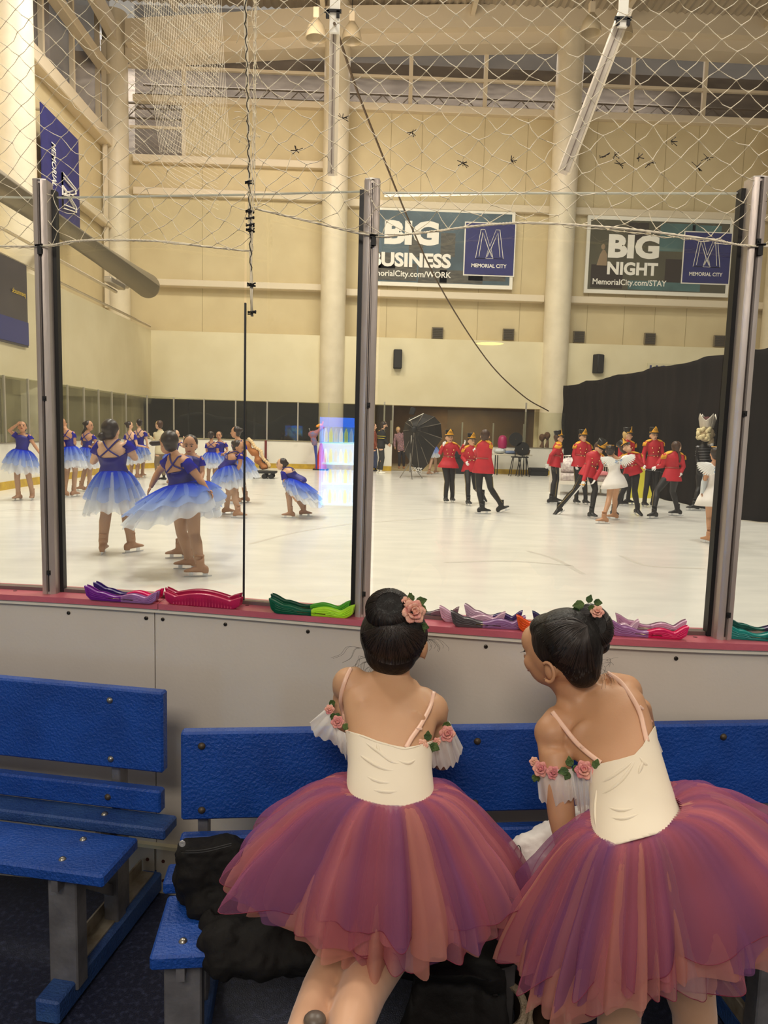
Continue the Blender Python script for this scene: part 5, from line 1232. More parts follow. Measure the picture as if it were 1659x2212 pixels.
# ---- adults in street clothes
def adult(lb, top, trousers, shoe, hairm, cap=None, beard=None, skin='c', stripes=None, **sp):
    g = pose(sp); root = place('person', lb, g, None); H = g.H; body_of(g, sp, root, mskin(skin)); hair_of(g, sp, root, hairm, bun=False)
    b = MB()
    for k in ('l', 'r'):
        h_, K, A = getattr(g, k+'h'), getattr(g, k+'k'), getattr(g, k+'a'); b.tube([h_+V(0, 0, .04*H), h_.lerp(K, .3), K, K.lerp(A, .4), A-V(0, 0, .04)], [v*H for v in (.060, .056, .044, .040, .034)], 12)
    b.loft(tsec(g, -.13, .2, 1.05), 20); link('trousers', organic(b, .014, 3), trousers, root, 'all')
    b = MB(); b.loft([(c, a*1.16, f*1.22) for c, a, f in tsec(g, -.06, 1.04)], 24)
    for k in ('l', 'r'):
        S, E, W = getattr(g, k+'s'), getattr(g, k+'e'), getattr(g, k+'w'); b.tube([g.nk.lerp(S, .4)-g.up*.02*H, S, E, W], [.038*H, .042*H, .034*H, .027*H], 12); b.ball(S, .042*H); b.ball(E, .034*H)
    b.tube([g.nk-g.up*.02*H, g.nk+(g.hd-g.nk)*.3], [.05*H, .045*H], 12)
    tp = link('jacket', organic(b, .013, 3), top, root, 'all')
    if stripes:
        for t_ in (.55, .68):
            c, a, f_ = torso_at(g, t_, 1.30); MB().loft([(c-g.up*.008, a, f_), (c+g.up*.008, a, f_)], 24, caps=False).build('yellow_stripe', stripes, tp, smooth='all', solid=.008)
        c = g.nk-g.up*.01*H; MB().tube([c+g.slat*.05*H*math.cos(a_)+g.front*.05*H*math.sin(a_)-g.up*.02*math.sin(a_) for a_ in np.linspace(0, 6.28, 18)], .009*H, 6).build('yellow_collar', stripes, tp, smooth='all')
    r, f, u = head_frame(g); M = Matrix((r, f, u)).transposed()
    if cap: MB().ball(g.hd+u*.026*H-f*.006*H, (.056*H, .062*H, .050*H), M).build('cap', cap, root, smooth='all')
    if beard: MB().ball(g.hd-u*.040*H+f*.026*H, (.040*H, .034*H, .042*H), M).build('beard', beard, root, smooth='all')
    for k in ('l', 'r'):
        A = getattr(g, k+'a'); d = azv(sp.get(k+'t', sp.get('az', 0))); la = V(d.y, -d.x, 0); b = MB(); base = V(A.x, A.y, ICE+.03)
        b.loft([(base+d*t_, la*w_, V(0, 0, hh)) for t_, w_, hh in ((-.09, .02, .015), (-.06, .04, .04), (.0, .042, .045), (.10, .045, .03), (.16, .03, .02))], 12); b.tube([base, base+V(0, 0, .12)], .04, 10); b.build('shoe', shoe, root)
    return root
M_dk = mat('dark_cloth', (30, 30, 32), .8)
adult('bearded person in beanie and black hoodie with yellow stripes, right of the middle post', M_dk, mat('charcoal_trousers', (46, 46, 48), .8), M_white, M_hair, cap=mat('beanie_grey', (58, 54, 50), .9), beard=M_hair, stripes=mat('stripe_yellow', (216, 196, 70), .6), hd=(830, 919), nk=(825, 931), ls=(818, 936, .1), rs=(829, 937, -.1), le=(822, 950, .1), lw=(836, 957, .1), re=(832, 951, -.1), rw=(839, 959, -.1), pv=(823, 966), lf=(817, 1022), rf=(823, 1023), az=88, look=90, H=1.86)
adult('person in a tan cap and cream coat behind the skaters on the left', mat('coat_cream', (206, 194, 160), .8), mat('khaki', (120, 104, 84), .8), M_blkboot, M_hairbr, cap=mat('cap_tan', (190, 160, 108), .8), hd=(343, 918), nk=(347, 932), ls=(336, 938), rs=(360, 938), le=(334, 955), lw=(324, 943, -.2), pv=(347, 978), lf=(340, 1036), rf=(354, 1036), az=-60, look=-70, H=1.68)
adult('person in a pink floral shirt bending in the dark gate gap', mat('shirt_floral', (178, 132, 138), .8, c2=(110, 92, 100), scale=22), mat('shorts_dark', (40, 38, 44), .8), mat('shoe_tan', (170, 120, 80), .6), M_hairb, hd=(860, 929), nk=(862, 937), pv=(867, 972), lf=(862, 1012), rf=(872, 1012), az=170, look=160, pitch=-30, H=1.62)
adult('person with reddish hair partly hidden by the middle post', mat('shirt_rust', (130, 72, 56), .8), mat('jeans_blue', (60, 70, 96), .8), M_blkboot, M_hairbr, hd=(808, 922), nk=(808, 934), pv=(808, 968), lf=(805, 1018), rf=(811, 1018), az=90, H=1.65)
for (x, y, lb) in ((1171, 945, 'brown round-headed puppet on the far boards, the left of two'), (1182, 941, 'brown round-headed puppet on the far boards, nearest the black drape')):
    q = AY(x, y, 29.66); b = MB(); b.ball(q, (.13, .11, .15)); b.tube([q, V(q.x+.03, q.y, (q.z+1.18)/2), V(q.x, q.y, 1.19)], [.08, .05, .10], 10); b.ball(q+V(-.07, -.08, .04), .035); b.ball(q+V(.07, -.08, .04), .035)
    tag(link('puppet', organic(b, .018, 2), mat('puppet_brown', (104, 74, 48), .8, c2=(80, 54, 36), scale=12), None, 'all'), lb, 'puppet')
# ================================================================= THINGS ON THE ICE AND BEHIND
# photo umbrella on its stand
def umbrella():
    Yu = 25.6; root = empty('photo_umbrella', AZ(885, 1032, ICE), 'big black photographer umbrella on a grey tripod on the ice', 'umbrella')
    c = AY(894, 927, Yu); rim = [(871, 931), (876, 913), (884, 903), (915, 893), (938, 900), (952, 915), (955, 947), (940, 968), (924, 1003), (906, 1022), (888, 1005), (874, 975)]
    R_ = [AY(x, y, Yu+.45) for x, y in rim]; n = len(R_); b = MB(); vs = [c]; fs = []
    for j in range(1, 5):
        t_ = j/4
        for q in R_:
            p = c.lerp(q, t_); p.y = c.y+.45*(t_**2); vs.append(p)
    for k in range(n): fs.append((0, 1+k, 1+(k+1) % n))
    for j in range(3):
        for k in range(n): a = 1+j*n; fs.append((a+k, a+n+k, a+n+(k+1) % n, a+(k+1) % n))
    b.add(vs, fs); b.build('canopy', mat('umbrella_black', (18, 15, 13), .6, c2=(34, 27, 20), scale=2), root, smooth=False, solid=.01)
    for q in R_[::1]:
        m = c.lerp(q, .5); m.y = c.y+.1; MB().tube([c-V(0, .02, 0), m-V(0, .03, 0), q-V(0, .02, 0)], .012, 5).build('rib', mat('rib_grey', (128, 120, 110), .4, .5), root)
    MB().ball(c, (.12, .1, .12)).build('hub', M_black, root)
    base = AZ(885, 1030, ICE); top = AY(889, 940, Yu)
    MB().tube([V(base.x, base.y, .25), top], [.03, .022], 8).build('pole', mat('stand_grey', (150, 146, 140), .35, .7), root)
    for (x, y, yy) in ((864, 1033, 25.3), (912, 1034, 25.3), (890, 1036, 24.9)):
        f_ = AZ(x, y, ICE); MB().tube([V(base.x, base.y, .62), f_+V(0, 0, .02)], .018, 6).build('leg', MATS['stand_grey'], root)
    q = AY(891, 888, Yu+.2); MB().box(q, (.18, .15, .25), Matrix.Rotation(.3, 3, 'Y'), bev=.02).build('flash_head', M_black, root)
    p0, p1 = AY(883, 909, Yu-.1), AY(915, 893, Yu-.1); MB().bar(p0, p1, .05, .02).build('light_tube', M_white, root, smooth=False)
    b = MB(); rs = random.Random(2)
    for k in range(60): p = AY(900+rs.uniform(-1, 1)*11, 1016+rs.uniform(-6, 6), Yu-.02); b.ball(p, .022, None, 5, 3)
    b.build('lace_hem', mat('lace_white', (200, 196, 190), .8), root)
umbrella()
# party table with props behind the soldiers
def table():
    z = 1.0; a = AY(1062, 981, 28.9); b_ = AY(1146, 983, 28.9); r_ = empty('folding_table', V((a.x+b_.x)/2, 28.9, ICE), 'white folding table on black legs behind the toy soldiers', 'table')
    z = a.z; MB().box(V((a.x+b_.x)/2, 28.9, z), (b_.x-a.x, .7, .05), bev=.01).build('tabletop', mat('table_white', (206, 198, 180), .5), r_, smooth=False)
    for x in (a.x+.2, b_.x-.2):
        for y in (28.65, 29.15): MB().tube([V(x, y, ICE), V(x, y, z)], .02, 6).build('leg', M_black, r_)
    t = MB(); t.ball(V(a.x+.32, 28.9, z+.14), (.26, .2, .12)); tag(t.build('foil_bowl', M_sil), 'shiny silver bowl on the folding table', 'bowl')
    t = MB(); t.lathe([(.16, 0), (.2, .2), (.16, .42), (.1, .5), (0, .52)], (a.x+.42, 28.95, z+.24)); tag(t.build('magenta_pot', mat('magenta', (160, 20, 84), .4)), 'magenta rounded pot standing in the silver bowl', 'pot')
    t = MB(); t.ball(V(a.x+.8, 28.9, z+.09), (.34, .2, .07)); tag(t.build('blue_cloth', mat('cloth_blue', (110, 130, 170), .6)), 'bluish folded cloth on the folding table', 'cloth')
    t = MB(); t.lathe([(.28, 0), (.32, .16), (.30, .18), (0, .1)], (a.x+1.2, 28.85, z+.03), 20); tag(t.build('wicker_basket', mat('wicker', (120, 92, 56), .8, bump=1, bscale=60)), 'brown wicker basket on the folding table', 'basket')
table()
for (x, y0, y1, lb) in ((1113, 934, 1030, 'tall black stool with a round back right of the folding table'), (1129, 955, 1022, 'black bar stool at the far right end of the folding table')):
    q = AY(x, y1, 28.2); b = empty('bar_stool', V(q.x, 28.2, ICE), lb, 'stool', 'black bar stools'); zt_ = AY(x, y0, 28.2).z
    for (dx, dy) in ((-.22, -.2), (.22, -.2), (-.22, .2), (.22, .2)): MB().tube([V(q.x+dx, 28.2+dy, ICE), V(q.x+dx*.5, 28.2+dy*.5, .8)], .018, 6).build('leg', M_black, b)
    MB().lathe([(0, 0), (.2, 0), (.21, .04), (0, .06)], (q.x, 28.2, .8), 16).build('seat', M_black, b)
    M = Matrix.Rotation(math.pi/2, 3, 'X'); MB().lathe([(.02, 0), (.27, .0), (.27, .04), (.02, .04)], (q.x, 28.45, zt_-.27), 20, M).build('backrest', M_black, b); MB().tube([V(q.x, 28.4, .82), V(q.x, 28.42, zt_-.3)], .02, 6).build('back_post', M_black, b)
for (x, y, sx, sz, lb) in ((997, 1004, .8, .9, 'black equipment case behind the middle toy soldier'), (1163, 1012, .7, .3, 'low black case against the far boards'), (570, 1001, .3, .35, 'small black box behind the dolly by the red line')):
    q = AY(x, y, 29.0); t = empty('equipment_case', V(q.x, 29.0, ICE), lb, 'case', 'black cases at the far boards'); MB().box(V(q.x, 29.0, ICE+sz/2+.01), (sx, .5, sz), bev=.03).build('shell', M_dk, t, smooth=False); MB().box(V(q.x, 28.99, ICE+sz*.72), (sx+.02, .52, .03)).build('lid_seam', M_black, t, smooth=False)
# white iron bed
def bed():
    Yb = 20.3; a = AY(1201, 985, Yb); b_ = AY(1313, 1010, Yb); f = empty('iron_bed', V((a.x+b_.x)/2, Yb, ICE), 'white iron child bed with a pink blanket behind the soldiers', 'bed'); Mw = mat('iron_white', (232, 226, 214), .4)
    x0, x1 = a.x, b_.x; zt_ = a.z; zt2 = AY(1313, 1008, Yb).z
    def rail(x, z1, nm):
        t = MB()
        for yy in (Yb-.5, Yb+.5): t.tube([V(x, yy, ICE), V(x, yy, z1)], .025, 8)
        t.tube([V(x, Yb-.5, z1), V(x, Yb+.5, z1)], .025, 8)
        for k in range(5): t.tube([V(x, Yb-.35+k*.175, .45), V(x, Yb-.35+k*.175, z1)], .012, 6)
        t.build(nm, Mw, f)
    rail(x0, zt_, 'headboard'); rail(x1, zt2, 'footboard')
    t = MB()
    for yy in (Yb+.5,):
        t.tube([V(x0, yy, zt_-.0), V(x0+.55, yy, zt_)], .025, 8)
        for k in range(8): t.tube([V(x0+.07*k, yy, .45), V(x0+.07*k, yy, zt_)], .012, 6)
    t.box(V((x0+x1)/2, Yb-.5, .42), (x1-x0, .05, .10)); t.box(V((x0+x1)/2, Yb+.5, .42), (x1-x0, .05, .10)); t.build('side_rails', Mw, f)
    MB().box(V((x0+x1)/2, Yb, .55), (x1-x0-.08, .95, .24), bev=.06).build('mattress', mat('quilt_floral', (214, 204, 198), .8, c2=(176, 160, 160), scale=14), f)
    t = MB(); t.ball(V(x0+.42, Yb, .86), (.34, .40, .24)); tag(link('pillow', organic(t, .03, 2), mat('pillow_print', (228, 222, 216), .8, c2=(180, 160, 168), scale=16), None, 'all'), 'pale printed pillow at the head of the white bed', 'pillow')
    t = MB(); t.box(V((x0+x1)/2+.25, Yb-.05, .70), (x1-x0-.8, 1.04, .10), bev=.04); tag(t.build('blanket', mat('blanket_pink', (232, 140, 146), .85)), 'pink blanket folded over the white bed', 'blanket')
bed()
# yellow wet-floor style sign behind the standing soldier
q = AZ(1393, 1078, ICE); t = MB(); t.prism([(-.34, 0), (.34, 0), (.06, .95), (-.06, .95)], (q.x, q.y+.3, ICE), (1, 0, 0), (0, .1, 1), (0, .04, 0)); tag(t.build('floor_sign', mat('sign_yellow', (226, 216, 70), .5), smooth=False), 'bright yellow folding sign behind the legs of the standing soldier', 'sign')
# red cone, dragon puppet, brown prop on a dolly
q = AZ(692, 1016, ICE); t = empty('traffic_cone', V(q.x, 29.1, ICE), 'red cone at the far boards left of the middle post', 'cone'); MB().lathe([(.26, .04), (.05, 1.05), (0, 1.06)], (q.x, 29.1, ICE), 20).build('cone', mat('cone_red', (206, 50, 48), .5), t); MB().box(V(q.x, 29.1, ICE+.025), (.6, .6, .05)).build('base', M_black, t, smooth=False)
Yd = 28.9; r_ = empty('dragon_puppet', AY(682, 985, Yd), 'small orange and blue dragon puppet above the red cone', 'puppet')
b = MB(); b.tube(crom([AY(681, 962, Yd), AY(677, 945, Yd), AY(684, 934, Yd), AY(694, 926, Yd), AY(700, 921, Yd)], 6), [.12]*6+[.10]*8+[.07]*11, 8); b.ball(AY(676, 938, Yd), (.2, .15, .14)); link('body', organic(b, .03, 2), mat('dragon_red', (190, 96, 60), .6, c2=(90, 110, 160), scale=6), r_, 'all')
MB().tube(crom([AY(683, 922, Yd), AY(690, 918, Yd), AY(696, 917, Yd), AY(698, 910, Yd)], 5), [.05]*10+[.03]*6, 6).build('flame', mat('flame_orange', (255, 164, 40), .5), r_)
MB().tube([AY(668, 925, Yd), AY(671, 935, Yd), AY(680, 936, Yd)], .03, 6).build('horn', M_sil, r_)
b = MB(); b.tube([AY(681, 962, Yd), AY(683, 990, Yd), V(AY(684, 1000, Yd).x, Yd, ICE)], [.07, .04, .03], 8); b.build('blue_tail', mat('dragon_blue', (40, 60, 150), .6), r_)
def dolly():
    Yd = 23.6; r_ = empty('wheeled_dolly', AZ(565, 1028, ICE), 'low black wheeled dolly left of the crouching skater', 'dolly')
    a = AY(548, 1020, Yd); c_ = AY(597, 1019, Yd); MB().box((a+c_)/2, (c_.x-a.x, .6, .07), bev=.01).build('deck', M_black, r_, smooth=False); zc = a.z
    for x in (552, 573, 587):
        q = AY(x, 1024, Yd); MB().tube([V(q.x, Yd-.32, ICE+.075), V(q.x, Yd-.24, ICE+.075)], .075, 16).build('wheel', M_rubber, r_); MB().tube([V(q.x, Yd+.24, ICE+.075), V(q.x, Yd+.32, ICE+.075)], .075, 16).build('wheel', M_rubber, r_)
    P_ = [(528, 955), (535, 962), (541, 972), (553, 980), (556, 990), (560, 998), (570, 1008), (572, 1014)]
    s_ = empty('scalloped_prop', AY(571, 1016, Yd), 'brown scalloped gingerbread-like prop leaning on the dolly', 'prop'); b = MB(); path = crom([AY(x, y, Yd) for x, y in P_], 5)
    b.tube(path, [.08+.06*math.sin(i*.35)**2 for i in range(len(path))], 8); link('body', organic(b, .02, 2), mat('gingerbread', (168, 106, 54), .7), s_, 'all')
    b = MB()
    for i, p in enumerate(path[::2]): b.ball(p+V(.15, -.05, .1), .055)
    b.build('icing_beads', mat('icing', (226, 196, 150), .6), s_)
dolly()
# shapes of people and bags behind the spectator windows
Yw = WY+1.4
for (pts, rr, c_, lb) in (
    ([(392, 935), (410, 912), (440, 910), (470, 918), (520, 922), (560, 935)], .75, (24, 24, 28), 'dark heap of coats and bags behind the window left of the black joint'),
    ([(575, 945), (600, 925), (625, 912), (650, 915), (668, 935)], .7, (34, 34, 38), 'dark heap of bags behind the window near the red line'),
    ([(330, 945), (350, 940), (372, 945)], .45, (40, 36, 34), 'low dark bag behind the leftmost spectator window')):
    b = MB(); b.tube(crom([AY(x, y, Yw) for x, y in pts], 4), rr*.55, 8)
    for (x, y) in pts: b.ball(AY(x, y+6, Yw), (rr, rr*.6, rr*.7))
    tag(link('bag_heap', organic(b, .08, 3), mat('bag_dark_%d' % c_[0], c_, .7), None, 'all'), lb, 'bags')
b = MB(); q = AY(622, 938, Yw-.5); b.ball(q+V(0, 0, .35), .13); b.loft([(q+V(0, 0, .2), V(.1, 0, 0), V(0, .1, 0)), (q+V(.05, 0, 0), V(.24, 0, 0), V(0, .16, 0)), (q+V(.1, 0, -.5), V(.28, 0, 0), V(0, .2, 0)), (q+V(.1, 0, -1.4), V(.2, 0, 0), V(0, .2, 0))], 14); b.tube([q+V(-.2, -.05, .05), q+V(-.28, -.3, -.25), q+V(.15, -.35, -.32)], .06, 8)
tag(link('person', organic(b, .03, 2), mat('spectator_tan', (128, 100, 70), .8), None, 'all'), 'seated spectator in tan behind the window near the red line', 'person')

# drinks cooler behind the photographer: it shows only as a mirror image in the narrow pane
def mirror(p):
    x0, x1 = -.404, -.02; o = V(x0, FY(x0)+GL, 0); d = V(x1-x0, FY(x1)-FY(x0), 0).normalized(); n = V(-d.y, d.x, 0); k = (Vector(p)-o).dot(n); return Vector(p)-n*2*k
vc = AZ(735, 1098, 0.0); pl = mirror(AY(692, 1000, vc.y)); pr = mirror(AY(790, 1000, vc.y))
pl.z = 0; pr.z = 0; cx = (pl+pr)/2; dx = (pr-pl).normalized(); nrm = V(-dx.y, dx.x, 0)
if nrm.y < 0: nrm = -nrm
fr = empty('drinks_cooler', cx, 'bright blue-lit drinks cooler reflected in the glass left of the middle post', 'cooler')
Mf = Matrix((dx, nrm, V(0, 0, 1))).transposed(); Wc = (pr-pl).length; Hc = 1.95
MB().box(cx+V(0, 0, Hc/2)-nrm*.36, (Wc, .04, Hc), Mf).build('back_panel', mat('cooler_white_glow', (120, 175, 205), .4, emit=.5), fr, smooth=False)
for sg in (-1, 1): MB().box(cx+dx*sg*Wc/2+V(0, 0, Hc/2)-nrm*.18, (.05, .4, Hc), Mf).build('side_panel', mat('cooler_blue_glow', (30, 150, 255), .4, emit=10), fr, smooth=False)  # panels emit in place of the light inside the cooler
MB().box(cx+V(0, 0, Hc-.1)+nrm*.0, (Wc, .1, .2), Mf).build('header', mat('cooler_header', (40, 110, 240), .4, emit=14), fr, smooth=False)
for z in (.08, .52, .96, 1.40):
    MB().box(cx+V(0, 0, z)-nrm*.15, (Wc-.06, .34, .03), Mf).build('shelf', mat('shelf_cyan_glow', (120, 235, 255), .3, emit=10), fr, smooth=False)  # shelves emit so they show in the mirror image
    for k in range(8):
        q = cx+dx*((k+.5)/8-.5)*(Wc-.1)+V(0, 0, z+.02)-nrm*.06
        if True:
            bt = MB().lathe([(.036, 0), (.04, .02), (.04, .2), (.02, .26), (.016, .3), (0, .3)], q, 10).build('bottle', mat(('bottle_a', 'bottle_glow_b', 'bottle_glow_c')[k % 3], ((235, 245, 250), (200, 220, 120), (170, 200, 225))[k % 3], .2, emit=6), None); tag(bt, 'bottle standing on a shelf of the lit drinks cooler seen in the reflection', 'bottle', 'bottles in the drinks cooler')  # bottles glow by emission, standing in for light falling on them
# round ceiling lamp over the lobby, also seen as a reflection right of the middle post
def mirror2(p):
    x0, x1 = .045, 1.11; o = V(x0, FY(x0)+GL, 0); d = V(x1-x0, FY(x1)-FY(x0), 0).normalized(); n = V(-d.y, d.x, 0); k = (Vector(p)-o).dot(n); return Vector(p)-n*2*k
q = mirror2(AY(1058, 742, 11.5)); lp = empty('ceiling_lamp', q, 'round lamp of the lobby reflected as a yellow oval right of the middle post', 'lamp')
MB().lathe([(0, .0), (.215, .0), (.215, .04), (0, .04)], q, 30).build('diffuser', mat('lamp_yellow', (255, 240, 120), .4, emit=10), lp); MB().lathe([(.235, .05), (.235, -.0), (.22, -.005)], q, 30).build('rim', M_steel, lp)

# ================================================================= SKATE GUARDS ON THE LEDGE
def guard(p, q, ca, cb, lb, grp, hh=.040, ribbed=False, w=.026, split=.5, ghost=False):
    p = AZ(p[0], p[1], 1.0805); q = AZ(q[0], q[1], 1.0805); d = (q-p); L = d.length; d.normalize(); n = V(-d.y, d.x, 0)
    root = empty('skate_guard', (p+q)/2, lb, 'skate guard', grp)
    def top(t):
        if ribbed: return .020+.022*math.sin(math.pi*t)**1.2+.020*(max(0, 1-t/.10)**.7+max(0, (t-.90)/.10)**.7)
        e0 = max(0, 1-t/.17); e1 = max(0, (t-.84)/.16); return .023+.006*math.sin(t*4*math.pi-.6)*(1-e0)*(1-e1)+.026*e0*e0*(3-2*e0)+.020*e1*e1*(3-2*e1)
    def bot(t): return .012*max(0, 1-t/.07)**2+.014*max(0, (t-.9)/.1)**2
    def lean(t): return (-.012*max(0, 1-t/.12)+.010*max(0, (t-.9)/.1))
    def half(t0, t1, m, nm, par):
        b = MB(); vs = []; N = 26; k = hh/.040
        for i in range(N+1):
            t = t0+(t1-t0)*i/N; zt_ = top(t)*k; zb = bot(t); wv = w/2*(1+.10*math.sin(t*40)*(.4 if not ribbed else 0))
            c = p+d*(L*t)
            prof = [(-wv, zb+.004), (-wv*.8, zb), (wv*.8, zb), (wv, zb+.004), (wv*1.0, zt_), (wv*.5, zt_+.002), (wv*.35, zb+.012), (-wv*.35, zb+.012), (-wv*.5, zt_+.002), (-wv*1.0, zt_)]
            for (y, z) in prof: vs.append(c+n*y+V(0, 0, z)+d*lean(t)*(z/.05))
        P_ = 10; fs = [(i*P_+j, i*P_+(j+1) % P_, (i+1)*P_+(j+1) % P_, (i+1)*P_+j) for i in range(N) for j in range(P_)]+[tuple(range(P_))[::-1], tuple(N*P_+j for j in range(P_))]
        b.add(vs, fs)
        # raised scroll lines moulded on the outside
        if not ribbed:
            for s_ in (.38, .62, .82):
                b.tube([p+d*(L*(t0+(t1-t0)*i/16)+lean(t0+(t1-t0)*i/16))-n*(w/2+.0005)+V(0, 0, bot(t0+(t1-t0)*i/16)+(top(t0+(t1-t0)*i/16)*k-.004)*s_) for i in range(1, 16)], .0012, 5)
        else:
            for i in range(20):
                t = .10+.8*i/19
                b.tube([p+d*L*t-n*(w/2+.001)+V(0, 0, .003), p+d*L*t-n*(w/2+.001)+V(0, 0, top(t)-.010)], .0022, 6)
        # toothed sole
        for i in range(int(30*(t1-t0))): t = t0+(t1-t0)*(i+.5)/int(30*(t1-t0)); 
        return b.build(nm, m, par)
    ma = mat('guard_%d_%d_%d' % ca, ca, .38, c2=tuple(int(v*.92) for v in ca), scale=20, alpha=.55 if ghost else 1); mb_ = mat('guard_%d_%d_%d' % cb, cb, .38, c2=tuple(int(v*.92) for v in cb), scale=20)
    if ribbed: half(0, 1, ma, 'channel', root)
    else:
        half(0, split, ma, 'heel_half', root); half(split, 1, mb_, 'toe_half', root)
        MB().tube([p+d*L*.32-n*(w/2+.001)+V(0, 0, .012), p+d*L*.68-n*(w/2+.001)+V(0, 0, .010)], .0016, 6).build('spring', mat('spring_brass', (150, 128, 88), .3, .8), root)
    return root
guard((212, 1286), (346, 1298), (52, 24, 110), (226, 30, 110), 'indigo and hot pink skate guard behind the purple one at the left', 'skate guards on the pink ledge')
guard((193, 1294), (338, 1304), (124, 36, 152), (168, 118, 176), 'purple and lavender skate guard at the left end of the ledge', 'skate guards on the pink ledge')
guard((366, 1294), (516, 1307), (170, 28, 76), (170, 28, 76), 'crimson skate guard standing behind its ribbed twin', 'skate guards on the pink ledge', ribbed=True, hh=.042)
guard((364, 1303), (518, 1316), (196, 34, 88), (196, 34, 88), 'crimson ribbed skate guard in front of its twin', 'skate guards on the pink ledge', ribbed=True, hh=.042)
guard((594, 1313), (752, 1325), (10, 76, 54), (90, 180, 50), 'dark green skate guard behind the green and lime one', 'skate guards on the pink ledge')
guard((590, 1323), (760, 1335), (14, 96, 66), (186, 244, 50), 'green and lime skate guard left of the middle post', 'skate guards on the pink ledge')
guard((880, 1330), (985, 1339), (96, 88, 94), (128, 96, 108), 'grey and mauve skate guard right of the head of the left girl', 'skate guards on the pink ledge')
guard((956, 1341), (1085, 1350), (206, 168, 190), (206, 168, 190), 'pale pink skate guard behind the charcoal one', 'skate guards on the pink ledge')
guard((1010, 1336), (1122, 1347), (200, 168, 190), (70, 50, 110), 'pink and dark violet skate guard at the back between the two girls', 'skate guards on the pink ledge')
guard((980, 1352), (1128, 1359), (84, 80, 84), (150, 110, 160), 'charcoal and mauve striped skate guard between the two girls', 'skate guards on the pink ledge', split=.42)
guard((1122, 1362), (1262, 1372), (240, 92, 30), (240, 92, 30), 'orange skate guard mostly hidden behind the head of the right girl', 'skate guards on the pink ledge')
guard((1156, 1353), (1285, 1362), (44, 50, 92), (110, 30, 40), 'navy skate guard behind the orange one', 'skate guards on the pink ledge')
guard((1296, 1362), (1372, 1367), (120, 52, 52), (214, 180, 200), 'dark red skate guard sticking out right of the bun of the right girl', 'skate guards on the pink ledge')
guard((1336, 1358), (1474, 1367), (208, 150, 190), (208, 160, 190), 'clear pinkish skate guard at the back left of the right post', 'skate guards on the pink ledge', ghost=True, hh=.040)
guard((1320, 1371), (1478, 1381), (162, 112, 168), (222, 34, 100), 'lavender and hot pink skate guard left of the right post', 'skate guards on the pink ledge')
guard((1574, 1365), (1720, 1372), (12, 112, 104), (96, 60, 130), 'teal and violet skate guard behind the teal one at the right edge', 'skate guards on the pink ledge')
guard((1570, 1378), (1722, 1388), (20, 140, 132), (20, 140, 132), 'teal skate guard at the right edge of the ledge', 'skate guards on the pink ledge')
# ================================================================= THE TWO GIRLS IN THE FOREGROUND
from mathutils.bvhtree import BVHTree
def depth(P): return (Vector(P)-EYE).dot(_f)
def mpx(n, P): return n*depth(P)/CF
M_skinA = mat('skin_back', (202, 158, 122), .5, c2=(192, 146, 110), scale=5, sss=.12, bump=.03, bscale=200)
M_skinB = mat('skin_back_warm', (198, 150, 114), .5, c2=(188, 140, 104), scale=5, sss=.12, bump=.03, bscale=200)
M_hairF = mat('hair_black_gloss', (12, 9, 8), .46, c2=(22, 16, 14), scale=60, bump=.5, bscale=90, stretch=(1, 1, .2), spec=.28)
M_strand = mat('hair_strand', (40, 30, 25), .38)
M_cream = mat('bodice_cream', (232, 220, 198), .55, c2=(222, 208, 184), scale=3, sheen=.2)
M_strap = mat('strap_satin', (232, 190, 166), .35)
M_gauze = mat_sheer('gauze_white', (250, 247, 243), .60, edge=.6)
M_rose = mat('rose_petal', (206, 118, 128), .65, c2=(232, 170, 150), scale=40, bump=.5, bscale=300); M_roseE = mat('rose_edge', (228, 178, 140), .6)
M_rosepk = mat('rose_petal_peach', (226, 150, 140), .65, c2=(238, 186, 160), scale=40, bump=.5, bscale=300)
M_leaf = mat('leaf_green', (52, 78, 36), .6, c2=(92, 116, 58), scale=30, bump=.5, bscale=250)
M_ptights = mat('ballet_tights', (206, 160, 126), .5, c2=(188, 142, 108), scale=6, sheen=.3)

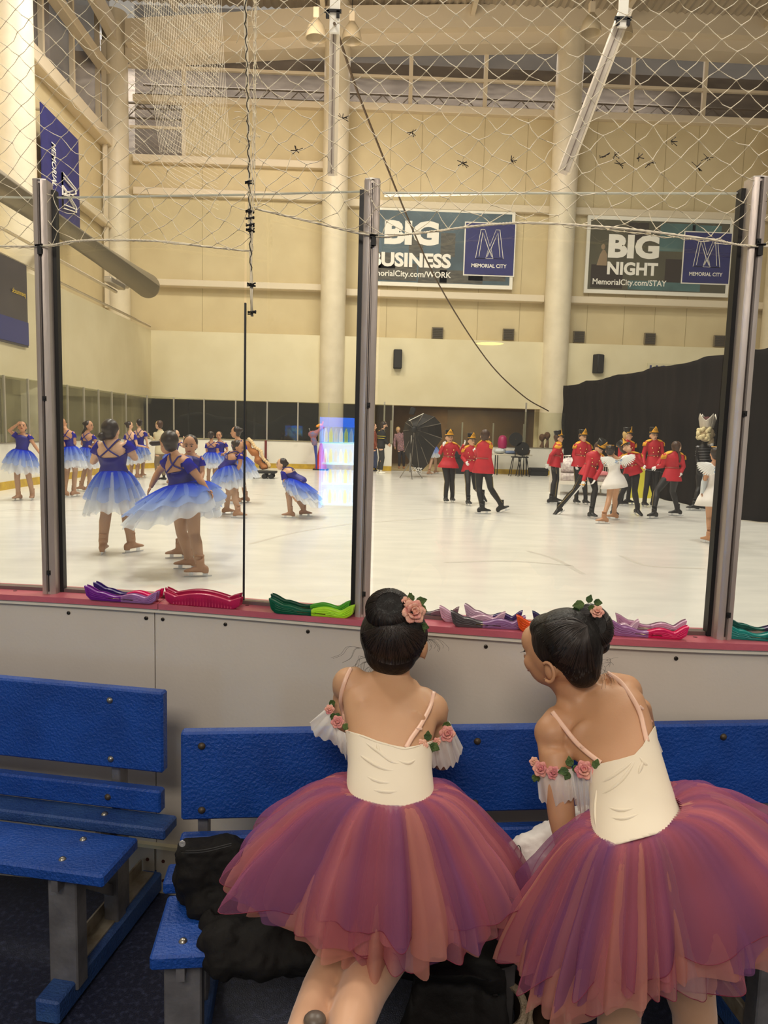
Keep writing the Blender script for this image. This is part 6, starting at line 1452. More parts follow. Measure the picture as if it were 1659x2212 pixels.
def sheer_tulle(name, cols, dens, seed):
    m = bpy.data.materials.new(name); m.use_nodes = True; nt = m.node_tree
    for n in list(nt.nodes): nt.nodes.remove(n)
    N = nt.nodes.new; L = nt.links.new
    o = N('ShaderNodeOutputMaterial'); mix = N('ShaderNodeMixShader'); tr = N('ShaderNodeBsdfTransparent'); df = N('ShaderNodeBsdfDiffuse'); tl = N('ShaderNodeBsdfTranslucent'); m2 = N('ShaderNodeMixShader'); m2.inputs[0].default_value = .4
    L(df.outputs[0], m2.inputs[1]); L(tl.outputs[0], m2.inputs[2]); L(tr.outputs[0], mix.inputs[1]); L(m2.outputs[0], mix.inputs[2]); L(mix.outputs[0], o.inputs[0])
    uv = N('ShaderNodeUVMap'); sp = N('ShaderNodeSeparateXYZ'); L(uv.outputs[0], sp.inputs[0])
    mp = N('ShaderNodeMath'); mp.operation = 'MULTIPLY_ADD'; mp.inputs[1].default_value = 8.5; mp.inputs[2].default_value = seed*3.7; L(sp.outputs['X'], mp.inputs[0])
    nz = N('ShaderNodeTexNoise'); nz.noise_dimensions = '1D'; nz.inputs['Scale'].default_value = 1.0; nz.inputs['Detail'].default_value = 1; L(mp.outputs[0], nz.inputs['W'])
    r = N('ShaderNodeValToRGB'); r.color_ramp.interpolation = 'LINEAR'
    while len(r.color_ramp.elements) < len(cols): r.color_ramp.elements.new(.5)
    for i, c in enumerate(cols): r.color_ramp.elements[i].position = .30+.40*i/(len(cols)-1); r.color_ramp.elements[i].color = lin(c)+(1,)
    L(nz.outputs[0], r.inputs[0]); L(r.outputs[0], df.inputs[0]); L(r.outputs[0], tl.inputs[0])
    lw = N('ShaderNodeLayerWeight'); lw.inputs[0].default_value = .3
    md = N('ShaderNodeMath'); md.operation = 'MULTIPLY_ADD'; md.use_clamp = True; md.inputs[1].default_value = .38; L(lw.outputs['Facing'], md.inputs[0]); md.inputs[2].default_value = dens
    L(md.outputs[0], mix.inputs[0]); MATS[name] = m; return m
ROSE = (222, 142, 150); CORAL = (224, 156, 142); PURP = (148, 96, 148); BURG = (190, 110, 130); DUSK = (208, 162, 164); PEACH = (228, 176, 158)
TU = [sheer_tulle('tulle_rose', [PURP, ROSE, ROSE, CORAL], .40, 1), sheer_tulle('tulle_coral', [ROSE, CORAL, CORAL, PEACH], .46, 2), sheer_tulle('tulle_burgundy', [PURP, BURG, ROSE, BURG], .42, 3), sheer_tulle('tulle_dusk', [DUSK, ROSE, CORAL, PURP], .42, 4), sheer_tulle('tulle_purple', [PURP, BURG, PURP, ROSE], .36, 5)]
M_hem = mat('hem_thread', (120, 30, 56), .6)

def big_tutu(root, c, lat, back, rw, rwd, Rf, Df, seed, tilt=V(0, 0, 0), yclip=None, bellp=1.55):
    """c waist centre; lat, back unit axes; Rf, Df: reach and drop at right, back, left, front"""
    rs = np.random.RandomState(seed); tu = None
    def ang(A, th):
        t = (th/(2*math.pi)*4) % 4; i = int(t); f = t-i; f = f*f*(3-2*f); return A[i]*(1-f)+A[(i+1) % 4]*f
    layers = [(1.0, .96, .020, 0, .0), (.95, .99, .022, 1, .0), (.88, 1.0, .020, 3, .01), (1.10, .80, .026, 4, .02), (.84, .97, .020, 2, 0), (1.0, .93, .024, 1, .012), (1.05, .88, .020, 2, .02)]
    for li, (kr, kd, amp, mi, lift) in enumerate(layers):
        fr = rs.permutation(np.arange(6, 34))[:9]; fp = rs.rand(9)*6.28; fa = (14.0/fr)**1.0; fa = fa/np.sqrt((fa**2).sum())*1.3
        ph = rs.rand(10)*6.28
        def fn(u, v):
            th = u*2*math.pi; R = ang(Rf, th)*kr; D = ang(Df, th)*kd
            R *= 1+.07*math.sin(3*th+ph[4])+.06*math.sin(5*th+ph[5]); D *= 1+.05*math.sin(2*th+ph[6])+.05*math.sin(5*th+ph[7])+.025*math.sin(13*th+ph[8])
            fold = float((fa*np.sin(fr*th+fp+.5*np.sin(2*th+ph[1]))).sum())
            w0 = lat*math.cos(th)*rw+back*math.sin(th)*rwd; rad = lat*math.cos(th)+back*math.sin(th); tang = -lat*math.sin(th)+back*math.cos(th)
            bell = 1-(1-v)**bellp
            rr = R*bell+amp*fold*(v**.6)*(.45+.55*v)+.004*math.sin(70*th)*(1-v)**3
            z = -D*(v**1.35)+.022*math.sin(math.pi*min(1, v*2.0))*(1-v)+lift*v
            return c+w0+rad*rr+V(0, 0, 1)*z+tilt*v+tang*.006*math.cos(fr[0]*th+fp[0])*v
        mb = MB().grid(fn, 360, 16, uv=True)
        if yclip is not None: mb.v = [(x, min(y, yclip(x, z)), z) for x, y, z in mb.v]
        o = mb.build('tutu' if tu is None else 'tulle_layer', TU[mi], tu or root, smooth='all')
        if tu is None: tu = o
        if li in (0, 2, 3):
            hp_ = [fn(i/360, 1.0) for i in range(361)]
            if yclip is not None: hp_ = [V(p.x, min(p.y, yclip(p.x, p.z)), p.z) for p in hp_]
            MB().tube(hp_, .0008, 4, caps=False).build('hem_thread', M_hem, tu, smooth='all')
    return tu

def organic_obj(name, mb, voxel, m, root, smooth=6, sub=False):
    o = link(name, organic(mb, voxel, smooth), m, root, 'all'); return o
def bvh_of(o): return BVHTree.FromPolygons([v.co.copy() for v in o.data.vertices], [tuple(p.vertices) for p in o.data.polygons])
def surf(bv, x, y, off=.003, fall=None):
    d = ray(x, y).normalized(); h = bv.ray_cast(EYE, d)
    if h[0] is None: return (fall if fall is not None else None)
    n = h[1] if h[1].dot(d) < 0 else -h[1]
    return h[0]+n*off
def strap(bv, pts, w, name, m, root, off=.004, fallY=1.8):
    P = []
    for (x, y) in pts:
        q = surf(bv, x, y, off); P.append((q if q is not None else AY(x, y, fallY)))
    P = crom(P, 6); b = MB(); vs = []
    for i, p in enumerate(P):
        d = (P[min(i+1, len(P)-1)]-P[max(i-1, 0)]).normalized(); v = (EYE-p).normalized(); s_ = d.cross(v).normalized(); n_ = s_.cross(d)
        vs += [p-s_*w/2, p-s_*w*.3+n_*.0016, p+s_*w*.3+n_*.0016, p+s_*w/2]
    b.add(vs, [(i*4+k, i*4+k+1, i*4+k+5, i*4+k+4) for i in range(len(P)-1) for k in range(3)]); return b.build(name, m, root, smooth='all', solid=.0012)
def rose(p, r, n, root, m, seed=0, nm='rose'):
    rs = random.Random(seed); a, b_, d = frame(n); mb = MB()
    for ring, (np_, r0, tilt, sz) in enumerate(((6, .62, .25, .62), (5, .38, .7, .52), (4, .16, 1.15, .42))):
        for k in range(np_):
            th = 2*math.pi*(k+ring*.4)/np_+rs.uniform(-.15, .15); o = a*math.cos(th)+b_*math.sin(th); t_ = -a*math.sin(th)+b_*math.cos(th)
            out = (o*math.cos(tilt)+d*math.sin(tilt)); c = p+o*r*r0*.55+d*r*.10*ring
            def fn(u, v):
                w_ = math.sin(math.pi*min(.93, .15+.8*v))*sz*r*(1+.08*math.sin(9*u)); return c+out*v*r*sz*1.15+t_*(u-.5)*2*w_*.72+d*(-((u-.5)**2)*r*.5*(1-tilt*.4)+.12*r*math.sin(v*3))
            mb.grid(fn, 6, 5)
    mb.ball(p+d*r*.25, r*.16, None, 8, 6)
    return mb.build(nm, m, root, smooth='all', solid=.0008)
def leaf(p, d, n, L, root, m=None):
    d = Vector(d).normalized(); n = Vector(n); n = (n-d*n.dot(d)).normalized(); s_ = d.cross(n); mb = MB()
    def fn(u, v):
        w_ = L*.36*math.sin(math.pi*v**.8)*(1+.22*abs(math.sin(v*9)))*(1-v*.15); return p+d*v*L+s_*(u-.5)*2*w_+n*(abs(u-.5)*.12*L-.10*L*(v**2)+.02*L*math.sin(v*11))
    mb.grid(fn, 6, 10); return mb.build('leaf', m or M_leaf, root, smooth='all', solid=.0008)
def gauze(top, bots, root, name='gauze_frill', waves=7, amp=.006, seed=1, off=0):
    rs = random.Random(seed); T = crom(top, 8); B = crom(bots, 8); n = min(len(T), len(B)); ph = rs.uniform(0, 6)
    def samp(P, u): k = u*(len(P)-1); i = min(int(k), len(P)-2); return P[i].lerp(P[i+1], k-i)
    def fn(u, v):
        p = samp(T, u).lerp(samp(B, u), v); toc = (EYE-p).normalized()
        return p+toc*(amp*math.sin(u*waves*6.28+ph+v)*(.3+v)+.012*math.sin(math.pi*v))+V(0, 0, amp*.5*math.sin(u*waves*9+ph)*v)
    return MB().grid(fn, 60, 14).build(name, M_gauze, root, smooth='all')

def PX2(P):
    d = Vector(P)-EYE; k = d.dot(_f); return 829.5+CF*d.dot(_r)/k, 1106-CF*d.dot(_u)/k
def shell(o, topline, botline, off, name, m, root, seed, solid=.002, smoothit=2):
    """cloth lifted off a body: the part of its skin between a neckline and a waistline, pushed outwards"""
    import bmesh
    bm = bmesh.new(); bm.from_mesh(o.data)
    for L in (topline, botline):
        for p, q in zip(L, L[1:]):
            n = ray(*p).cross(ray(*q)).normalized(); bmesh.ops.bisect_plane(bm, geom=bm.verts[:]+bm.edges[:]+bm.faces[:], plane_co=EYE, plane_no=n)
    tx, ty = zip(*topline); bx, by = zip(*botline); dele = []
    for f in bm.faces:
        x, y = PX2(f.calc_center_median())
        if y < np.interp(x, tx, ty) or y > np.interp(x, bx, by): dele.append(f)
    bmesh.ops.delete(bm, geom=dele, context='FACES')
    bm.verts.ensure_lookup_table(); bm.verts.index_update(); sv = min(bm.verts, key=lambda v: (v.co-seed).length); st = [sv]; keep = {sv.index}
    while st:
        x = st.pop()
        for e in x.link_edges:
            y = e.other_vert(x)
            if y.index not in keep: keep.add(y.index); st.append(y)
    bmesh.ops.delete(bm, geom=[v for v in bm.verts if v.index not in keep], context='VERTS')
    bm.normal_update()
    for v in bm.verts: v.co += v.normal*off
    for _ in range(smoothit): bmesh.ops.smooth_vert(bm, verts=[v for v in bm.verts if not v.is_boundary], factor=.5, use_axis_x=True, use_axis_y=True, use_axis_z=True)
    me = bpy.data.meshes.new(name); bm.to_mesh(me); bm.free(); ob = link(name, me, m, root, 'all', fix=False)
    if solid: md = ob.modifiers.new('thickness', 'SOLIDIFY'); md.thickness = solid; md.offset = 1
    return ob

# ---------------------------------------------------------------- girl on the left, kneeling on the bench
def girl_left():
    root = empty('person', V(.03, 1.62, .45), 'girl in cream bodice and rose tutu kneeling on the bench, the left one', 'person', None)
    # body
    S = [((845, 1838), 1.57, 108, .085, 0), ((844, 1785), 1.60, 104, .080, 0), ((843, 1715), 1.65, 91, .066, .02), ((842, 1655), 1.71, 86, .064, .04), ((842, 1605), 1.77, 90, .068, .10), ((842, 1560), 1.82, 101, .068, .18), ((842, 1522), 1.865, 108, .062, .26), ((843, 1492), 1.90, 92, .052, .26), ((845, 1466), 1.925, 58, .044, .2)]
    b = MB(); secs = []
    for (pxy, Yv, hw, dd, tl) in S:
        P = AY(*pxy, Yv); a = (_r*math.cos(tl)-_u*math.sin(tl))*mpx(hw, P); up = V(0, .55, .83); bb = a.normalized().cross(up)*dd; secs.append((P, a, bb))
    b.loft(secs, 36)
    b.tube([AY(845, 1475, 1.925), AY(847, 1448, 1.93), AY(850, 1405, 1.945)], [.055, .048, .049], 20)
    LS, RS = AY(754, 1478, 1.90), AY(933, 1533, 1.88)
    b.tube([AY(826, 1468, 1.915), AY(778, 1472, 1.91), LS], [.036, .042, .046], 16); b.tube([AY(866, 1480, 1.915), AY(902, 1508, 1.90), RS], [.036, .040, .045], 16)
    b.tube([AY(846, 1440, 1.93), AY(800, 1470, 1.91)], [.035, .028], 12); b.tube([AY(848, 1442, 1.93), AY(892, 1486, 1.91)], [.035, .028], 12)
    b.ball(LS, .047); b.ball(RS, .046)
    LE, RE = AY(744, 1575, 1.945), AY(954, 1640, 1.925); LW, RW = AY(775, 1560, 2.06), AY(905, 1590, 2.05)
    b.tube([LS, LS.lerp(LE, .4), LE], [.046, .042, .034], 16); b.tube([RS, RS.lerp(RE, .4), RE], [.045, .041, .034], 16)
    b.tube([LE, LE.lerp(LW, .4), LW], [.031, .030, .020], 14); b.tube([RE, RE.lerp(RW, .4), RW], [.031, .030, .020], 14); b.ball(LE, .032); b.ball(RE, .032)
    # shoulder blades and spine edges
    for (x, y, Yv, ax, sz) in ((790, 1548, 1.80, -.25, (.030, .014, .046)), (896, 1572, 1.785, .35, (.030, .014, .046))):
        P = AY(x, y, Yv); M = Matrix.Rotation(ax, 3, _f) @ Matrix((_r, _f, _u)).transposed(); b.ball(P, sz, M)
    # head
    C = AY(853, 1376, 1.955); look = V(.32, 1, -.05).normalized(); r = look.cross(V(0, 0, 1)).normalized(); u = r.cross(look); Mh = Matrix((r, look, u)).transposed()
    b.ball(C, (.082, .094, .092), Mh, 24, 16); b.ball(C+look*.035-u*.05, (.052, .058, .056), Mh, 18, 12); b.ball(C+look*.098-u*.02, (.012, .018, .02), Mh)
    b.ball(C+r*.087-look*.012-u*.020, (.010, .020, .030), Mh, 14, 10); b.ball(C-r*.076-look*.005-u*.018, (.010, .020, .030), Mh, 14, 10)
    b.ball(C+r*.087-look*.008-u*.044, (.007, .009, .010), Mh, 10, 8)
    for sg in (-1, 1): b.tube([AY(845+sg*40, 1800, 1.62), AY(845+sg*42, 1900, 1.72), V(.03+sg*.10, 1.74, .53)], [.075, .07, .055], 16)
    mb = MB(); from_mesh(mb, organic(b, .0065, 14))
    for (E, W, sg) in ((LE, LW, -1), (RE, RW, 1)): hand_mb(mb, W, (V(-sg*.5, .85, -.1)), V(0, 0, 1), .80, .4, sg)
    body = mb.build('body', M_skinA, root, smooth='all'); bv = bvh_of(body)
    # legs in tights, lower legs lying across the seat towards us
    b = MB()
    b.tube([V(-.04, 1.66, .60), V(-.075, 1.75, .52), AY(742, 2030, 1.62), AY(716, 2085, 1.50), AY(690, 2135, 1.42), AY(662, 2205, 1.32), AY(640, 2265, 1.24)], [.07, .058, .045, .041, .038, .034, .030], 20)
    b.tube([V(.10, 1.66, .60), V(.125, 1.75, .52), AY(868, 2030, 1.62), AY(822, 2085, 1.51), AY(785, 2135, 1.42), AY(760, 2205, 1.31), AY(744, 2265, 1.24)], [.07, .060, .047, .050, .052, .045, .036], 20)
    lg = link('tights', organic(b, .007, 5), M_ptights, root, 'all')
    MB().ball(AY(680, 2204, 1.275), (.022, .020, .014)).build('heel_cap', mat('heel_grey', (92, 80, 70), .4), lg)
    # hair
    b = MB(); b.ball(C+u*.010-look*.012, (.093, .098, .094), Mh, 26, 18); b.ball(C-look*.04-u*.035, (.074, .054, .062), Mh, 18, 12); b.ball(C-u*.052-look*.036, (.045, .038, .035), Mh)
    hr = link('hair', organic(b, .006, 4), M_hairF, root, 'all'); hb = bvh_of(hr)
    Bc = AY(841, 1318, 1.915); ax = (EYE-Bc).normalized(); ax = (ax+V(0, 0, .75)).normalized(); e1, e2, _ = frame(ax)
    b = MB(); Rb = .034
    ring = [Bc+(e1*math.cos(t)+e2*math.sin(t))*Rb for t in np.linspace(0, 2*math.pi, 28)]
    b.tube(ring, .031, 16, caps=False); b.ball(Bc-ax*.012, (.045, .045, .045)); bun = link('bun', organic(b, .005, 3), M_hairF, hr, 'all')
    st = MB(); rs = random.Random(9)
    for k in range(150):          # strands wrapping the doughnut
        t0 = rs.uniform(0, 6.28); P_ = []
        for j in range(7):
            ph = -2.2+j*.62; tt = t0+j*.10; o = e1*math.cos(tt)+e2*math.sin(tt); P_.append(Bc+o*(Rb+.0318*math.cos(ph))+ax*.0318*math.sin(ph))
        st.tube(P_, .0006, 4, caps=False)
    for k in range(170):          # combed up from nape and sides
        a0 = rs.uniform(-1, 1); x0 = 852+72*math.sin(a0*1.45); y0 = 1436-abs(a0)**2*68; P_ = []
        for j in range(6):
            t = j/5; x = x0+(845+rs.uniform(-12, 12)-x0)*t**1.3*.8; y = y0+(1352-y0)*t; q = surf(hb, x, y, .0004)
            if q is not None: P_.append(q)
        if len(P_) > 3: st.tube(P_, rs.uniform(.0006, .0014), 4, caps=False)
    for k in range(26):           # flyaway wisps
        s0 = rs.choice(((785, 1400), (800, 1430), (915, 1385), (812, 1438), (790, 1420))); q0 = AY(s0[0]+rs.uniform(-8, 8), s0[1], 1.93); d_ = V((s0[0]-850)/600+rs.uniform(-.03, .03), 0, (1350-s0[1])/900+rs.uniform(-.02, .03)); d_ = d_*rs.uniform(.25, .6)
        st.tube(crom([q0, q0+d_*.5+V(0, 0, .012), q0+d_*.8+V(.004, 0, -.004), q0+d_+V(-.008, 0, -.012)], 5), .00035, 3, caps=False)
    st.build('hair_strands', M_strand, hr, smooth='all', fix=False)
    # bodice
    bd = shell(body, [(700, 1560), (752, 1578), (785, 1590), (815, 1603), (845, 1612), (874, 1618), (905, 1612), (934, 1598), (990, 1560)], [(690, 1745), (845, 1762), (1000, 1748)], .0045, 'bodice', M_cream, root, surf(bv, 843, 1680, 0))
    bb_ = bvh_of(bd)
    f_ = MB()   # gathered folds and seams
    for pts in (((770, 1590), (800, 1612), (818, 1625), (850, 1648), (890, 1652)), ((756, 1612), (790, 1640), (830, 1662), (880, 1668)), ((765, 1660), (820, 1690), (900, 1694), (935, 1688)), ((815, 1603), (817, 1618), (822, 1632)), ((760, 1640), (800, 1652)), ((900, 1640), (880, 1650), (850, 1640)), ((770, 1700), (840, 1712), (925, 1704))):
        P_ = [surf(bb_, x, y, .0003) for x, y in pts]; P_ = [p for p in P_ if p is not None]
        if len(P_) > 1: P_ = crom(P_, 5); f_.tube(P_, [.0042*math.sin(math.pi*(i+.5)/len(P_))+.0004 for i in range(len(P_))], 8)
    f_.build('fabric_fold', M_cream, bd, smooth='all')
    e = MB(); P_ = [surf(bb_, x, y, .001) for x, y in ((755, 1582), (785, 1592), (815, 1604), (845, 1612), (872, 1619), (900, 1613), (928, 1604))]; P_ = [p for p in P_ if p is not None]; e.tube(crom(P_, 6), .0022, 8); e.build('top_binding', M_cream, bd, smooth='all')
    strap(bv, [(758, 1446), (746, 1472), (739, 1510), (744, 1545), (753, 1580)], .0105, 'shoulder_strap', M_strap, root); strap(bv, [(936, 1497), (928, 1528), (908, 1566), (888, 1596), (876, 1618)], .0115, 'shoulder_strap', M_strap, root)
    for (x, y) in ((741, 1520), (902, 1578)): q = surf(bv, x, y, .008); MB().box(q, (.015, .004, .006), None, bev=.001).build('slider', mat('slider_pink', (236, 200, 178), .25), root)
    # frills and garlands
    gl = gauze([AY(716, 1520, 1.86), AY(714, 1550, 1.82), AY(726, 1572, 1.80), AY(750, 1585, 1.78)], [AY(668, 1560, 1.87), AY(682, 1590, 1.84), AY(722, 1606, 1.80), AY(748, 1640, 1.78)], root, 'sleeve_frill', 4, .008, 2)
    gauze([AY(718, 1560, 1.81), AY(732, 1576, 1.80), AY(750, 1586, 1.78)], [AY(722, 1600, 1.80), AY(738, 1622, 1.79), AY(752, 1632, 1.77)], root, 'sleeve_frill', 3, .006, 5)
    gauze([AY(970, 1556, 1.85), AY(965, 1580, 1.80), AY(945, 1595, 1.77), AY(925, 1606, 1.75)], [AY(1000, 1618, 1.86), AY(985, 1650, 1.83), AY(960, 1660, 1.79), AY(932, 1655, 1.76)], root, 'sleeve_frill', 4, .010, 7)
    gauze([AY(930, 1605, 1.75), AY(905, 1612, 1.73), AY(880, 1620, 1.715)], [AY(935, 1648, 1.74), AY(908, 1672, 1.71), AY(858, 1662, 1.705)], root, 'back_frill', 4, .008, 9)
    for k, (x, y, Yv, r_, m) in enumerate(((712, 1533, 1.83, .013, M_rose), (729, 1560, 1.79, .017, M_rose), (966, 1586, 1.785, .021, M_rose), (912, 1610, 1.725, .015, M_rosepk), (944, 1602, 1.755, .010, M_rosepk))):
        P = AY(x, y, Yv); rose(P, r_, (EYE-P).normalized()+V(0, 0, .3), root, m, k)
    for (x, y, Yv, dx, dz, L) in ((718, 1540, 1.82, .3, -1, .026), (714, 1512, 1.87, .4, -.8, .022), (722, 1545, 1.81, 1, -.2, .02), (740, 1566, 1.785, .9, -.5, .024), (748, 1572, 1.78, .5, -1, .02), (968, 1558, 1.83, -.2, -1, .03), (928, 1608, 1.735, .9, -.5, .030), (926, 1606, 1.735, .1, -1, .034), (920, 1604, 1.735, -.9, -.5, .028), (924, 1600, 1.735, .0, 1, .026), (886, 1618, 1.71, .3, -1, .026), (892, 1616, 1.715, -.8, -.2, .018)):
        P = AY(x, y, Yv); leaf(P, V(dx, 0, dz), (EYE-P).normalized(), L, root)
    # flower and leaves in the hair
    q = surf(hb, 893, 1322, .010) or AY(893, 1322, 1.93); P0 = AY(893, 1322, 1.885); rose(P0, .033, (EYE-P0).normalized()+V(.35, 0, .2), hr, M_rosepk, 21, 'hair_rose'); P1 = AY(880, 1300, 1.90); rose(P1, .016, (EYE-P1).normalized()+V(0, 0, .6), hr, M_rosepk, 22, 'hair_rose')
    for (x, y, Yv, dx, dz, L) in ((890, 1300, 1.90, -.3, 1, .026), (898, 1302, 1.90, .9, .3, .032), (903, 1310, 1.905, .8, -.5, .03), (872, 1332, 1.885, -.5, -.9, .026), (908, 1352, 1.90, .1, -1, .032), (908, 1350, 1.90, .9, -.3, .026), (902, 1350, 1.90, -.5, -.5, .02), (885, 1296, 1.90, .2, 1, .02)):
        P = AY(x, y, Yv); leaf(P, V(dx, 0, dz), (EYE-P).normalized(), L, hr)
    # tutu
    W = AY(844, 1704, 1.645)
    yl = lambda x, z: (T_y(x)-.008)
    big_tutu(root, W, V(1, 0, 0), V(0, -1, 0), mpx(86, W), .060, [.20, .175, .24, .10], [.26, .283, .20, .27], 12, V(0, 0, 0), yl)
    return body
def T_y(x): return float(np.interp(x, [B_.x, Bq.x], [B_.y, Bq.y]))-.002
girl_left()

# ---------------------------------------------------------------- girl on the right, leaning over to the left
def girl_right():
    root = empty('person', V(.62, 1.42, 0), 'girl in cream bodice and coral tutu leaning left, the right one of two', 'person', None)
    S = [((1384, 1858), 1.42, 108, .085, -.10), ((1380, 1812), 1.45, 104, .080, -.20), ((1368, 1768), 1.49, 94, .066, -.27), ((1358, 1700), 1.56, 83, .062, -.33), ((1345, 1645), 1.62, 80, .062, -.40), ((1324, 1595), 1.68, 94, .066, -.48), ((1300, 1556), 1.725, 106, .064, -.54), ((1282, 1527), 1.76, 98, .054, -.54), ((1262, 1508), 1.78, 54, .042, -.5)]
    b = MB(); secs = []
    for (pxy, Yv, hw, dd, tl) in S:
        P = AY(*pxy, Yv); a = (_r*math.cos(tl)-_u*math.sin(tl))*mpx(hw, P); up = V(-.25, .5, .8); bb = a.normalized().cross(up)*dd; secs.append((P, a, bb))
    b.loft(secs, 36)
    b.tube([AY(1266, 1515, 1.78), AY(1240, 1490, 1.79), AY(1216, 1455, 1.80)], [.055, .047, .047], 20)
    LS, RS = AY(1192, 1584, 1.73), AY(1352, 1492, 1.79)
    b.tube([AY(1250, 1524, 1.775), AY(1212, 1552, 1.755), LS], [.036, .040, .044], 16); b.tube([AY(1284, 1500, 1.78), AY(1318, 1484, 1.79), RS], [.036, .040, .042], 16); b.ball(LS, .045); b.ball(RS, .042)
    b.tube([AY(1228, 1478, 1.79), AY(1226, 1530, 1.765)], [.034, .028], 12); b.tube([AY(1262, 1470, 1.79), AY(1300, 1478, 1.79)], [.034, .030], 12)
    LE, LW = AY(1206, 1700, 1.66), AY(1222, 1838, 1.62); RE, RW = AY(1392, 1580, 1.91), AY(1340, 1560, 2.03)
    b.tube([LS, LS.lerp(LE, .4), LE, LE.lerp(LW, .5), LW], [.045, .040, .036, .033, .023], 18)
    b.tube([RS, AY(1378, 1530, 1.85), RE], [.038, .036, .031], 16); b.tube([RE, RE.lerp(RW, .5), RW], [.031, .029, .02], 14); b.ball(RE, .032)
    for (x, y, Yv, ax, sz) in ((1258, 1590, 1.685, .5, (.030, .013, .044)), (1350, 1535, 1.72, -.2, (.028, .013, .044))):
        P = AY(x, y, Yv); M = Matrix.Rotation(ax, 3, _f) @ Matrix((_r, _f, _u)).transposed(); b.ball(P, sz, M)
    # head in lost profile, looking left and down
    C = AY(1212, 1402, 1.80); look = V(-.72, .70, -.18).normalized(); upv = V(-.16, .12, 1).normalized(); r = look.cross(upv).normalized(); u = r.cross(look); Mh = Matrix((r, look, u)).transposed()
    b.ball(C, (.074, .092, .090), Mh, 28, 18); b.ball(C+look*.038-u*.045, (.054, .056, .052), Mh, 20, 14); b.ball(C+look*.060-u*.074, (.024, .022, .020), Mh, 14, 10)
    b.ball(C+look*.074+u*.022, (.050, .030, .040), Mh, 18, 12)
    b.tube([C+look*.094+u*.006, C+look*.106-u*.020, C+look*.109-u*.032], [.008, .010, .010], 10); b.ball(C+look*.090-u*.058, (.018, .010, .012), Mh, 12, 8)
    for sg in (-1, 1): b.ball(C+look*.066-u*.030+r*sg*.034, (.024, .026, .026), Mh, 14, 10)
    ears = MB()
    for sg in (-1, 1):
        E_ = C+r*sg*.074-look*.006-u*.040; b.ball(E_, (.010, .018, .026), Mh, 14, 10)
        th0 = np.linspace(-2.4, 2.2, 20); ears.tube([E_+r*sg*.011+look*(-.016*math.cos(t))+u*(.024*math.sin(t)+.002) for t in th0], [.0042]*20, 8)
    b.tube([C-u*.03, C-u*.02], [.05, .05], 10)
    b.tube([AY(1345, 1850, 1.44), AY(1340, 2000, 1.45), AY(1340, 2120, 1.455)], [.078, .066, .052], 18); b.tube([AY(1420, 1850, 1.44), AY(1460, 2000, 1.44), AY(1497, 2130, 1.44)], [.078, .066, .052], 18)
    mb = MB(); from_mesh(mb, organic(b, .0062, 12)); mb.add([Vector(v) for v in ears.v], ears.f)
    hand_mb(mb, LW, V(.05, .35, -.9), V(-.7, -.7, 0), .82, .35, -1); hand_mb(mb, RW, V(-.6, .8, -.2), V(0, 0, 1), .8, .4, 1)
    body = mb.build('body', M_skinB, root, smooth='all'); bv = bvh_of(body)
    e = MB()
    for sg in (-1, 1):
        q = C+look*.082-u*.006+r*sg*.030; e.ball(q, (.012, .008, .008), Mh)
    e.build('eyes', mat('eye_white', (210, 200, 190), .3), root); e = MB()
    for sg in (-1, 1):
        q = C+look*.0845-u*.001+r*sg*.030; e.tube([q+r*sg*k*.012+look*(.002-abs(k)*.004)+u*(.004-abs(k)*.003) for k in (-1, -.5, 0, .5, 1)], .0018, 6)
        for k in (-.6, 0, .6, 1.0): e.tube([q+r*sg*k*.012, q+r*sg*(k*.014)+look*.010-u*.002], .0006, 4)
        q2 = C+look*.090+u*.022+r*sg*.028; e.tube([q2+r*sg*k*.016+look*(-abs(k)*.008) for k in (-1, 0, 1)], .002, 6)
    e.build('lashes_brows', M_strand, root); e = MB(); e.ball(C+look*.098-u*.058, (.015, .003, .005), Mh); e.build('mouth', mat('lip_rose', (176, 104, 96), .5), root)
    # legs to the floor
    b = MB(); zf = 0
    L1 = AY(1338, 2180, 1.455); L2 = AY(1500, 2190, 1.44)
    b.tube([AY(1342, 1880, 1.44), AY(1340, 2010, 1.45), L1, V(L1.x, 1.45, .34), V(L1.x-.002, 1.43, .20), V(L1.x-.003, 1.43, .07)], [.082, .070, .047, .045, .042, .028], 20)
    b.tube([AY(1424, 1880, 1.44), AY(1460, 2010, 1.44), L2, V(L2.x+.012, 1.44, .34), V(L2.x+.02, 1.42, .20), V(L2.x+.025, 1.42, .07)], [.082, .070, .047, .045, .042, .028], 20)
    for x in (L1.x-.003, L2.x+.025): b.tube([V(x, 1.42, .05), V(x, 1.48, .035), V(x, 1.54, .025)], [.032, .032, .018], 14)
    link('tights', organic(b, .007, 5), M_ptights, root, 'all')
    # hair
    b = MB(); b.ball(C+u*.020-look*.020, (.088, .092, .086), Mh, 28, 18); b.ball(C-look*.050-u*.020, (.068, .052, .066), Mh, 20, 14); b.ball(C-look*.055-u*.055, (.052, .040, .040), Mh, 18, 12); b.ball(C+look*.030+u*.058, (.058, .045, .034), Mh, 18, 12)
    hr = link('hair', organic(b, .006, 4), M_hairF, root, 'all'); hb = bvh_of(hr)
    Bc = AY(1281, 1353, 1.775); b = MB(); ax = V(.15, -.75, .6).normalized(); e1, e2, _ = frame(ax, V(0, 0, 1)); ring = [Bc+(e1*math.cos(t)*.9+e2*math.sin(t)*1.15)*.028 for t in np.linspace(0, 2*math.pi, 28)]
    b.tube(ring, .027, 16, caps=False); b.ball(Bc-ax*.012, (.036, .036, .044)); b.ball(AY(1292, 1392, 1.785), (.030, .03, .026)); b.ball(AY(1258, 1350, 1.80), (.03, .03, .04))
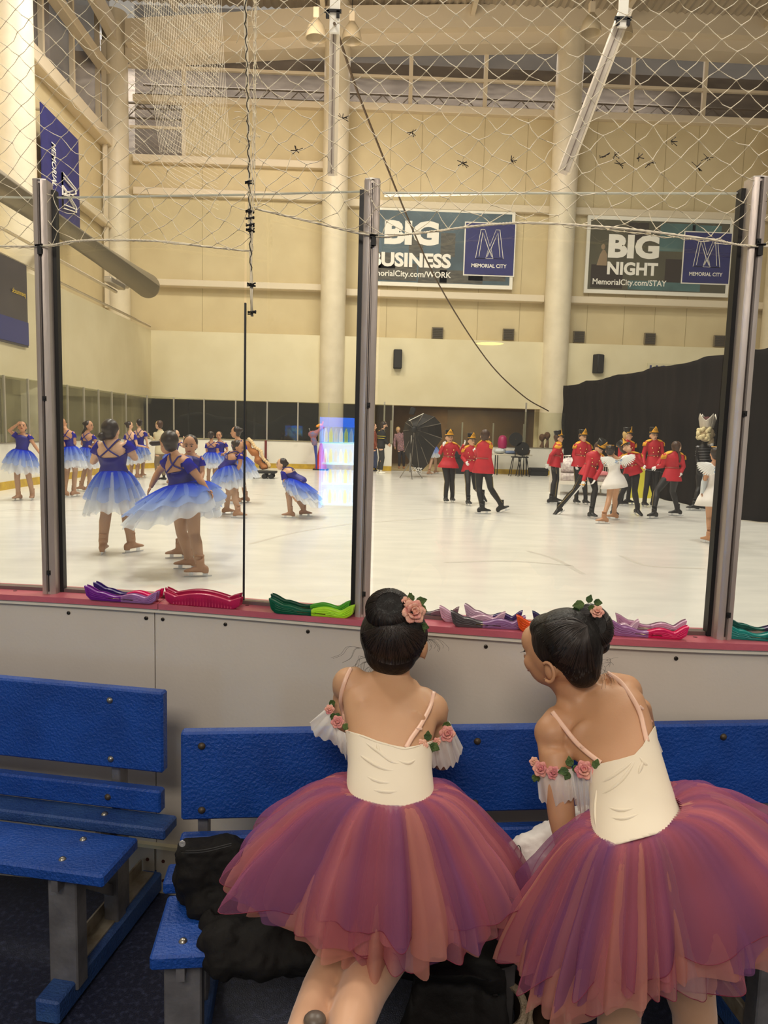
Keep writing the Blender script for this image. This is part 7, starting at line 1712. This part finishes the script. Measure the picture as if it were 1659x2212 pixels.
    bun = link('bun', organic(b, .005, 3), M_hairF, hr, 'all'); st = MB(); rs = random.Random(4)
    for k in range(130):
        t0 = rs.uniform(0, 6.28); P_ = []
        for j in range(8):
            ph = -2.2+j*.55; tt = t0+j*.22; o = e1*math.cos(tt)*.9+e2*math.sin(tt)*1.15; P_.append(Bc+o*(.028)+o.normalized()*.0277*math.cos(ph)+ax*.0277*math.sin(ph))
        st.tube(P_, .0006, 4, caps=False)
    for k in range(170):
        a0 = rs.random(); x0 = 1150+a0*60 if rs.random() < .5 else 1180+rs.random()*110; y0 = (1345+a0*110) if x0 < 1210 and rs.random() < .6 else 1470-rs.random()*20; P_ = []
        for j in range(6):
            t = j/5; x = x0+(1268-x0)*t; y = y0+(1352-y0)*t-math.sin(math.pi*t)*16*(1 if y0 < 1440 else .2); q = surf(hb, x, y, .0004)
            if q is not None: P_.append(q)
        if len(P_) > 3: st.tube(P_, rs.uniform(.0006, .0014), 4, caps=False)
    for k in range(16):
        q0 = AY(1300+rs.uniform(-8, 12), 1440+rs.uniform(-20, 25), 1.75); d_ = V(rs.uniform(-.01, .035), 0, rs.uniform(-.05, .02)); st.tube(crom([q0, q0+d_*.5+V(.006, 0, 0), q0+d_+V(0, 0, -.008)], 5), .00035, 3, caps=False)
    st.build('hair_strands', M_strand, hr, smooth='all', fix=False)
    # bodice
    bd = shell(body, [(1230, 1668), (1300, 1652), (1340, 1643), (1370, 1634), (1386, 1615), (1402, 1585), (1425, 1540)], [(1230, 1852), (1285, 1842), (1475, 1790), (1520, 1775)], .0045, 'bodice', M_cream, root, surf(bv, 1360, 1720, 0)); bb_ = bvh_of(bd)
    f_ = MB()
    for pts in (((1376, 1636), (1362, 1662), (1340, 1690), (1310, 1712), (1282, 1722)), ((1372, 1640), (1350, 1660), (1315, 1684), (1284, 1700)), ((1392, 1640), (1384, 1660), (1378, 1676)), ((1300, 1740), (1340, 1752), (1380, 1745)), ((1378, 1632), (1392, 1650), (1400, 1654)), ((1290, 1700), (1286, 1750), (1290, 1800)), ((1310, 1765), (1350, 1770), (1400, 1752))):
        P_ = [surf(bb_, x, y, .0003) for x, y in pts]; P_ = [p for p in P_ if p is not None]
        if len(P_) > 1: P_ = crom(P_, 5); f_.tube(P_, [.0042*math.sin(math.pi*(i+.5)/len(P_))+.0004 for i in range(len(P_))], 8)
    f_.build('fabric_fold', M_cream, bd, smooth='all')
    strap(bv, [(1312, 1456), (1342, 1478), (1368, 1515), (1382, 1545), (1390, 1578), (1396, 1604)], .011, 'shoulder_strap', M_strap, root); strap(bv, [(1194, 1540), (1215, 1570), (1245, 1602), (1272, 1628), (1300, 1650)], .0115, 'shoulder_strap', M_strap, root)
    for (x, y) in ((1262, 1616), (1383, 1532)): q = surf(bv, x, y, .007) or AY(x, y, 1.66); MB().box(q, (.013, .004, .006), Matrix.Rotation(.7, 3, 'Y'), bev=.001).build('slider', MATS['slider_pink'], root)
    gauze([AY(1158, 1655, 1.70), AY(1180, 1662, 1.66), AY(1220, 1662, 1.63), AY(1236, 1660, 1.63)], [AY(1164, 1728, 1.69), AY(1190, 1740, 1.64), AY(1225, 1732, 1.61), AY(1246, 1722, 1.62)], root, 'sleeve_frill', 4, .007, 3)
    gauze([AY(1228, 1662, 1.64), AY(1250, 1664, 1.62), AY(1278, 1660, 1.59)], [AY(1240, 1730, 1.63), AY(1258, 1765, 1.60), AY(1280, 1800, 1.56)], root, 'side_frill', 4, .006, 4)
    gauze([AY(1398, 1585, 1.70), AY(1406, 1580, 1.72), AY(1414, 1578, 1.75)], [AY(1412, 1640, 1.68), AY(1422, 1646, 1.70), AY(1432, 1622, 1.74)], root, 'sleeve_frill', 2, .006, 6)
    for k, (x, y, Yv, r_, m) in enumerate(((1154, 1646, 1.70, .012, M_rosepk), (1168, 1662, 1.665, .019, M_rose), (1196, 1670, 1.64, .017, M_rose), (1262, 1664, 1.60, .022, M_rose), (1396, 1558, 1.70, .014, M_rosepk))):
        P = AY(x, y, Yv); rose(P, r_, (EYE-P).normalized()+V(0, 0, .3), root, m, 40+k)
    for (x, y, Yv, dx, dz, L) in ((1158, 1672, 1.67, -.2, -1, .022), (1160, 1676, 1.67, .3, -1, .016), (1228, 1664, 1.615, -.9, -.2, .026), (1232, 1656, 1.615, -.2, 1, .026), (1236, 1664, 1.61, .9, .3, .024), (1230, 1668, 1.61, -.3, -.6, .022), (1286, 1662, 1.59, .9, .2, .028), (1284, 1660, 1.59, .3, 1, .024), (1284, 1664, 1.59, .6, -.8, .02), (1404, 1572, 1.70, .7, -.4, .022), (1400, 1572, 1.70, -.1, -1, .018)):
        P = AY(x, y, Yv); leaf(P, V(dx, 0, dz), (EYE-P).normalized(), L, root)
    for k, (x, y, Yv, r_) in enumerate(((1290, 1322, 1.755, .017), (1208, 1326, 1.79, .009))):
        P = AY(x, y, Yv); rose(P, r_, (EYE-P).normalized()+V(0, 0, .5), hr, M_rosepk, 60+k, 'hair_rose')
    for (x, y, Yv, dx, dz, L) in ((1262, 1304, 1.77, -.9, -.2, .03), (1270, 1302, 1.77, .2, .6, .022), (1282, 1300, 1.765, .8, -.1, .024), (1250, 1312, 1.78, -.6, -.7, .024), (1222, 1322, 1.79, .9, .1, .02), (1276, 1306, 1.76, .3, -.9, .022)):
        P = AY(x, y, Yv); leaf(P, V(dx, 0, dz), (EYE-P).normalized(), L, hr)
    W = AY(1374, 1762, 1.47); lat = V(1, 0, 0); tilt = V(0, 0, .0)
    big_tutu(root, W, V(.95, .05, .32), V(0, -1, 0), mpx(98, W), .066, [.27, .15, .155, .10], [.28, .25, .275, .24], 31, V(0, 0, 0))
girl_right()

# ================================================================= COATS, BOOTS
import bmesh
def crumple(mb, voxel, amp, scale, seed):
    me = organic(mb, voxel, 3); from mathutils import noise
    for v in me.vertices:
        n_ = v.normal; p = v.co*scale+Vector((seed, seed*2, 0)); k = noise.noise(p)*.6+abs(noise.noise(p*2.3))*.5-.2; v.co += n_*k*amp
    me.update(); return me
M_puff = mat('puffer_black', (17, 15, 15), .75, c2=(23, 21, 20), scale=6, bump=.4, bscale=40, spec=.2); M_wpuff = mat('puffer_white', (222, 216, 210), .55, c2=(206, 200, 196), scale=5, bump=.25, bscale=30)
def R3(a): return Matrix.Rotation(a, 3, 'Z')
jk = empty('coat', AY(480, 1960, 1.80), 'black puffer coat bundle on the bench seat left of the kneeling girl', 'coat', None)
b = MB()
for (x, y, Yv, sz, rz) in ((430, 1880, 1.84, (.065, .075, .085), .2), (480, 1870, 1.85, (.085, .07, .085), 0), (540, 1900, 1.84, (.075, .07, .075), .3), (470, 1945, 1.80, (.09, .07, .05), 0), (560, 1950, 1.80, (.09, .07, .06), 0), (408, 1920, 1.84, (.035, .05, .05), 0)):
    b.ball(AY(x, y, Yv), sz, R3(rz), 16, 12)
b.box(AY(435, 1845, 1.84), (.135, .09, .075), R3(.1), bev=.02)
link('upper_sleeve', crumple(b, .007, .018, 17, 3), M_puff, jk, 'all')
b = MB()
for (x, y, Yv, sz, rz) in ((500, 2030, 1.68, (.085, .08, .055), .2), (580, 2035, 1.67, (.10, .08, .06), 0), (650, 2045, 1.66, (.09, .08, .055), 0), (480, 2070, 1.64, (.05, .06, .04), .3), (560, 2075, 1.62, (.09, .05, .04), .0), (450, 2000, 1.74, (.03, .04, .05), 0), (740, 2050, 1.72, (.10, .08, .05), 0)):
    b.ball(AY(x, y, Yv), sz, R3(rz), 16, 12)
link('lower_sleeve', crumple(b, .007, .018, 15, 9), M_puff, jk, 'all')
q = AY(394, 1822, 1.772); MB().lathe([(.0085, 0), (.008, .003), (.003, .0035), (0, .002)], q, 16, Matrix.Rotation(math.pi/2, 3, 'X')).build('snap', mat('snap_grey', (190, 188, 184), .3, .5), jk)
b = MB(); P_ = [AY(392, 1838, 1.765), AY(440, 1836, 1.755), AY(500, 1822, 1.76)]; b.tube(crom(P_, 5), .0016, 5); b.tube(crom([p-V(0, 0, .006) for p in P_], 5), .0016, 5); b.build('seam', M_black, jk)
jb = empty('coat', AY(1060, 2040, 1.75), 'black coat lying on the seat and hanging to the floor between the two girls', 'coat', None)
b = MB()
for (x, y, Yv, sz) in ((1100, 1960, 1.80, (.08, .08, .06)), (1060, 2030, 1.72, (.10, .08, .05)), (980, 2050, 1.70, (.12, .08, .05)), (900, 2060, 1.72, (.12, .08, .045)), (1120, 1900, 1.85, (.05, .06, .06)), (1125, 2010, 1.74, (.06, .07, .05))): b.ball(AY(x, y, Yv), sz)
b.tube([AY(960, 2090, 1.60), V(AY(960, 2090, 1.6).x, 1.56, .34), V(AY(950, 2090, 1.6).x, 1.58, .16), V(AY(940, 2090, 1.6).x, 1.60, .04)], [.07, .10, .12, .10], 14); b.tube([AY(1040, 2090, 1.60), V(AY(1030, 2090, 1.6).x, 1.57, .32), V(AY(1010, 2090, 1.6).x, 1.60, .14), V(AY(990, 2090, 1.6).x, 1.62, .05)], [.06, .08, .10, .08], 14)
link('cloth', crumple(b, .009, .010, 12, 5), M_puff, jb, 'all')
jw = empty('coat', AY(1180, 1850, 1.78), 'white puffer coat on the bench seat under the arm of the right girl', 'coat', None)
b = MB()
for (x, y, Yv, sz, rz) in ((1150, 1850, 1.80, (.060, .05, .050), .3), (1190, 1835, 1.82, (.060, .05, .060), .2), (1235, 1805, 1.84, (.055, .05, .060), 0), (1262, 1790, 1.85, (.04, .05, .05), 0), (1175, 1880, 1.78, (.055, .05, .035), 0), (1125, 1868, 1.80, (.03, .04, .035), 0), (1225, 1860, 1.80, (.05, .05, .04), 0)): b.ball(AY(x, y, Yv-.04), [k*1.22 for k in sz], R3(rz), 16, 12)
link('quilted_body', crumple(b, .006, .014, 20, 2), M_wpuff, jw, 'all')
b = MB()
for (x, y, Yv, sz) in ((1162, 1912, 1.70, (.022, .03, .026)), (1172, 1932, 1.67, (.024, .03, .022)), (1185, 1920, 1.68, (.02, .02, .02))): b.ball(AY(x, y, Yv), sz)
link('cuff', crumple(b, .005, .005, 22, 2), M_wpuff, jw, 'all')
b = MB(); b.tube(crom([AY(x, y, 1.715) for x, y in ((1104, 1850), (1120, 1826), (1126, 1848), (1118, 1872), (1132, 1890), (1142, 1880), (1148, 1900), (1160, 1892), (1158, 1908))], 6), .0011, 5); b.build('drawstring', M_black, jw)
# fur-lined boots under the bench
M_ug = mat('boot_brown', (66, 44, 28), .8, c2=(50, 34, 22), scale=10, bump=.5, bscale=90); M_fur = mat('boot_fleece', (206, 186, 160), .95, c2=(186, 164, 136), scale=30, bump=1, bscale=220)
for (x, y, lb, tl) in ((1086, 2178, 'brown boot with cream fleece lining under the bench, between the two girls', -.5), (1178, 2205, 'second brown fleece boot under the bench, lying beside the first', .7)):
    c = AY(x, y, 1.72); c.z = max(c.z, .12); ro = empty('winter_boot', V(c.x, c.y, 0), lb, 'boot', 'brown winter boots under the bench'); M = Matrix.Rotation(-.95, 3, 'X') @ Matrix.Rotation(tl*.5, 3, 'Y')
    M = Matrix.Rotation(.75, 3, 'X') @ Matrix.Rotation(tl*.3, 3, 'Z')
    b = MB(); b.lathe([(.052, -.12), (.056, -.02), (.060, .03), (.054, .034), (.045, .03), (.042, -.06)], c, 24, M); b.build('shaft', M_ug, ro)
    b = MB(); b.ball(c+M @ V(0, .05, -.11), (.05, .09, .04), M); b.build('foot', M_ug, ro)
    ring = [c+M @ V(.050*math.cos(t), .050*math.sin(t), .034) for t in np.linspace(0, 2*math.pi, 26)]; b = MB(); b.tube(ring, .010, 8, caps=False); b.build('fleece_collar', M_fur, ro)
